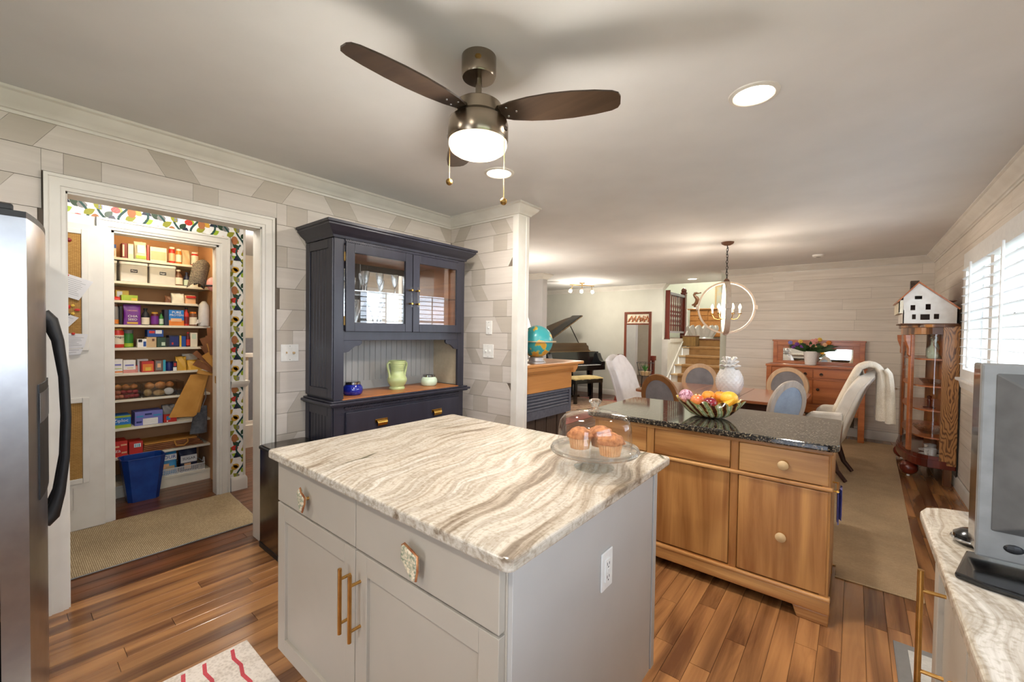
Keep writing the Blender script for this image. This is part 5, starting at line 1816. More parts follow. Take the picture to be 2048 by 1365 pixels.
pbox('slate blue tea box with a red spot', 117, 138, 4, .10, 'c_navyp', .1, panels=[(.1, .9, .1, .9, 'c_dblue'), (.25, .42, .2, .4, 'c_redp')])
pbox('narrow black and yellow packet', 138, 142, 4, .1, 'c_yellow', .08)
pbox('royal blue box beside the yellow packet', 142, 151, 4, .095, 'c_blue', .1)
pbottle('dark red sauce bottle on the middle shelf', 151, 161, 4, .13, 'c_maroon', 'c_redp', (.1, .5, 'c_redp'))
pbox('tall white carton at the right of the middle shelf', 160, 174, 4, .125, 'c_cream', .08, panels=[(.2, .8, .55, .9, 'c_mint')])
# shelf 6
pbox('white tea box with orange wave, leftmost of its shelf', 2, 24, 5, .115, 'whitep', .12, panels=[(0, 1, .06, .16, 'c_orange'), (.1, .9, .32, .36, 'c_lime'), (.15, .85, .55, .66, 'c_lav')])
pbox('white tea box with pink base', 25, 50, 5, .105, 'whitep', .12, panels=[(0, 1, 0, .26, 'c_pink'), (.15, .85, .55, .66, 'c_lav'), (.3, .8, .36, .4, 'c_yellow')])
pjar('tiny spice jar between the tea boxes', 49, 55, 5, .06, 'c_pink', 'c_redp')
pbox('pale carton standing behind the orange box', 58, 80, 5, .105, 'whitep', .05, off=.11)
pbox('orange baking soda box', 62, 87, 5, .09, 'c_redp', .08, panels=[(.1, .9, .1, .75, 'c_orange'), (.3, .75, .12, .45, 'c_yellow')])
pbox('grey-brown biscuit box with teal end', 88, 110, 5, .098, 'c_brown', .1, panels=[(.12, .62, .12, .92, 'c_grey'), (.25, .55, .35, .7, 'c_peach'), (.76, 1, 0, 1, 'c_teal')])
pjar('dark blue can with ridged sides', 111, 126, 5, .082, 'c_dblue', 'c_navyp', neck=.96)
pbox('small dark box with a red oval', 125, 133, 5, .08, 'c_navyp', .06, panels=[(.2, .8, .5, .85, 'c_redp'), (0, .9, 0, .38, 'whitep')])
pouch('gold foil snack bag, left one', 131, 153, 5, .12, 'c_gold', .08, name='snack_bag', cat='bag', wob=.012, seed=1)
pouch('gold foil snack bag, larger right one', 154, 190, 5, .085, 'c_gold', .09, name='snack_bag', cat='bag', wob=.014, seed=4)
pouch('folded white plastic bag behind the gold bags', 150, 182, 5, .14, 'c_cream', .05, off=.12, name='plastic_bag', cat='bag', wob=.012, seed=2)


# shelf 7: clear bins with roots
def bin_(u0, u1, lab, veg):
    t, y0, y1, z = item('storage_bin', lab, 'bin', u0, u1, 6)
    xf, d, h = XS - .01, .24, .115
    for nm, m_ in (('bin_wall', MB().box(xf - .003, xf, y0, y1, z, z + h)), ('bin_wall', MB().box(xf - d, xf - d + .003, y0, y1, z, z + h)), ('bin_wall', MB().box(xf - d, xf, y0, y0 + .003, z, z + h)), ('bin_wall', MB().box(xf - d, xf, y1 - .003, y1, z, z + h)), ('bin_floor', MB().box(xf - d, xf, y0, y1, z, z + .003))):
        build(nm, m_, M['acrylic'], t)
    if veg == 'red': build('handle_slot', MB().frame('x', xf, xf + .003, (y0 + y1) / 2 - .03, (y0 + y1) / 2 + .03, z + h * .7, z + h * .9, .004), M['acrylic'], t)
    return y0 + .006, y1 - .006, z + .0035, xf - .005


M['onion'] = pm('onion_skin', S(206, 146, 84), S(168, 104, 54), .4, sc_=24)
M['redpot'] = pm('red_potato_skin', S(170, 60, 62), S(132, 38, 44), .5, sc_=30)
M['potato'] = pm('potato_skin', S(196, 164, 112), S(160, 126, 80), .7, sc_=30, bump=.2)
M['shallot'] = pm('shallot_skin', S(206, 130, 96), S(170, 92, 66), .45, sc_=24)


def roots(y0, y1, z, xf, rows, grp):
    for (fy, fz, r, mt_, nm, lab, sx, sz) in rows:
        y = y0 + (y1 - y0) * fy
        c = (xf - r * 1.02 - .002, min(max(y, y0 + r * sx), y1 - r * sx), z + fz)
        t = thing(nm, lab, 'vegetable', (c[0], c[1], c[2] - r * sz), 0, grp)
        build('skin', MB().grid(lambda u, v: (c[0] + r * math.cos(PI * (v - .5)) * math.cos(2 * PI * u), c[1] + r * sx * math.cos(PI * (v - .5)) * math.sin(2 * PI * u), c[2] + r * sz * math.sin(PI * (v - .5)) * (1 + (.25 if nm == 'onion' else 0) * max(0, v - .85) / .15)), 16, 10, cu=True), M[mt_], t, smooth=1.5)


y0, y1, z, xf = bin_(2, 60, 'clear bin of red potatoes and shallots', 'red')
rows = []
LB = ('at the far left', 'left of the middle', 'in the middle', 'right of the middle', 'at the far right')
for i in range(5):
    rows.append((.10 + .2 * i, .018, .018, 'shallot' if i in (0, 1) else 'redpot', 'shallot' if i in (0, 1) else 'red_potato', '%s in the bottom layer of the left bin, %s' % ('shallot' if i in (0, 1) else 'red potato', LB[i]), 1.15, .95))
for i in range(4):
    rows.append((.18 + .22 * i, .052, .018, 'shallot' if i == 0 else 'redpot', 'shallot' if i == 0 else 'red_potato', '%s in the second layer of the left bin, %s' % ('shallot' if i == 0 else 'red potato', LB[i + (1 if i > 1 else 0)]), 1.1, .95))
for i in range(3):
    rows.append((.18 + .3 * i, .093, .024, 'onion', 'onion', 'brown onion on top of the left bin, ' + LB[i * 2], 1.1, .85))
roots(y0, y1, z, xf, rows, 'roots in the left pantry bin')
y0, y1, z, xf = bin_(64, 130, 'clear bin of potatoes and onions', 'onion')
rows = [(.15, .032, .030, 'potato', 'potato', 'tan potato at the left of the right bin', .95, 1.0), (.5, .026, .028, 'potato', 'potato', 'long tan potato in the middle of the right bin', 1.5, .9), (.84, .033, .030, 'white', 'garlic_bag', 'pale garlic bulb at the right of the right bin', 1.2, 1.05),
        (.2, .088, .032, 'onion', 'onion', 'brown onion at the left of the right bin', 1.1, .85), (.55, .088, .034, 'onion', 'onion', 'large shiny brown onion in the middle of the right bin', 1.15, .9), (.88, .090, .028, 'onion', 'onion', 'brown onion at the right of the right bin', 1.1, .85)]
roots(y0, y1, z, xf, rows, 'roots in the right pantry bin')
bin_(132, 146, 'narrow clear bin half hidden by the kraft bag', 'none')
# shelf 8
pbox('blue and green sandwich bag box', 2, 40, 7, .10, 'c_bri', .16, panels=[(0, 1, 0, .26, 'c_lime'), (0, 1, .84, 1, 'c_lime')], text=[('Ziploc', .45, .6, .036, 'whitep')], name='bag_box')
pbox('lavender blue box with chevrons and a white label', 48, 104, 7, .115, 'c_lav', .15, panels=[(.28, .82, .02, .48, 'whitep'), (.05, .3, .6, .72, 'c_sky'), (.35, .6, .72, .84, 'c_dblue'), (.65, .95, .6, .72, 'c_sky'), (.05, .24, .2, .32, 'c_dblue')], name='bag_box')
pbox('small red box beside the kraft paper bag', 106, 132, 7, .07, 'c_redp', .12, panels=[(.2, .5, .3, .75, 'c_sky'), (.22, .32, .08, .2, 'whitep')])
pouch('clear crinkled bag resting on the red box', 104, 130, 7, .075, 'c_grey', .08, dz=.072, name='plastic_bag', cat='bag', wob=.014, seed=3)
# shelf 9
pbox('red and white pizza wrap box with letters za', 2, 33, 8, .125, 'c_redp', .16, panels=[(.05, .45, .62, .72, 'c_peach'), (.55, .95, .7, .8, 'c_peach'), (.6, .95, .2, .3, 'c_peach')], text=[('za', .35, .4, .04, 'whitep')], name='bag_box')
pbox('orange-red box with a barcode sticker', 36, 64, 8, .105, 'c_redp', .14, panels=[(.35, .85, .55, .85, 'whitep'), (.42, .48, .58, .82, 'c_teal'), (.55, .6, .58, .82, 'c_teal'), (.68, .76, .58, .82, 'c_teal')], name='bag_box')
for i in range(5):
    t, y0, y1, z = item('paper_bag', ('brown paper bag at the bottom of the folded stack', 'second brown paper bag from the bottom of the folded stack', 'third brown paper bag from the bottom of the folded stack', 'fourth brown paper bag, one below the top', 'topmost folded brown paper bag with looped handle')[i], 'paper bag', 64 + i, 186 - 3 * i, 8, .002 + i * .0145)
    t['group'] = 'folded paper bags on the pantry shelf'
    build('bag_sheet', MB().add([(XS - .02 - .004 * i, y0, z), (XS - .02 - .004 * i, y1, z), (XS - .28, y1, z + .0), (XS - .28, y0, z), (XS - .022 - .004 * i, y0, z + .010), (XS - .022 - .004 * i, y1, z + .012), (XS - .28, y1, z + .012), (XS - .28, y0, z + .012)], [(0, 3, 2, 1), (4, 5, 6, 7), (0, 1, 5, 4), (1, 2, 6, 5), (2, 3, 7, 6), (3, 0, 4, 7)]), M['kraftd'] if i < 4 else M['kraft'], t, bevel=.002)
    if i == 4:
        yh = sy(140)
        build('twisted_handle', MB().tube([(XS - .03, yh - .035, z + .010), (XS - .012, yh - .045, z - .004), (XS - .006, yh - .035, z - .036), (XS - .006, yh + .02, z - .044), (XS - .012, yh + .05, z - .02), (XS - .03, yh + .05, z + .010)], .006, 8), M['kraft'], t, smooth=True)
# bottom shelf: basket with sacks
t, y0, y1, z = item('plastic_basket', 'white lattice plastic basket on the lowest pantry shelf', 'basket', 84, 188, 9)
mb = MB()
for k in range(2): mb.box(XS - .012, XS - .008, y0, y1, z + .004 + k * .05, z + .012 + k * .05)
build('basket_rim', MB().frame('z', z + .052, z + .06, XS - .26, XS - .008, y0, y1, .004), M['plastic'], t)
build('basket_floor', MB().box(XS - .26, XS - .008, y0, y1, z, z + .004), M['plastic'], t)
n = 30
mb = MB()
for i in range(n):
    y = y0 + (y1 - y0) * (i + .5) / n
    mb.box(XS - .012, XS - .009, y - .0022, y + .0022, z + .004, z + .054)
for k in range(3): mb.box(XS - .0125, XS - .0095, y0, y1, z + .012 + k * .014, z + .015 + k * .014)
o = build('basket_lattice', mb, M['plastic'], t)
o['kind'] = 'stuff'
build('basket_handle', MB().tube([(XS - .02, y1 - .002, z + .055), (XS - .03, y1 + .0, z + .10), (XS - .06, y1 + .002, z + .10), (XS - .07, y1 - .002, z + .055)], .0035, 6), M['plastic'], t, smooth=True)
pouch('blue flour sack leaning in the basket', 90, 134, 9, .185, 'c_sky', .10, panels=[(.05, .95, .68, .95, 'whitep'), (.25, .6, .3, .52, 'c_peach'), (.45, .85, .2, .4, 'c_tan')], text=[('FLOUR', .5, .82, .040, 'c_blue')], off=.03, name='flour_sack', cat='sack', wob=.004, dz=.0045)
pouch('navy sugar sack with white label', 138, 175, 9, .185, 'c_navyp', .09, panels=[(.06, .94, .42, .76, 'whitep'), (.25, .6, .12, .38, 'c_peach')], text=[('SUGAR', .5, .6, .030, 'blackp')], off=.03, name='sugar_sack', cat='sack', wob=.004, dz=.0045)

# blue wastebasket on the floor
wb = thing('wastebasket', 'tall blue plastic wastebasket on the pantry floor', 'wastebasket', (-4.44, .72, 0))
def ring(hx, hy, z, ch):
    cx, cy = -4.445, .735
    return [(cx - hx + ch, cy - hy, z), (cx + hx - ch, cy - hy, z), (cx + hx, cy - hy + ch, z), (cx + hx, cy + hy - ch, z), (cx + hx - ch, cy + hy, z), (cx - hx + ch, cy + hy, z), (cx - hx, cy + hy - ch, z), (cx - hx, cy - hy + ch, z)]


M['bin'] = pm('blue_bin_plastic', S(28, 72, 150), S(20, 56, 128), .3, sc_=12)
mb = MB()
rs = [ring(.075, .095, 0.001, .025), ring(.100, .135, .345, .035), ring(.096, .131, .345, .033), ring(.071, .091, .008, .023)]
mb.add([p for r_ in rs for p in r_], [tuple(range(7, -1, -1))] + [(j * 8 + i, j * 8 + (i + 1) % 8, (j + 1) * 8 + (i + 1) % 8, (j + 1) * 8 + i) for j in range(3) for i in range(8)] + [tuple(24 + i for i in range(8))])
build('bin_body', mb, M['bin'], wb)
build('bin_lip', MB().tube(ring(.101, .136, .345, .035), .004, 6, closed=True), M['bin'], wb)
mb = MB()
for i in range(5):
    y = .66 + .035 * i
    build('bin_rib', MB().add([(-4.3695, y, .05), (-4.3695, y + .008, .05), (-4.3475, y + .010, .33), (-4.3475, y - .002, .33), (-4.372, y + .004, .05), (-4.350, y + .004, .33)], [(0, 1, 2, 3), (0, 3, 5, 4), (1, 4, 5, 2)]), M['bin'], wb)

# bags and hats hung at the right of the pantry
kb = thing('kraft_bag', 'yellow kraft paper bag hanging at the right of the pantry', 'paper bag', (-4.30, 1.05, .55))
def plate(pts, x0, x1): return MB().add([(x0, a, b) for a, b in pts] + [(x1, a, b) for a, b in pts], [tuple(range(len(pts) - 1, -1, -1)), tuple(range(len(pts), 2 * len(pts)))] + [(i, (i + 1) % len(pts), len(pts) + (i + 1) % len(pts), len(pts) + i) for i in range(len(pts))])


build('bag_front', plate([(.885, .645), (1.055, .63), (1.145, .985), (1.035, .99)], -4.36, -4.352), M['kraft'], kb, bevel=.002)
build('bag_fold', plate([(1.055, .63), (1.075, .645), (1.165, .985), (1.145, .985)], -4.372, -4.354), M['kraft'], kb)
build('bag_back', plate([(1.04, .66), (1.105, .655), (1.165, .975), (1.12, .985)], -4.386, -4.378), M['kraft'], kb, bevel=.002)
gb = thing('grey_tote', 'dark grey cloth bag hanging below the kraft bag', 'bag', (-4.36, 1.12, .46))
def gbag(u, v):
    th = 2 * PI * u
    return (-4.42 + .028 * (1 - .5 * v) * math.cos(th) + .004 * math.sin(3 * th + 5 * v), 1.105 + (.065 - .022 * v) * math.sin(th) + .02 * v, .47 + .235 * v)


gm = MB().grid(gbag, 24, 8, cu=True)
gm.add([gbag(i / 24, 0) for i in range(24)], [tuple(range(24))])
build('tote_body', gm, pm('grey_canvas', S(92, 94, 98), S(74, 76, 80), .8, sc_=40, bump=.2), gb, smooth=.9)
for s_ in (0, .025): build('tote_handle', MB().tube([(-4.41, 1.10 + s_, .69), (-4.405, 1.13 + s_, .78), (-4.40, 1.15, .86)], .004, 6), M['c_grey'], gb, smooth=True)
grp = 'brown paper bags fanned at the right of the pantry'
for i in range(9):
    a = -.75 + i * .17
    L = .13 + .04 * (i % 3)
    bx, by, bz = -4.33 + .012 * (i % 4), 1.20 - .004 * i, .98 + .025 * i
    t = thing('paper_bag', 'brown paper bag in the pantry fan, %s' % ('lowest of the fan', 'second up', 'third up', 'fourth up', 'in the middle of the fan', 'fourth from the top', 'third from the top', 'second from the top', 'topmost of the fan')[i], 'paper bag', (bx, by, bz), 0, grp)
    dy, dz = -math.cos(a + .9) * .5, math.sin(a + .9)
    q = Vector((0, dy, dz)).normalized()
    pz = Vector((0, -q.z, q.y))
    A = Vector((bx, by, bz))
    w_ = .020 + .010 * (i % 2)
    B = A + q * L
    mb = MB()
    for x_ in (0, .008):
        mb.add([A + pz * w_ * .5 + Vector((x_, 0, 0)), A - pz * w_ * .5 + Vector((x_, 0, 0)), B - pz * w_ + Vector((x_ * 2, 0, 0)), B + pz * w_ + Vector((x_ * 2, 0, 0))], [(0, 1, 2, 3)])
    mb.add([mb.v[0], mb.v[1], mb.v[5], mb.v[4]], [(0, 1, 2, 3)])
    for j, v_ in enumerate(mb.v): mb.v[j] = (v_[0], min(v_[1], 1.228), v_[2])
    build('bag_sheet', mb, M['kraftd'] if i % 3 else M['kraft'], t)
hat = thing('woven_hat', 'black and cream woven sun hat hung in the pantry corner', 'hat', (-4.36, 1.12, 1.75))
M['hatw'] = woven('check_weave', S(232, 214, 176), S(34, 26, 34), 40, 40, .5, False, gap=.085, upright=True)
def hatf(u, v):
    th = PI * (u - .5) * 1.5
    return (-4.38 + .05 * math.cos(th) - .03 * v * v, 1.10 + .062 * math.sin(th) + .05 * (v - .5), 1.745 + .21 * v + .022 * math.cos(2 * th))


build('hat_crown', MB().grid(hatf, 16, 10), M['hatw'], hat, smooth=True)
build('hat_brim', MB().grid(lambda u, v: (-4.345 - .02 * v, 1.045 + .11 * u + .015 * v, 1.795 - .045 * v + .02 * math.sin(PI * u)), 10, 5), M['hatw'], hat, smooth=True)
cap = thing('cloth_cap', 'coral and tan cap hanging under the woven hat', 'hat', (-4.36, 1.18, 1.70))
build('cap_body', MB().ball((-4.30, 1.175, 1.765), .050, 14, .7, .85, 1.2), M['c_pink'], cap, smooth=True)
build('cap_band', MB().tube([(-4.30 + .038 * math.cos(a * PI / 8), 1.175 + .048 * math.sin(a * PI / 8), 1.75) for a in range(16)], .007, 6, closed=True), M['blackp'], cap, smooth=True)

# ---- open pantry door with bamboo inserts
DX = XP + .045
DY0, DY1 = -.17, .468
dr = struct('door_1', 'white pantry door folded open, with woven bamboo inserts', 'door', MB().box(DX - .02, DX + .014, DY0, DY1, .012, 2.075), M['trim'], bevel=.002)
cell = [(1.255, 2.005), (.36, .875)]
for z0, z1 in cell:
    f = build('panel_moulding', MB().frame('x', DX + .014, DX + .026, DY0 + .11, .392, z0 - .032, z1 + .032, .034), M['trim'], dr, bevel=.004)
    build('bamboo_insert', MB().box(DX + .014, DX + .018, DY0 + .14, .358, z0, z1), M['bamboo'], f)
build('raised_panel', MB().frame('x', DX + .014, DX + .02, DY0 + .14, .33, .14, .32, .016), M['trim'], dr)
build('raised_panel', MB().box(DX + .014, DX + .020, DY0 + .17, .30, .165, .295), M['trim'], dr)


def note(lab, pts, lines, pin, name='paper_note'):
    yc, zc = sum(p[0] for p in pts) / 4, sum(p[1] for p in pts) / 4
    t = thing(name, lab, 'note', (DX + .03, yc, min(p[1] for p in pts)))
    s_ = build('sheet', plate(pts, DX + .0275, DX + .0285), M['paper'], t)
    A, B, C, D = [Vector((0, a, b)) for a, b in pts]
    for k in range(lines):
        f0 = .15 + .75 * k / lines
        p0 = A.lerp(D, f0).lerp(B.lerp(C, f0), .08)
        p1 = A.lerp(D, f0).lerp(B.lerp(C, f0), .6 + .3 * rnd())
        n_ = (D - A).normalized() * .0018
        build('written_line', MB().add([Vector((DX + .0288, 0, 0)) + q for q in (p0, p1, p1 + n_, p0 + n_)], [(0, 1, 2, 3)]), M['ink'], s_)
    if pin:
        build('push_pin', MB().ball((DX + .032, pin[0], pin[1]), .009, 8, .6, 1, 1), M[pin[2]], t, smooth=True)


note('large white printed card pinned at an angle on the pantry door', [(.285, 1.735), (.415, 1.69), (.345, 1.56), (.235, 1.60)], 9, (.292, 1.722, 'c_redp'))
note('folded white card with black pin on the pantry door', [(.24, 1.49), (.345, 1.445), (.28, 1.36), (.22, 1.34)], 3, (.295, 1.465, 'blackp'))
note('handwritten notebook page pinned at the bottom of the cluster', [(.235, 1.345), (.388, 1.335), (.368, 1.245), (.235, 1.232)], 7, (.318, 1.338, 'c_redp'))
note('lower torn notepad sheet on the pantry door', [(.24, 1.231), (.365, 1.238), (.35, 1.20), (.24, 1.192)], 2, None)
for k, (y, z, c_, lab) in enumerate(((.302, 1.955, 'c_dred', 'dark red rosette pin near the top of the bamboo panel'), (.295, 1.515, 'c_redp', 'red fish magnet on the bamboo panel'), (.338, 1.497, 'c_redp', 'red bow-shaped magnet on the bamboo panel'), (.318, 1.525, 'c_yellow', 'upper yellow bead pin on the bamboo panel'), (.318, 1.472, 'c_yellow', 'lower yellow bead pin on the bamboo panel'))):
    t = thing('door_pin', lab, 'pin', (DX + .02, y, z), 0, 'pins on the pantry door')
    build('pin_head', MB().lathe([(0, .007), (.009, .005), (.014 if k in (0, 1) else .009, 0)], (0, 0, 0), 10, 1, 1.5 if k == 2 else 1).xf(Matrix.Translation((DX + .0185, y, z)) @ Matrix.Rotation(PI / 2, 4, 'Y')), M[c_], t, smooth=True)
point_light('pantry_lamp', (-4.20, .86, 2.15), 6, (1, .82, .52), .05)
pl = thing('pantry_bulb_fixture', 'small ceiling bulb holder inside the pantry', 'ceiling light', (-4.20, .86, 2.17))
build('socket', MB().lathe([(0, 2.20), (.022, 2.20), (.022, 2.25), (.004, 2.26), (.004, 2.42), (.05, 2.44)], (-4.20, .86, 0), 16), M['plastic'], pl)
build('bulb', MB().ball((-4.20, .86, 2.185), .024, 10), M['bulb'], pl)
point_light('hall_fill', (-4.75, 1.75, 2.2), 26, (1, .93, .84), .12)  # unseen lamp added to brighten the hall by the balustrade
point_light('hall_fill', (-3.50, .62, 2.30), 12, (1, .95, .88), .1)  # unseen lamp added to brighten the pantry front and wallpaper
hl = thing('hall_fill_fixture', 'unseen flush dome added for the hall fill light before the pantry', 'ceiling light', (-3.50, .62, 2.38))  # dome added only to house the fill lamp above
build('light_dome', MB().lathe([(0, 2.37), (.06, 2.378), (.10, 2.40), (.115, 2.43)], (-3.50, .62, 0), 24), M['shade'], hl, smooth=True)
build('light_plate', MB().lathe([(.12, 2.428), (.125, 2.44)], (-3.50, .62, 0), 24), M['trim'], hl)
# ================================================================ DINING AND LIVING
def RZ(loc, rz): return Matrix.Translation(loc) @ Matrix.Rotation(rz, 4, 'Z')


# ---- mantel cabinet with globe
mn = thing('fireplace_mantel', 'maple mantel cabinet with grey louvers beside the return wall', 'mantel', (-2.4, 3.25, 0))
build('mantel_shelf', MB().box(-2.635, -2.155, 2.845, 3.825, 1.075, 1.106), M['mantel'], mn, bevel=.008)
pr = [(0, 1.0), (.004, 1.0), (.008, 1.012), (.022, 1.022), (.04, 1.045), (.045, 1.06), (.045, 1.075), (0, 1.075)]
build('shelf_moulding', MB().sweep([(a, b) for a, b in pr], [(-2.20, 2.846), (-2.20, 3.66), (-2.60, 3.66)][::-1]), M['mantel'], mn, smooth=.5) if False else build('shelf_moulding', MB().prism([(-2.20, 1.0), (-2.196, 1.0), (-2.19, 1.012), (-2.178, 1.022), (-2.162, 1.045), (-2.158, 1.075), (-2.20, 1.075)], 'y', 2.846, 3.70), M['mantel'], mn)
build('end_moulding', MB().prism([(3.655, 1.0), (3.665, 1.012), (3.69, 1.03), (3.71, 1.06), (3.71, 1.075), (3.62, 1.075), (3.62, 1.0)], 'x', -2.6, -2.16), M['mantel'], mn)
build('frieze', MB().box(-2.60, -2.20, 2.846, 3.655, .845, 1.03), M['mantel'], mn, bevel=.003)
slate = pm('slate_paint', S(92, 92, 100), S(80, 80, 88), .5)
build('louver_frame', MB().frame('x', -2.235, -2.203, 2.846, 3.655, .605, .843, .03, .02, .075), slate, mn)
for k in range(5):
    z = .69 + k * .029
    build('louver', MB().prism([(-2.236, z + .016), (-2.234, z + .02), (-2.208, z - .004), (-2.21, z - .008)], 'y', 2.876, 3.625), slate, mn)
build('louver_back', MB().box(-2.59, -2.24, 2.85, 3.65, .605, .84), M['blackm'], mn)
fb = build('firebox', MB().box(-2.60, -2.30, 2.846, 3.655, .0, .605), M['blackm'], mn)
dk = wood('dark_firebox_board', S(84, 62, 46), S(44, 32, 24), 'z', 1.2, .6, True, False, .2, .3, .1)
for k in range(9): build('stove_board', MB().box(-2.30, -2.25 + .006 * (k % 2), 2.85 + k * .089, 2.85 + k * .089 + .083, .0, .6), dk, mn, bevel=.004)
gl = thing('globe', 'desk globe with blue oceans on a silver stand', 'globe', (-2.278, 3.155, 1.107))
gc = (-2.278, 3.155, 1.107 + .200)
build('stand', MB().lathe([(0, 0), (.088, 0), (.086, .01), (.072, .022), (.066, .05), (.07, .056), (.06, .06), (0, .06)], (gc[0], gc[1], 1.107), 32), pm('silver_paint', S(176, 172, 170), S(164, 160, 158), .35, .5), gl, smooth=.6)


def globe_mat():
    m, t, b = _base('world_map_print', .3)
    co = t.nodes.new('ShaderNodeTexCoord').outputs['Object']
    n = N(t, 'ShaderNodeTexNoise')
    n.inputs['Scale'].default_value = 7.5
    n.inputs['Detail'].default_value = 4
    t.links.new(co, n.inputs['Vector'])
    r = _ramp(t, n.outputs['Fac'], [(.52, S(64, 164, 166)), (.535, S(196, 190, 96)), (.56, S(226, 172, 60)), (.68, S(206, 134, 60))])
    t.links.new(r.outputs[0], b.inputs['Base Color'])
    return m


build('sphere', MB().ball(gc, .148, 28), globe_mat(), gl, smooth=1.5)
build('horizon_ring', MB().lathe([(.150, -.004), (.180, -.004), (.180, .004), (.150, .004), (.150, -.004)], (gc[0], gc[1], gc[2] + .0), 40, caps=False), M['c_tan'], gl, smooth=.6)
build('meridian_arm', MB().tube([(gc[0] + .152 * math.cos(a) * .3, gc[1] + .152 * math.cos(a) * .95, gc[2] + .152 * math.sin(a)) for a in [(-PI / 2 + i * PI / 16) for i in range(9)]], .005, 6), M['abrass'], gl, smooth=True)
build('meridian_arm', MB().tube([(gc[0] - .152 * math.cos(a) * .3, gc[1] - .152 * math.cos(a) * .95, gc[2] + .152 * math.sin(a)) for a in [(-PI / 2 + i * PI / 16) for i in range(9)]], .005, 6), M['abrass'], gl, smooth=True)

# ---- lamp in the living room, half hidden behind the return wall
fl_ = thing('floor_lamp', 'lit floor lamp half hidden behind the white wall end', 'lamp', (-3.72, 4.72, 0))
build('lamp_base', MB().lathe([(0, 0), (.13, 0), (.12, .02), (.02, .035)], (-3.72, 4.72, 0), 24), M['abrass'], fl_, smooth=.6)
build('lamp_pole', MB().cyl((-3.72, 4.72, .02), (-3.72, 4.72, 1.42), .012, n=10), M['abrass'], fl_)
build('lamp_shade', MB().lathe([(.19, 1.38), (.12, 1.62)], (-3.72, 4.72, 0), 28, caps=False), emis('lit_shade', (1, .86, .66, 1), 1.6), fl_, smooth=True)
point_light('floor_lamp_bulb', (-3.72, 4.72, 1.66), 30, (1, .9, .78), .06)
# ---- oriental rug and piano
pr_ = slab_rug('oriental_rug', 'red patterned oriental rug under the piano bench', [(-5.6, 5.4), (-3.35, 5.4), (-3.35, 8.04), (-5.6, 8.04)], fabric('red_rug_pile', S(150, 66, 60), S(104, 84, 66), 60), M['c_dred'], .008)
build('rug_field', MB().box(-5.35, -3.6, 5.65, 7.9, .0078, .0088), fabric('tan_rug_field', S(170, 140, 108), S(120, 62, 54), 26), pr_)
PO = (-4.36, 7.52, .0095)
PRZ = math.radians(72.5)
pn = thing('grand_piano', 'black grand piano with its lid propped open', 'piano', PO, PRZ)
plan = [(-.73, .18), (.73, .18), (.73, .55), (.70, .75), (.60, .92), (.42, 1.08), (.25, 1.22), (.12, 1.38), (-.02, 1.52), (-.22, 1.62), (-.45, 1.65), (-.62, 1.62), (-.73, 1.5)]
build('case_rim', MB().prism(plan, 'z', .70, .985), M['black'], pn, local=True, bevel=.006)
inner = [(x * .94 - .005, y * .94 + .06) for x, y in plan]
build('iron_plate', MB().prism(inner, 'z', .985, .988), M['abrass'], pn, local=True)
build('key_bed', MB().box(-.73, .73, -.03, .20, .605, .69), M['black'], pn, local=True, bevel=.005)
for x0, x1 in ((-.73, -.62), (.62, .73)):
    build('cheek_block', MB().prism([(-.03, .69), (.20, .69), (.20, .965), (.12, .955), (.08, .87), (.03, .80), (-.03, .78)], 'x', x0, x1), M['black'], pn, local=True, bevel=.004)
build('white_keys', MB().box(-.61, .61, -.01, .13, .69, .715), M['whitep'], pn, local=True)
bk = MB()
for i in range(52):
    if i % 7 in (0, 1, 3, 4, 5): bk.box(-.604 + i * .02345 + .017, -.604 + i * .02345 + .029, .04, .13, .715, .726)
o = build('black_keys', bk, M['blackp'], pn, local=True)
o['kind'] = 'stuff'
build('key_slip', MB().box(-.62, .62, -.035, -.01, .64, .712), M['black'], pn, local=True)
build('fallboard', MB().prism([(.13, .70), (.17, .70), (.19, .985), (.165, .985)], 'x', -.62, .62), M['black'], pn, local=True)
build('music_desk', MB().prism([(-.60, .985), (.62, .985), (.56, 1.03), (.545, 1.10), (.50, 1.125), (.48, 1.17), (-.48, 1.17), (-.52, 1.12), (-.57, 1.08)], 'y', .30, .322), M['lid'], pn, local=True, bevel=.003)
ang = math.radians(31)
Rl = Matrix.Translation((-.73, 0, 1.0)) @ Matrix.Rotation(-ang, 4, 'Y') @ Matrix.Translation((.73, 0, 0))
lp = [(x, y) for x, y in plan if y > .5]
lidp = [(-.73, .46), (.73, .46)] + lp[:]
build('lid', MB().prism(lidp, 'z', .0, .022).xf(Rl), M['lid'], pn, local=True, bevel=.004)
build('front_flap', MB().prism([(-.70, .46), (.70, .46), (.70, .76), (-.70, .76)], 'z', .024, .044).xf(Rl), M['black'], pn, local=True, bevel=.004)
tip = Rl @ Vector((.42, .62, 0))
build('lid_prop', MB().cyl((.66, .62, .99), tip, .010, n=8), M['black'], pn, local=True)
for x, y in ((-.60, .30), (.60, .30), (-.35, 1.42)):
    build('leg', MB().lathe([(.035, .0), (.04, .05), (.05, .30), (.075, .55), (.10, .62), (.10, .70)], (x, y, 0), 8), M['black'], pn, local=True, smooth=.5)
build('pedal_lyre', MB().box(-.10, .10, .28, .33, .10, .70).box(-.12, .12, .10, .34, .05, .10), M['black'], pn, local=True)
for x in (-.06, 0, .06): build('pedal', MB().box(x - .012, x + .012, .02, .12, .06, .072), M['brass'], pn, local=True)
be = thing('piano_bench', 'black piano bench with a tufted yellow cushion', 'bench', (-4.20, 7.45, .0095), PRZ)
build('bench_frame', MB().box(-.37, .37, -.165, .165, .385, .47), M['black'], be, local=True, bevel=.004)
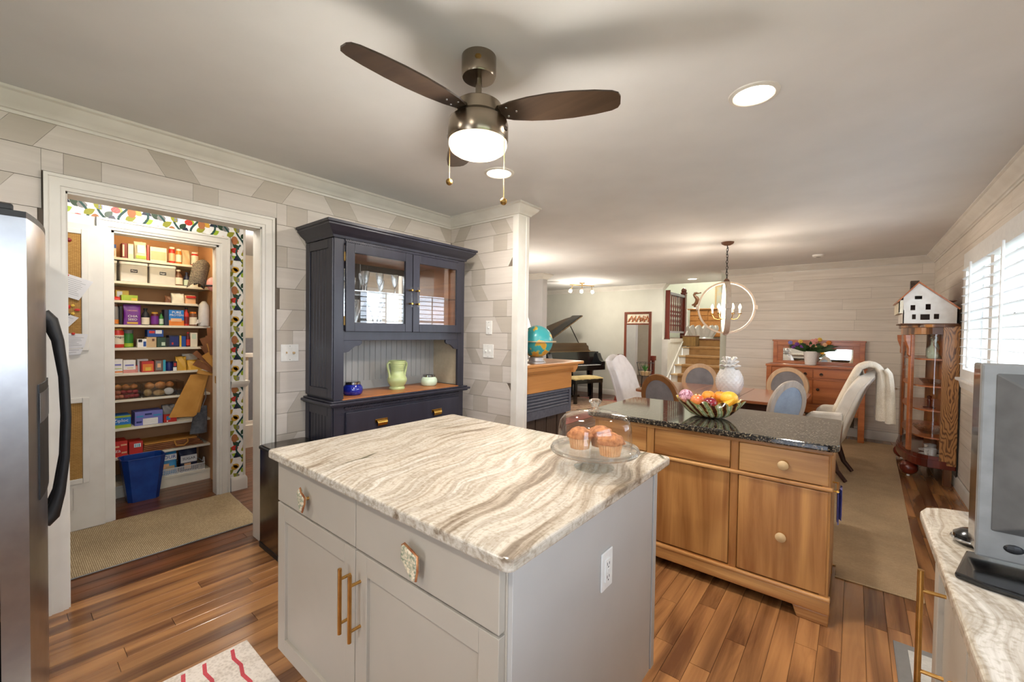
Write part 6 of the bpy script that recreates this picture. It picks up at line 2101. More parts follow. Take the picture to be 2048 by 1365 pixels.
build('cushion', MB().grid(lambda u, v: (-.38 + .76 * u, -.175 + .35 * v, .472 + .048 * (1 - (2 * u - 1) ** 8) * (1 - (2 * v - 1) ** 8) - .008 * (math.cos(u * 25) * math.cos(v * 13) > .3)), 26, 14).box(-.375, .375, -.17, .17, .468, .485), fabric('mustard_fabric', S(206, 184, 126), S(176, 152, 92), 120), be, local=True, smooth=.9)
for sx in (-1, 1):
    for s_ in (-1, 1): build('leg', MB().prism([(sx * .365, s_ * .16), (sx * .31, s_ * .16), (sx * .31, s_ * .105), (sx * .365, s_ * .105)], 'z', 0, .39), M['black'], be, local=True, bevel=.003)

# ---- track light in the piano room
tk = thing('track_light', 'brass three-head track light over the piano', 'ceiling light', (-4.43, 7.72, 2.33))
build('ceiling_plate', MB().lathe([(0, 2.42), (.05, 2.42), (.06, 2.44)], (-4.43, 7.72, 0), 20), M['abrass'], tk)
d_ = Vector((.45, .89, 0))
build('bar', MB().tube([Vector((-4.43, 7.72, 2.385)) + d_ * t_ + Vector((.02 * math.sin(t_ * 8), 0, 0)) for t_ in (-.28, -.14, 0, .14, .28)], .009, 8).cyl((-4.43, 7.72, 2.385), (-4.43, 7.72, 2.42), .012), M['abrass'], tk, smooth=True)
for i, t_ in enumerate((-.24, 0, .24)):
    p = Vector((-4.43, 7.72, 2.385)) + d_ * t_
    q = p + Vector((-.02 + .03 * i, -.04, -.13))
    h = build('lamp_arm', MB().tube([p, p + Vector((0, 0, -.06)), q + Vector((0, 0, .04))], .006, 6), M['abrass'], tk, smooth=True)
    build('glass_cube', MB().obox(q, (.055, .055, .06), (.4, .4 - .4 * i, .3)), M['bulb'], h, bevel=.008)
point_light('track_lamp', (-4.35, 7.6, 2.12), 27, (1, .92, .80), .06)

# ---- cheval mirror
M['walnutr'] = wood('brown_mahogany', S(134, 66, 38), S(84, 36, 22), 'z', 1.2, .3, True, False, .08, .3)
cv = thing('cheval_mirror', 'standing mirror in a carved red wood frame by the sage wall', 'mirror', (-3.45, 8.35, 0))
build('mirror_frame', MB().frame('y', 8.28, 8.31, -3.735, -3.165, .25, 1.84, .05, .045, .05).box(-3.69, -3.21, 8.28, 8.31, 1.575, 1.605), M['walnutr'], cv, bevel=.004)
build('mirror_glass', MB().box(-3.69, -3.21, 8.292, 8.297, .30, 1.58), M['mirror'], cv)
build('panel_ground', MB().box(-3.69, -3.21, 8.298, 8.303, 1.60, 1.80), M['c_cream'], cv)
mb = MB()
for i in range(16):
    x = -3.66 + i * .028
    mb.tube([(x, 8.292, 1.63 + .07 * (i % 3) / 2), (x + .03, 8.290, 1.70 + .03 * math.sin(i)), (x + .055, 8.292, 1.64 + .06 * ((i + 1) % 3))], .008, 6)
    mb.ball((x + .03, 8.29, 1.66 + .09 * ((i * 7) % 5) / 5), .014, 6, 1, .5, 1)
o = build('carved_vine', mb, M['redoak'], cv, smooth=True)
o['kind'] = 'stuff'
for x in (-3.815, -3.115):
    build('post', MB().box(x - .028, x + .028, 8.27, 8.33, .06, .93).box(x - .045, x + .045, 8.255, 8.345, .86, .955), M['red'], cv, bevel=.006)
    build('foot', MB().prism([(8.08, 0), (8.14, 0), (8.2, .05), (8.4, .05), (8.46, 0), (8.52, 0), (8.46, .09), (8.14, .09)], 'x', x - .03, x + .03), M['red'], cv, bevel=.004)
build('stretcher', MB().box(-3.79, -3.14, 8.28, 8.32, .12, .17), M['red'], cv)
# wire plant basket
pb = thing('plant_basket', 'black wire basket holding a small green plant', 'plant stand', (-2.98, 7.55, 0))
wire = M['blackm']
bx, by = -2.98, 7.55
for z, r in ((.62, .10), (.72, .125), (.86, .155)):
    build('wire_ring', MB().tube([(bx + r * math.cos(i * PI / 10), by + r * math.sin(i * PI / 10), z) for i in range(20)], .004, 5, closed=True), wire, pb)
for i in range(10):
    a = i * PI / 5
    build('wire_rib', MB().cyl((bx + .10 * math.cos(a), by + .10 * math.sin(a), .62), (bx + .155 * math.cos(a), by + .155 * math.sin(a), .86), .003, n=5), wire, pb)
for i in range(3):
    a = i * 2 * PI / 3 + .4
    build('leg', MB().cyl((bx + .10 * math.cos(a), by + .10 * math.sin(a), .62), (bx + .17 * math.cos(a), by + .17 * math.sin(a), 0), .006, n=6), wire, pb)
build('pot', MB().lathe([(0, .625), (.075, .625), (.09, .70), (.08, .70), (0, .69)], (bx, by, 0), 16), M['c_tan'], pb)
for i in range(14):
    a, l = i * 2.4, .10 + .05 * rnd()
    c_ = (bx, by, .69)
    e_ = (bx + l * .6 * math.cos(a), by + l * .6 * math.sin(a), .69 + l)
    mb = MB()
    A, B = Vector(c_), Vector(e_)
    n_ = (B - A).cross(Vector((0, 0, 1))).normalized() * .012
    mb.add([A, A.lerp(B, .5) + n_ + Vector((0, 0, .01)), B, A.lerp(B, .5) - n_ + Vector((0, 0, .01))], [(0, 1, 2, 3)])
    build('leaf', mb, M['c_greenp'], pb)

# ---- stairs
so = thing('staircase', 'white stairs with tan carpet runner up to the landing', 'stairs', (-2.4, 9.2, 0))
ZL, RI, TR = 1.30, 1.30 / 7, .25
for k in range(7):
    z = ZL - RI * k
    y = 10.0 - TR * k
    build('riser', MB().box(-2.995, -1.76, y, y + .02, z - RI, z - .02), M['trim'], so)
    build('tread', MB().box(-2.995, -1.76, y - .028, y + TR, z - .028, z), M['c_tan'] if k else M['floord'], so, bevel=.006)
    if k < 7:
        pts = [(y - .040, z - RI + .012), (y - .006, z - RI + .012), (y - .006, z - .03), (y - .036, z - .03), (y - .042, z - .012), (y - .034, z + .006), (y + TR - .035, z + .006), (y + TR - .035, z + .014), (y - .040, z + .014), (y - .053, z - .006), (y - .053, z - .034), (y - .040, z - .044)] if k else [(y - .014, z - RI + .012), (y - .002, z - RI + .012), (y - .002, z - .03), (y - .014, z - .03)]
        build('carpet_runner', MB().prism(pts, 'x', -2.84, -1.78), M['stair'], so)
build('stringer', MB().prism([(8.40, .20), (8.40, .235), (10.02, 1.475), (10.02, 1.44)], 'x', -3.0, -2.972), M['trim'], so, bevel=.004)
build('landing_skirt', MB().box(-3.002, -2.985, 8.93, 10.0, 1.22, 1.30), M['trim'], so)
bs = thing('woven_basket', 'square tan woven basket on the upper steps', 'basket', (-2.86, 9.78, 1.12))
build('basket_side', MB().frame('z', ZL - RI + .016, ZL + .055, -3.0, -2.70, 9.72, 9.95, .012), woven('seagrass', S(168, 132, 78), S(110, 82, 44), 120, 120, .6), bs, bevel=.006)
build('basket_floor', MB().box(-2.99, -2.71, 9.73, 9.94, ZL - RI + .0155, ZL - RI + .03), M['c_tan'], bs)
build('basket_rim', MB().tube([(-3.0, 9.72, ZL + .055), (-2.70, 9.72, ZL + .055), (-2.70, 9.95, ZL + .055), (-3.0, 9.95, ZL + .055)], .012, 8, closed=True), M['c_brown'], bs)
bn_ = thing('banister', 'dark red turned-spindle banister at the landing', 'banister', (-3.06, 9.5, 1.30))
build('handrail', MB().box(-3.11, -3.02, 8.93, 9.93, 2.225, 2.285), pm('grey_handrail', S(150, 146, 156), S(136, 132, 142), .4), bn_, bevel=.01)
build('bottom_rail', MB().box(-3.10, -3.03, 8.93, 9.93, 1.42, 1.46), pm('grey_shoe_rail', S(176, 170, 176), S(162, 156, 162), .4), bn_)
sp_ = [(.016, 0), (.016, .10), (.024, .13), (.012, .16), (.022, .22), (.012, .28), (.024, .34), (.012, .38), (.024, .42), (.012, .47), (.022, .54), (.012, .60), (.016, .64), (.016, .77)]
sm_ = mesh_of('spindle', MB().lathe(sp_, (0, 0, 0), 10), M['red'], .9)
for i in range(7):
    o = bpy.data.objects.new('spindle', sm_)
    link(o, bn_, WM[bn_.name].inverted() @ Matrix.Translation((-3.065, 9.03 + i * .135, 1.46)))
nw = build('newel_post', MB().box(-3.12, -3.01, 9.93, 10.04, 1.30, 2.33), M['red'], bn_, bevel=.008)
build('newel_cap', MB().lathe([(.075, 0), (.075, .02), (.05, .03), (.062, .06), (.05, .10), (.02, .125), (0, .13)], (-3.065, 9.985, 2.33), 16), M['red'], nw, smooth=.6)
build('newel_post', MB().box(-3.115, -3.02, 8.925, 8.96, 1.30, 2.32), M['red'], bn_)
# upper hall furniture
ds = thing('dresser', 'honey pine dresser in the upper hall', 'dresser', (-3.0, 11.9, 1.30))
build('carcass', MB().box(-3.44, -2.5, 11.75, 12.2, 1.33, 2.05), M['mantel'], ds, bevel=.004)
build('top', MB().box(-3.50, -2.44, 11.70, 12.22, 2.05, 2.08), M['mantel'], ds, bevel=.006)
for k, (z0, z1) in enumerate(((1.90, 2.03), (1.76, 1.88), (1.36, 1.74))):
    for x0, x1 in ((-3.42, -2.99), (-2.96, -2.52)):
        d = build('drawer', MB().box(x0, x1, 11.735, 11.75, z0, z1), M['mantel'], ds, bevel=.004)
        build('knob', MB().ball(((x0 + x1) / 2, 11.722, (z0 + z1) / 2), .014, 8), M['c_brown'], d)
for x in (-3.42, -2.55): build('foot', MB().box(x, x + .05, 11.76, 11.82, 1.30, 1.33), M['mantel'], ds)
sea = thing('seahorse_figure', 'brown wooden seahorse standing on the dresser', 'figurine', (-3.33, 11.85, 2.081))
X0, Y0 = -3.33, 11.85
build('seahorse_body', MB().tube([(X0 + a, Y0, 2.081 + b) for a, b in ((.0, .03), (-.02, .07), (-.01, .12), (.03, .17), (.05, .23), (.03, .29), (-.02, .34), (-.04, .38), (-.02, .415), (.03, .425), (.06, .41))], [.012, .028, .04, .052, .058, .05, .036, .034, .036, .03, .018], 10), M['c_brown'], sea, smooth=True)
build('seahorse_snout', MB().tube([(X0 + .05, Y0, 2.495), (X0 + .10, Y0, 2.50), (X0 + .135, Y0, 2.51)], [.018, .012, .02], 8), M['c_brown'], sea, smooth=True)
build('seahorse_fin', MB().prism([(X0 - .02, 2.24), (X0 - .10, 2.20), (X0 - .085, 2.16), (X0 - .02, 2.18)], 'y', Y0 - .008, Y0 + .008), M['c_brown'], sea)
build('seahorse_base', MB().lathe([(0, 0), (.09, 0), (.08, .02), (.03, .04), (0, .04)], (X0, Y0, 2.081), 16), M['white'], sea, smooth=.6)
rb = thing('white_robe', 'white robe hanging beside the newel post', 'robe', (-3.50, 11.5, 1.45))
build('robe_cloth', MB().grid(lambda u, v: (-3.5 + .10 * math.sin(2 * PI * u) * (1.1 - .5 * v) + .01 * math.sin(14 * u), 11.5 + .05 * math.cos(2 * PI * u), 1.32 + .74 * v), 24, 8, cu=True), M['linenw'], rb, smooth=True)
build('robe_collar', MB().ball((-3.5, 11.5, 2.06), .06, 10, 1, .8, .5), M['linenw'], rb, smooth=True)
sg = thing('shell_planter', 'white jagged-rim shell planter at the top of the stairs', 'planter', (-2.95, 11.0, 1.30))
def shf(off):
    def f(u, v):
        th = 2 * PI * u
        zz = .02 + .26 * v * (1 + .0) + (.05 * v if True else 0) * (1 if False else abs(math.sin(7 * th)) * 2 - 1)
        rr = (.25 + .12 * v) * (1 + .05 * math.cos(14 * th)) - off
        return (-2.93 + rr * math.cos(th), 11.0 + rr * .6 * math.sin(th), 1.30 + zz)
    return f


build('shell_wall', MB().grid(shf(0), 84, 6, cu=True), M['white'], sg, smooth=1.2)
build('shell_lining', MB().grid(shf(.012), 84, 6, cu=True), M['white'], sg, smooth=1.2)
build('shell_base', MB().lathe([(0, 0), (.27, .0), (.26, .03), (0, .03)], (-2.93, 11.0, 1.30), 28, 1, .6), M['white'], sg)
pc = thing('window_stand_in', 'tall pale panel standing in for a bright window behind the chandelier', 'panel', (-2.75, 12.49, 2.1))  # added panel; a window's pale brightness is put into its colours
build('stand_in_frame', MB().frame('y', 12.47, 12.499, -3.0, -2.5, 1.95, 2.75, .04), M['c_tan'], pc)
build('stand_in_sheet', MB().box(-2.96, -2.54, 12.485, 12.495, 1.99, 2.71), pm('pale_window_tint', S(176, 196, 206), S(214, 190, 130), .6, sc_=3), pc)
point_light('upper_hall_lamp', (-3.0, 10.8, 3.5), 60, (1, .95, .86), .15)

# ---- sideboard
SX0, SX1, SYF = -.985, .125, 7.08
M['dbrass'] = pm('dark_bronze', S(64, 48, 36), S(50, 36, 26), .35, .6)
sb = thing('sideboard', 'red-brown oak sideboard with a mirrored gallery', 'sideboard', (-.43, 7.3, 0))
build('carcass', MB().box(SX0 + .03, SX1 - .03, SYF + .02, YF - .03, .33, .955), M['redoak'], sb, bevel=.003)
build('top_board', MB().box(SX0 - .01, SX1 + .01, SYF - .015, YF - .02, .955, .985), M['redoak'], sb, bevel=.004)
for x in (SX0, SX1 - .065):
    build('leg', MB().box(x, x + .065, SYF, SYF + .065, .0105, .955), M['redoak'], sb, bevel=.003)
    build('leg', MB().box(x, x + .065, YF - .095, YF - .03, 0, .955), M['redoak'], sb, bevel=.003)
xm = (SX0 + SX1) / 2
for x0, x1 in ((SX0 + .07, xm - .006), (xm + .006, SX1 - .07)):
    s_ = 1 if x0 < xm else -1
    d = build('drawer', MB().box(x0, x1, SYF + .004, SYF + .02, .82, .93), M['redoak'], sb, bevel=.003)
    kx = xm - s_ * .09
    build('pull_plate', MB().cyl((kx, SYF + .004, .875), (kx, SYF - .002, .875), .016, n=14), M['dbrass'], d)
    build('drop_ring', MB().tube([(kx + .018 * math.cos(a), SYF - .008, .868 + .018 * math.sin(a)) for a in [i * PI / 6 for i in range(12)]], .0035, 5, closed=True), M['dbrass'], d)
    d = build('door', MB().box(x0, x1, SYF + .004, SYF + .02, .47, .79), M['redoak'], sb, bevel=.003)
    kx = xm - s_ * .055
    build('knob', MB().lathe([(0, 0), (.01, 0), (.009, .012), (.019, .018), (.016, .03), (0, .034)], (0, 0, 0), 14).xf(Matrix.Translation((kx, SYF + .004, .665)) @ Matrix.Rotation(PI / 2, 4, 'X')), M['dbrass'], d, smooth=True)
d = build('drawer', MB().box(SX0 + .07, SX1 - .07, SYF + .004, SYF + .02, .345, .455), M['redoak'], sb, bevel=.003)
build('rail', MB().box(SX0 + .065, SX1 - .065, SYF + .008, SYF + .03, .795, .815), M['redoak'], sb)
gal = build('gallery_frame', MB().frame('y', YF - .075, YF - .035, -.955, .115, .985, 1.315, .055, .06, .03), M['redoak'], sb, bevel=.003)
build('gallery_inner_frame', MB().frame('y', YF - .06, YF - .04, -.905, .065, 1.01, 1.26, .075, .05, .015), M['redoak'], sb, bevel=.003)
build('gallery_mirror', MB().box(-.832, -.008, YF - .052, YF - .047, 1.02, 1.215), M['mirror'], gal)
build('gallery_cap', MB().box(-.965, .125, YF - .085, YF - .03, 1.31, 1.335), M['redoak'], sb, bevel=.003)
# flowers in a textured pot
vp = thing('flower_pot', 'textured white planter of mixed flowers on the sideboard', 'flower pot', (-.475, 7.27, .985))
fx, fy, fz = -.475, 7.27, .985
def potf(u, v):
    th = 2 * PI * u
    k = 1 + .03 * (math.sin(16 * th + (int(v * 8) % 2) * PI) * math.sin(8 * PI * v) ** 2)
    return (fx + (.066 + .022 * v) * k * math.cos(th), fy + (.066 + .022 * v) * k * math.sin(th), fz + .004 + .19 * v)


mb = MB().grid(potf, 64, 26, cu=True)
mb.add([potf(i / 64, 0) for i in range(64)], [tuple(range(64))])
mb.add([(fx + .08 * math.cos(2 * PI * i / 24), fy + .08 * math.sin(2 * PI * i / 24), fz + .17) for i in range(24)], [tuple(range(24))])
build('pot_body', mb, M['white'], vp, smooth=1.0)
M['leafg'] = pm('leaf_green', S(58, 90, 40), S(32, 56, 26), .5, sc_=30)


def blade(A, B, wd, nm, mat, parent, sag=.02):
    A, B = Vector(A), Vector(B)
    n_ = (B - A).cross(Vector((.2, -1, .3))).normalized() * wd
    mb = MB()
    m1, m2 = A.lerp(B, .35) + Vector((0, 0, sag)), A.lerp(B, .7) + Vector((0, 0, sag))
    mb.add([A, m1 - n_, m2 - n_ * .8, B, m2 + n_ * .8, m1 + n_], [(0, 1, 2, 3, 4, 5)])
    return build(nm, mb, mat, parent)


for i in range(52):
    a = i * 2.39
    l = .12 + .20 * rnd()
    t_ = (fx + l * math.cos(a), fy + .5 * l * math.sin(a) - .02, fz + .19 + (.02 + .14 * rnd()) * (1.2 - l * 2))
    blade((fx + .03 * math.cos(a), fy + .03 * math.sin(a), fz + .17), t_, .022, 'leaf', M['leafg'], vp)
cols = ['c_purple', 'c_purple', 'c_yellow', 'c_pink', 'c_pink', 'c_peach', 'c_pink', 'c_orange', 'c_lav', 'c_purple', 'c_pink', 'c_peach', 'c_yellow']
pos = [(-.20, .25), (-.16, .29), (-.12, .33), (.0, .28), (.035, .30), (.05, .25), (.02, .34), (.20, .32), (-.24, .31), (-.10, .26), (.06, .35), (.16, .29), (.10, .36)]
for (dx, dz), c_ in zip(pos, cols):
    f_ = build('stem', MB().cyl((fx + dx * .2, fy, fz + .17), (fx + dx, fy - .05, fz + dz - .01), .003, n=5), M['leafg'], vp)
    cc = (fx + dx, fy - .05, fz + dz)
    mb = MB()
    for j in range(7):
        th = 2 * PI * j / 7
        mb.ball((cc[0] + .016 * math.cos(th), cc[1] - .004, cc[2] + .016 * math.sin(th)), .013, 6, 1, .7, 1)
    mb.ball((cc[0], cc[1] - .010, cc[2]), .013, 6)
    build('blossom', mb, M[c_], f_, smooth=True)

# ---- dining table
dt = thing('dining_table', 'polished cherry dining table on the jute rug', 'dining table', (-1.16, 5.2, .01))
TX0, TX1, TY0, TY1 = -1.98, -.36, 4.66, 5.78
for x0, x1 in ((TX0, -1.40), (-1.398, -.92), (-.918, TX1)):
    pts = rounded(x0, x1, TY0, TY1, .10, 5, (1 if x1 == TX1 else 0, 1 if x0 == TX0 else 0, 1 if x0 == TX0 else 0, 1 if x1 == TX1 else 0))
    if x0 != TX0 and x1 != TX1: pts = [(x0, TY0), (x1, TY0), (x1, TY1), (x0, TY1)]
    else:
        pts = [(min(max(a, x0), x1), min(max(b, TY0), TY1)) for a, b in pts]
    build('table_leaf', MB().prism(pts, 'z', .722, .75), M['table'], dt, bevel=.004)
build('apron', MB().frame('z', .64, .722, TX0 + .12, TX1 - .12, TY0 + .12, TY1 - .12, .025), M['espresso'], dt)
for x in (TX0 + .34, TX1 - .40):
    for y in (TY0 + .20, TY1 - .26): build('leg', MB().lathe([(.03, .01), (.032, .1), (.045, .35), (.03, .55), (.045, .60), (.045, .72)], (x + .03, y + .03, 0), 12), M['espresso'], dt, smooth=.7)
# pineapple jar
pa = thing('pineapple_jar', 'white ceramic pineapple on the dining table', 'ornament', (-1.05, 5.06, .75))
px_, py_, pz_ = -1.05, 5.06, .75
def pinf(u, v):
    th = 2 * PI * u
    R = .06 + .075 * math.sin(PI * (.12 + .80 * v)) ** .8
    bump = .006 * abs(math.sin(9 * th + 11 * v * PI / 2)) * abs(math.sin(9 * th - 11 * v * PI / 2))
    return (px_ + (R + bump) * math.cos(th), py_ + (R + bump) * math.sin(th), pz_ + .002 + .265 * v)


mb = MB().grid(pinf, 90, 36, cu=True)
mb.add([pinf(i / 90, 0) for i in range(90)], [tuple(range(90))])
build('fruit_body', mb, M['white'], pa, smooth=1.3)
build('crown_neck', MB().lathe([(.062, .262), (.045, .28), (.04, .32), (.045, .36), (.02, .39), (0, .395)], (px_, py_, pz_), 24), M['white'], pa, smooth=.9)
for tier, (z0, L, up, n) in enumerate(((.29, .075, .03, 7), (.325, .06, .04, 6), (.36, .045, .045, 5))):
    for i in range(n):
        a = 2 * PI * i / n + tier * .5
        d = Vector((math.cos(a), math.sin(a), 0))
        s_ = Vector((-d.y, d.x, 0)) * .022
        A = Vector((px_, py_, pz_ + z0)) + d * .035
        B = A + d * L * .6 + Vector((0, 0, up))
        C = A + d * L + Vector((0, 0, up * .75))
        mb = MB().add([A - s_, A + s_, B + s_ * .8, C, B - s_ * .8] + [v_ + Vector((0, 0, -.006)) for v_ in (A - s_, A + s_, B + s_ * .8, C, B - s_ * .8)], [(0, 1, 2, 3, 4), (9, 8, 7, 6, 5), (0, 5, 6, 1), (1, 6, 7, 2), (2, 7, 8, 3), (3, 8, 9, 4), (4, 9, 5, 0)])
        build('crown_leaf', mb, M['white'], pa)


# ---- oval-back chairs (front looks along local +y)
def oval_chair(frame, fab, lab, rot_frame=None):
    t = thing('oval_back_chair', lab, 'chair', (0, 0, 0), 0, 'oval-back dining chairs')
    tilt = Matrix.Translation((0, -.20, .46)) @ Matrix.Rotation(math.radians(10), 4, 'X')
    cz, rx, rz = .272, .205, .222
    n = 40
    mb = MB()
    prof = [(-.028, -.016), (.028, -.016), (.032, 0), (.024, .018), (-.024, .018), (-.032, 0)]
    vs, fs = [], []
    k = len(prof)
    for i in range(n):
        th = 2 * PI * i / n
        for a, b in prof: vs.append(tilt @ Vector(((rx + a) * math.cos(th), b, cz + (rz + a) * math.sin(th))))
    for i in range(n):
        for j in range(k):
            fs.append((i * k + j, ((i + 1) % n) * k + j, ((i + 1) % n) * k + (j + 1) % k, i * k + (j + 1) % k))
    mb.add(vs, fs)
    build('back_frame', mb, frame, t, smooth=.6, local=True)
    mb = MB()
    for sgn in (-1, 1):
        mb.grid(lambda u, v: tilt @ Vector(((rx - .018) * v * math.cos(2 * PI * u), sgn * .014 * (1 - .4 * v * v) + sgn * .004, cz + (rz - .018) * v * math.sin(2 * PI * u))), 32, 6, cu=True)
    build('back_pad', mb, fab, t, smooth=True, local=True)
    for s_ in (-1, 1):
        build('back_post', MB().tube([(s_ * .17, -.20, .40), (s_ * .165, -.205, .50), (s_ * .165, -.235, .62)], [.022, .02, .016], 8), frame, t, smooth=True, local=True)
    build('seat_frame', MB().lathe([(.22, .395), (.235, .40), (.235, .445), (.22, .45)], (0, .02, 0), 28, 1.05, 1), frame, t, smooth=.6, local=True)
    build('seat_cushion', MB().lathe([(.215, .445), (.222, .46), (.20, .485), (.12, .50), (0, .503)], (0, .02, 0), 28, 1.05, 1), fab, t, smooth=True, local=True)
    for sx in (-1, 1):
        build('leg', MB().lathe([(.012, 0), (.016, .03), (.022, .30), (.026, .35), (.02, .37), (.03, .40)], (sx * .18, .18, 0), 10), frame, t, smooth=.7, local=True)
        build('leg', MB().tube([(sx * .17, -.20, .42), (sx * .175, -.21, .2), (sx * .18, -.25, .006)], [.026, .02, .015], 8), frame, t, smooth=True, local=True)
    return t


RUG = .0125
c1 = oval_chair(M['limed'], M['greyf'], 'oval-back chair with charcoal pad in front of the stairs')
place(c1, (-1.62, 5.86, RUG), PI + .08)
c2_ = copy_tree(c1)
place(c2_, (-.68, 6.12, RUG), PI - .12, 'oval-back chair with charcoal pad in front of the sideboard')
c3 = oval_chair(M['walnut'], M['greyf'], 'walnut oval-back chair at the near left of the table')
place(c3, (-1.42, 4.46, RUG), -.35)
c4 = oval_chair(M['limedw'], M['bluef'], 'weathered oval-back chair with slate blue back nearest the granite top')
place(c4, (-.68, 4.66, RUG), 1.05)


# ---- parsons chairs (front looks along local +y)
def parsons(lab, fab, arms, group='upholstered host chairs'):
    t = thing('parsons_chair', lab, 'chair', (0, 0, 0), 0, group)
    hw = .265
    build('seat', MB().prism(rounded(-hw, hw, -.22, .28, .04, 4), 'z', .30, .50), fab, t, bevel=.02, local=True)

    def bf(u, v):
        th = 2 * PI * u
        lean = -.20 - .21 * v - .05 * v * v
        top = 1 - .16 * max(0, v - .8) / .2
        sx = max(-1, min(1, 1.35 * math.cos(th)))
        sy_ = max(-1, min(1, 1.35 * math.sin(th)))
        return (hw * sx * (top if v > .8 else 1), lean + (.072 - .015 * v) * sy_, .34 + .75 * v - .085 * max(0, v - .7) / .3 * sx * sx)
    mb = MB().grid(bf, 40, 16, cu=True)
    mb.add([bf(i / 40, 1) for i in range(40)], [tuple(range(40))])
    mb.add([bf(i / 40, 0) for i in range(40)], [tuple(range(40))])
    build('backrest', mb, fab, t, smooth=.9, local=True)
    for s_ in (-1, 1): build('back_piping', MB().tube([Vector(bf(.5 if s_ < 0 else 0, k / 14)) + Vector((s_ * .002, -.03, 0)) for k in range(15)], .005, 6), fab, t, smooth=True, local=True)
    if arms:
        for s_ in (-1, 1):
            build('armrest', MB().prism([(-.26, .33), (.0, .33), (.0, .50), (-.01, .60), (-.06, .65), (-.30, .665), (-.30, .60)], 'x', s_ * (hw + .02) - .035, s_ * (hw + .02) + .035), fab, t, bevel=.02, local=True)
    for sx in (-1, 1):
        build('leg', MB().prism([(sx * .25, .27), (sx * .25, .225), (sx * .205, .225), (sx * .205, .27)], 'z', 0, .31), M['espresso'], t, bevel=.003, local=True)
        build('leg', MB().tube([(sx * .225, -.19, .36), (sx * .225, -.215, .24), (sx * .225, -.26, .10), (sx * .225, -.33, .009)], [.03, .028, .022, .018], 8), M['espresso'], t, smooth=True, local=True)
    return t


ph = parsons('cream linen armchair with dark legs at the right end of the table', M['linen'], True)
place(ph, (-.34, 5.30, RUG), PI / 2 - .10)
p2 = parsons('pale linen high-back chair at the left end of the table', M['linenw'], False)
place(p2, (-2.10, 5.42, RUG), -PI / 2 - .05)
# throw over the right chair: follows the back, both ends hang
th2 = thing('throw_blanket', 'cream knitted throw draped over the right armchair back', 'blanket', (.05, 5.30, .75))
PX0 = -.34
path = [(PX0 + .20 + .21 * v_ + .05 * v_ * v_ - .085, .34 + .75 * v_) for v_ in (.50, .62, .74, .86, .95)] + [(PX0 + .385, 1.105), (PX0 + .44, 1.135), (PX0 + .50, 1.125), (PX0 + .535, 1.07), (PX0 + .545, .97), (PX0 + .55, .86), (PX0 + .553, .75), (PX0 + .555, .63)]


def thr(u, v, th=.028, y0=5.06, w_=.27):
    """thick folded strip: v runs round its flat oval section"""
    f = u * (len(path) - 1)
    i = min(int(f), len(path) - 2)
    k = f - i
    A, B = Vector((path[i][0], 0, path[i][1])), Vector((path[i + 1][0], 0, path[i + 1][1]))
    p = A.lerp(B, k)
    d = (B - A).normalized()
    n_ = Vector((d.z, 0, -d.x)) * -1
    a = 2 * PI * v
    q = th * (1 + .6 * (u > .6) * (u - .6) / .4)
    s_ = math.sin(a)
    p = p + n_ * (q * max(-1, min(1, 1.6 * s_)) + .005 * math.sin(9 * v * PI + 6 * u))
    return (p.x, y0 + w_ * (.5 + .5 * math.cos(a)) + .006 * math.sin(u * 11), p.z + .004 * math.sin(a * 5))


mb = MB().grid(thr, 48, 28, cv=True)
for u in (0, 1): mb.add([thr(u, i / 28) for i in range(28)], [tuple(range(28))])
build('blanket_cloth', mb, M['throw'], th2, smooth=.9)
build('blanket_fold', MB().grid(lambda u, v: tuple(Vector(thr(.60 + .40 * u, v, .022, 5.04, .20)) + Vector((.052, 0, -.015))), 26, 22, cv=True), M['throw'], th2, smooth=.9)
mb = MB()
for i in range(26):
    p = Vector(thr(0, .5 * (i + .5) / 26))
    mb.tube([p, p + Vector((-.012 + .004 * math.sin(i), .003 * math.sin(i * 2), -.05)), p + Vector((-.010, .004 * math.sin(i * 3), -.09))], .003, 4)
o = build('fringe', mb, M['throw'], th2)
o['kind'] = 'stuff'
tw = thing('seat_garland', 'brown dried leaf bunch on the right armchair seat', 'garland', (-.48, 5.3, .52))
for i in range(12):
    a = rnd() * 6.28
    x, y = -.48 + .10 * (rnd() - .5), 5.30 + .26 * (rnd() - .5)
    blade((x, y, .512 + .02 * rnd()), (x + .07 * math.cos(a), y + .07 * math.sin(a), .55 + .06 * rnd()), .018, 'dry_leaf', M['c_brown'] if i % 3 else M['c_cream'], tw)

# ---- chandelier
HX_, HY_, HZ_ = -1.140, 5.231, 1.700
cdl = thing('orb_chandelier', 'whitewashed wooden orb chandelier with candle bulbs', 'chandelier', (HX_, HY_, 1.40))
M['whitewash'] = wood('whitewashed_wood', S(206, 190, 172), S(168, 148, 128), 'z', 1.5, .6, True, False, .2, .35)
build('ceiling_canopy', MB().lathe([(0, 2.405), (.03, 2.405), (.06, 2.422), (.068, 2.44)], (HX_, HY_, 0), 24), M['c_brown'], cdl, smooth=.6)


def hoop(R, wd, tk_, rot):
    mb = MB()
    n = 56
    vs, fs = [], []
    for i in range(n):
        th = 2 * PI * i / n
        for dr_, dw in ((-tk_, -wd), (tk_, -wd), (tk_, wd), (-tk_, wd)):
            vs.append(((R + dr_) * math.cos(th), dw, (R + dr_) * math.sin(th)))
    for i in range(n):
        for j in range(4): fs.append((i * 4 + j, ((i + 1) % n) * 4 + j, ((i + 1) % n) * 4 + (j + 1) % 4, i * 4 + (j + 1) % 4))
    mb.add(vs, fs)
    return mb.xf(Matrix.Translation((HX_, HY_, HZ_)) @ Matrix.Rotation(rot, 4, 'Z'))


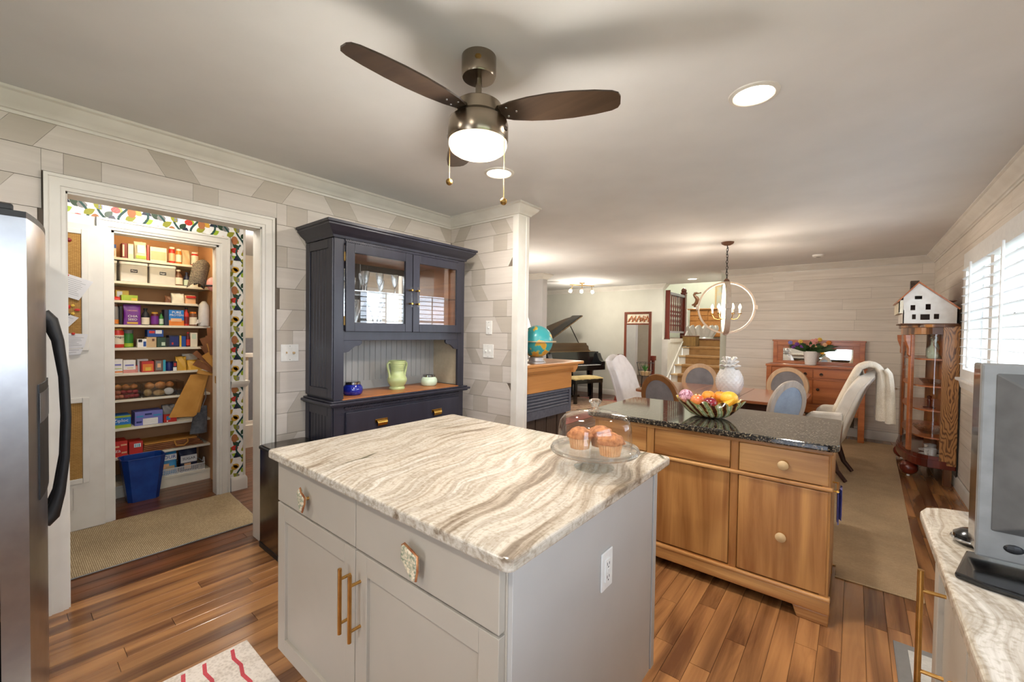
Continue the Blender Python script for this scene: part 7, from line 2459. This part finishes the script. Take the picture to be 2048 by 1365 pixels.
for r_ in (.30, .30 + PI / 2):
    hp = build('wooden_hoop', hoop(.286, .027, .010, r_), M['whitewash'], cdl, smooth=.5)
    for s_ in (-1, 1):
        c_ = Vector((HX_ + s_ * .293 * math.cos(r_), HY_ + s_ * .293 * math.sin(r_), HZ_))
        build('hoop_block', MB().obox(c_, (.034, .066, .05), (0, 0, r_)), M['whitewash'], hp, bevel=.003)
build('bottom_finial', MB().lathe([(0, 1.385), (.02, 1.39), (.03, 1.405), (.012, 1.415), (0, 1.42)], (HX_, HY_, 0), 16), M['whitewash'], cdl, smooth=True)
build('top_cap', MB().lathe([(.03, 1.985), (.03, 2.01), (.012, 2.03), (0, 2.035)], (HX_, HY_, 0), 16), M['c_brown'], cdl, smooth=.6)
build('centre_stem', MB().cyl((HX_, HY_, 1.60), (HX_, HY_, 1.99), .006, n=8), M['abrass'], cdl)
nl = 11
for i in range(nl):
    z = 2.035 + (2.405 - 2.035) * (i + .5) / nl
    build('chain_link', MB().tube([(HX_ + (.009 * math.cos(a) if i % 2 else 0), HY_ + (0 if i % 2 else .009 * math.cos(a)), z + .023 * math.sin(a)) for a in [k * PI / 5 for k in range(10)]], .0028, 5, closed=True), M['blackm'], cdl, smooth=True)
build('lamp_cord', MB().tube([(HX_ + .012 * math.sin(k * 1.9), HY_ + .012 * math.cos(k * 1.7), 2.03 + k * .0315) for k in range(13)], .002, 5), M['blackm'], cdl, smooth=True)
for i in range(6):
    a = i * PI / 3 + .2
    ca, sa = math.cos(a), math.sin(a)
    P = lambda r, z: (HX_ + r * ca, HY_ + r * sa, z)
    am = build('candle_arm', MB().tube([P(.0, 1.63), P(.03, 1.585), P(.08, 1.565), P(.12, 1.58), P(.14, 1.62), P(.14, 1.63)], .004, 6), M['abrass'], cdl, smooth=True)
    build('bobeche', MB().lathe([(0, 1.628), (.02, 1.63), (.024, 1.638)], (HX_ + .14 * ca, HY_ + .14 * sa, 0), 12), M['abrass'], am)
    build('candle_sleeve', MB().cyl(P(.14, 1.632), P(.14, 1.68), .010, n=10), M['c_cream'], am)
    build('flame_bulb', MB().lathe([(.008, 1.68), (.015, 1.70), (.014, 1.715), (.006, 1.735), (0, 1.745)], (HX_ + .14 * ca, HY_ + .14 * sa, 0), 10), M['bulb'], am, smooth=True)

point_light('candle_lamp', (HX_, HY_, 1.73), 22, (1, .86, .70), .10)

# ---- curved-glass china cabinet
cc = thing('china_cabinet', 'tall bold-grain oak china cabinet with curved glass', 'china cabinet', (.6, 6.15, 0))
CB0, CB1, CT = .16, .20, 1.50
def curve(off=0.0, n=22, y0=5.585, y1=6.76):
    """front line from near side to far side, off = inset"""
    pts = []
    for i in range(n + 1):
        t = i / n
        th = PI * t
        x = .645 - (.255 - off) * math.sin(th) ** .62
        y = (y0 + y1) / 2 - ((y1 - y0) / 2 - off) * math.cos(th)
        pts.append((x, y))
    return pts


back = [(XR - .012, 6.76), (XR - .012, 5.585)]
build('base_board', MB().prism(curve(-.012) + back, 'z', CB0, CB0 + .075), M['red'], cc, bevel=.004)
build('top_board', MB().prism(curve(-.02) + back, 'z', CT - .01, CT + .02), M['oakd'], cc, bevel=.004)
def rail_ring(z0, z1, mat, nm):
    o_, i_ = curve(0), curve(.018)
    mb = MB().prism(o_ + i_[::-1], 'z', z0, z1)
    build(nm, mb, mat, cc)


rail_ring(CT - .075, CT - .01, M['oakd'], 'top_rail')
rail_ring(CB0 + .075, CB0 + .11, M['red'], 'bottom_rail')
build('side_panel', MB().box(.640, XR - .012, 5.578, 5.60, CB0 + .04, CT), M['oakp'], cc, bevel=.002)
build('side_panel', MB().box(.640, XR - .012, 6.745, 6.767, CB0 + .04, CT), M['oakd'], cc, bevel=.002)
build('side_panel_edge', MB().box(XR - .012, XR - .002, 5.57, 6.775, .0, CT), M['black'], cc)
cur = curve(.004, 44)
def glass_seg(a, b):
    seg = cur[a:b + 1]
    mb = MB()
    mb.add([(x, y, CB0 + .11) for x, y in seg] + [(x, y, CT - .075) for x, y in seg], [(i, i + 1, len(seg) + i + 1, len(seg) + i) for i in range(len(seg) - 1)])
    return build('curved_pane', mb, M['glass'], cc, smooth=1.0)


glass_seg(0, 10)
glass_seg(12, 32)
glass_seg(34, 44)
for k in (11, 33):
    x, y = cur[k]
    d = Vector((cur[k + 1][0] - cur[k - 1][0], cur[k + 1][1] - cur[k - 1][1], 0)).normalized()
    a_ = math.atan2(d.y, d.x)
    s_ = build('door_stile', MB().obox((x, y, (CB0 + .11 + CT - .075) / 2), (.055, .028, CT - CB0 - .185), (0, 0, a_)), M['redoak'], cc, bevel=.004)
    R = Matrix.Translation((x, y, 0)) @ Matrix.Rotation(a_, 4, 'Z')
    mb = MB().prism([(.014, 1.42), (.06, 1.42), (.055, 1.36), (.03, 1.28), (.032, 1.22), (.014, 1.20)], 'x', -.022, .022).xf(R)
    build('carved_bracket', mb, M['redoak'], s_, bevel=.004)
kx, ky = cur[31]
build('key', MB().tube([(kx - .02, ky, .80), (kx - .045, ky, .80)], .003, 6).tube([(kx - .045 + .008 * math.cos(a), ky, .80 + .010 * math.sin(a)) for a in [i * PI / 4 for i in range(8)]], .0025, 5, closed=True), M['abrass'], cc)
build('back_panel', MB().box(XR - .018, XR - .012, 5.60, 6.745, CB0 + .06, CT), M['oaki'], cc)
SHZ = [.44, .70, .93, 1.19]
for z in SHZ: build('wood_shelf', MB().prism(curve(.03) + [(XR - .02, 6.73), (XR - .02, 5.61)], 'z', z - .014, z), M['redoak'], cc)
ft = curve(0)
for k in (6, 16):
    x, y = ft[k]
    build('ball_foot', MB().ball((x + .02, y + .01, .085), .075, 14, 1, 1, .95), M['red'], cc, smooth=True)
    build('caster', MB().cyl((x + .02, y + .01, 0), (x + .02, y + .01, .02), .012, n=10), M['plastic'], cc)
for y in (5.60, 6.69): build('leg', MB().box(.675, .73, y, y + .055, 0, CB0), M['oakd'], cc, bevel=.003)
# things inside
for i, (x, y, z, lab) in enumerate(((.60, 5.76, CB0 + .0755, 'white teacup on its saucer, lowest shelf of the china cabinet, in front'), (.62, 5.98, CB0 + .0755, 'cream teacup on its saucer behind the front one in the china cabinet'))):
    t = thing('teacup', lab, 'teacup', (x, y, z), 0, 'teacups in the china cabinet')
    build('saucer', MB().lathe([(0, .0), (.04, 0), (.085, .012), (.086, .016), (.04, .006), (0, .006)], (x, y, z), 28), M['white'], t, smooth=.9)
    build('cup', MB().lathe([(0, .006), (.036, .006), (.043, .02), (.047, .075), (.044, .075), (.038, .02), (0, .012)], (x, y, z), 28), M['white'], t, smooth=.9)
    build('cup_handle', MB().tube([(x - .02, y - .043, z + .062), (x - .03, y - .07, z + .055), (x - .03, y - .072, z + .035), (x - .02, y - .042, z + .022)], .005, 6), M['white'], t, smooth=True)
def inside(name, lab, cat, x, y, k, prof, mat, n=20):
    z = SHZ[k] + .0006
    t = thing(name, lab, cat, (x, y, z))
    build('body', MB().lathe(prof, (x, y, z), n), mat, t, smooth=.9)
    return t


t = inside('cut_glass_bowl', 'scalloped cut-glass bowl low in the china cabinet', 'bowl', .60, 5.86, 0, [(0, 0), (.06, 0), (.075, .012), (.115, .05), (.12, .07), (.11, .05), (.07, .018), (0, .008)], M['crystal'], 40)
for i in range(16): build('bead', MB().ball((.60 + .118 * math.cos(i * PI / 8), 5.86 + .118 * math.sin(i * PI / 8), SHZ[0] + .073), .010, 6), M['crystal'], t)
t = inside('small_figurine', 'small red wooden figurine in the china cabinet', 'figurine', .585, 5.80, 1, [(0, 0), (.045, 0), (.045, .012), (.016, .018), (.016, .06), (.02, .075), (.012, .09), (.019, .10), (.018, .118), (0, .126)], M['red'])
t = inside('glass_bowl', 'pressed glass bowl on the middle china cabinet shelf', 'bowl', .60, 5.88, 2, [(0, 0), (.05, 0), (.06, .01), (.095, .055), (.09, .055), (.05, .014), (0, .006)], M['crystal'], 28)
t = inside('glass_decanter', 'clear glass decanter on the top china cabinet shelf', 'decanter', .59, 5.79, 3, [(0, 0), (.035, 0), (.045, .02), (.045, .09), (.015, .13), (.013, .18), (.022, .20), (.01, .21), (.02, .235), (0, .245)], M['crystal'])
t = inside('porcelain_figure', 'pale green porcelain figure on the top china cabinet shelf', 'figurine', .62, 5.90, 3, [(0, 0), (.05, 0), (.045, .02), (.025, .06), (.035, .10), (.025, .14), (.015, .16), (.025, .18), (.02, .21), (0, .22)], M['c_mint'])

# ---- dollhouse on the cabinet
dh = thing('dollhouse', 'white wooden dollhouse on top of the china cabinet', 'dollhouse', (.53, 5.85, CT + .0205))
YG0, YG1 = 5.60, 6.18
Z0 = CT + .021
def gable(y0, y1, holes):
    """front wall built as strips around its window openings"""
    xs = [.385, .455, .49, .515, .545, .565, .60, .655, .69, .725]
    mb = MB()
    L, Rr, AP = .36, .735, (.468, 1.915)
    def top(x): return 1.745 + (AP[1] - 1.745) * (x - .33) / (AP[0] - .33) if x < AP[0] else AP[1] - (AP[1] - 1.665) * (x - AP[0]) / (Rr - AP[0])
    cols = sorted(set([.36, AP[0], .735] + [h[0] for h in holes] + [h[1] for h in holes]))
    for a, b in zip(cols, cols[1:]):
        hs = sorted([h for h in holes if h[0] <= a + 1e-6 and h[1] >= b - 1e-6], key=lambda h: h[2])
        z = Z0
        for h in hs:
            mb.box(a, b, y0, y1, z, h[2])
            z = h[3]
        mb.prism([(a, z), (b, z), (b, top(b)), (a, top(a))], 'y', y0, y1)
    return mb, top


holes = [(.425, .452, Z0 + .048, Z0 + .095), (.483, .548, Z0 + .042, Z0 + .095), (.575, .610, Z0 + .048, Z0 + .097), (.412, .446, Z0 + .135, Z0 + .185), (.517, .552, Z0 + .138, Z0 + .192), (.440, .492, Z0 + .240, Z0 + .272)]
g, top = gable(YG0, YG0 + .008, holes)
wpaint = pm('dollhouse_paint', S(234, 230, 224), S(222, 216, 208), .6, sc_=14)
build('gable_wall', g, wpaint, dh)
g, top = gable(YG1 - .008, YG1, [])
build('gable_wall', g, wpaint, dh)
build('side_wall', MB().box(.727, .735, YG0, YG1, Z0, 1.665), wpaint, dh)
build('side_wall', MB().box(.36, .368, YG0, YG1, Z0, 1.66), wpaint, dh)
build('jetty', MB().box(.328, .336, YG0, YG1, 1.635, 1.755).box(.328, .366, YG0, YG1, 1.628, 1.636).box(.328, .362, YG0, YG0 + .008, 1.636, 1.757), M['c_cream'], dh)
build('floor_board', MB().box(.345, .74, YG0 - .005, YG1, Z0 - .0005, Z0 + .008).box(.368, .727, YG0 + .008, YG1 - .008, Z0 + .115, Z0 + .122).box(.368, .727, YG0 + .008, YG1 - .008, Z0 + .215, Z0 + .222), M['c_brown'], dh)
build('inner_wall', MB().box(.368, .727, 5.80, 5.806, Z0 + .008, Z0 + .20), M['c_brown'], dh)
build('roof_slope', MB().prism([(.468, 1.917), (.468, 1.931), (.312, 1.742), (.32, 1.734)], 'y', YG0 - .012, YG1 + .01), M['redoak'], dh)
build('roof_slope', MB().prism([(.468, 1.917), (.468, 1.931), (.75, 1.666), (.742, 1.655)], 'y', YG0 - .012, YG1 + .01), M['redoak'], dh)
ch = build('chimney', MB().box(.42, .482, 5.75, 5.83, 1.86, 1.955), pm('dollhouse_chimney', S(92, 78, 66), S(60, 50, 42), .8, sc_=60, bump=.4), dh)
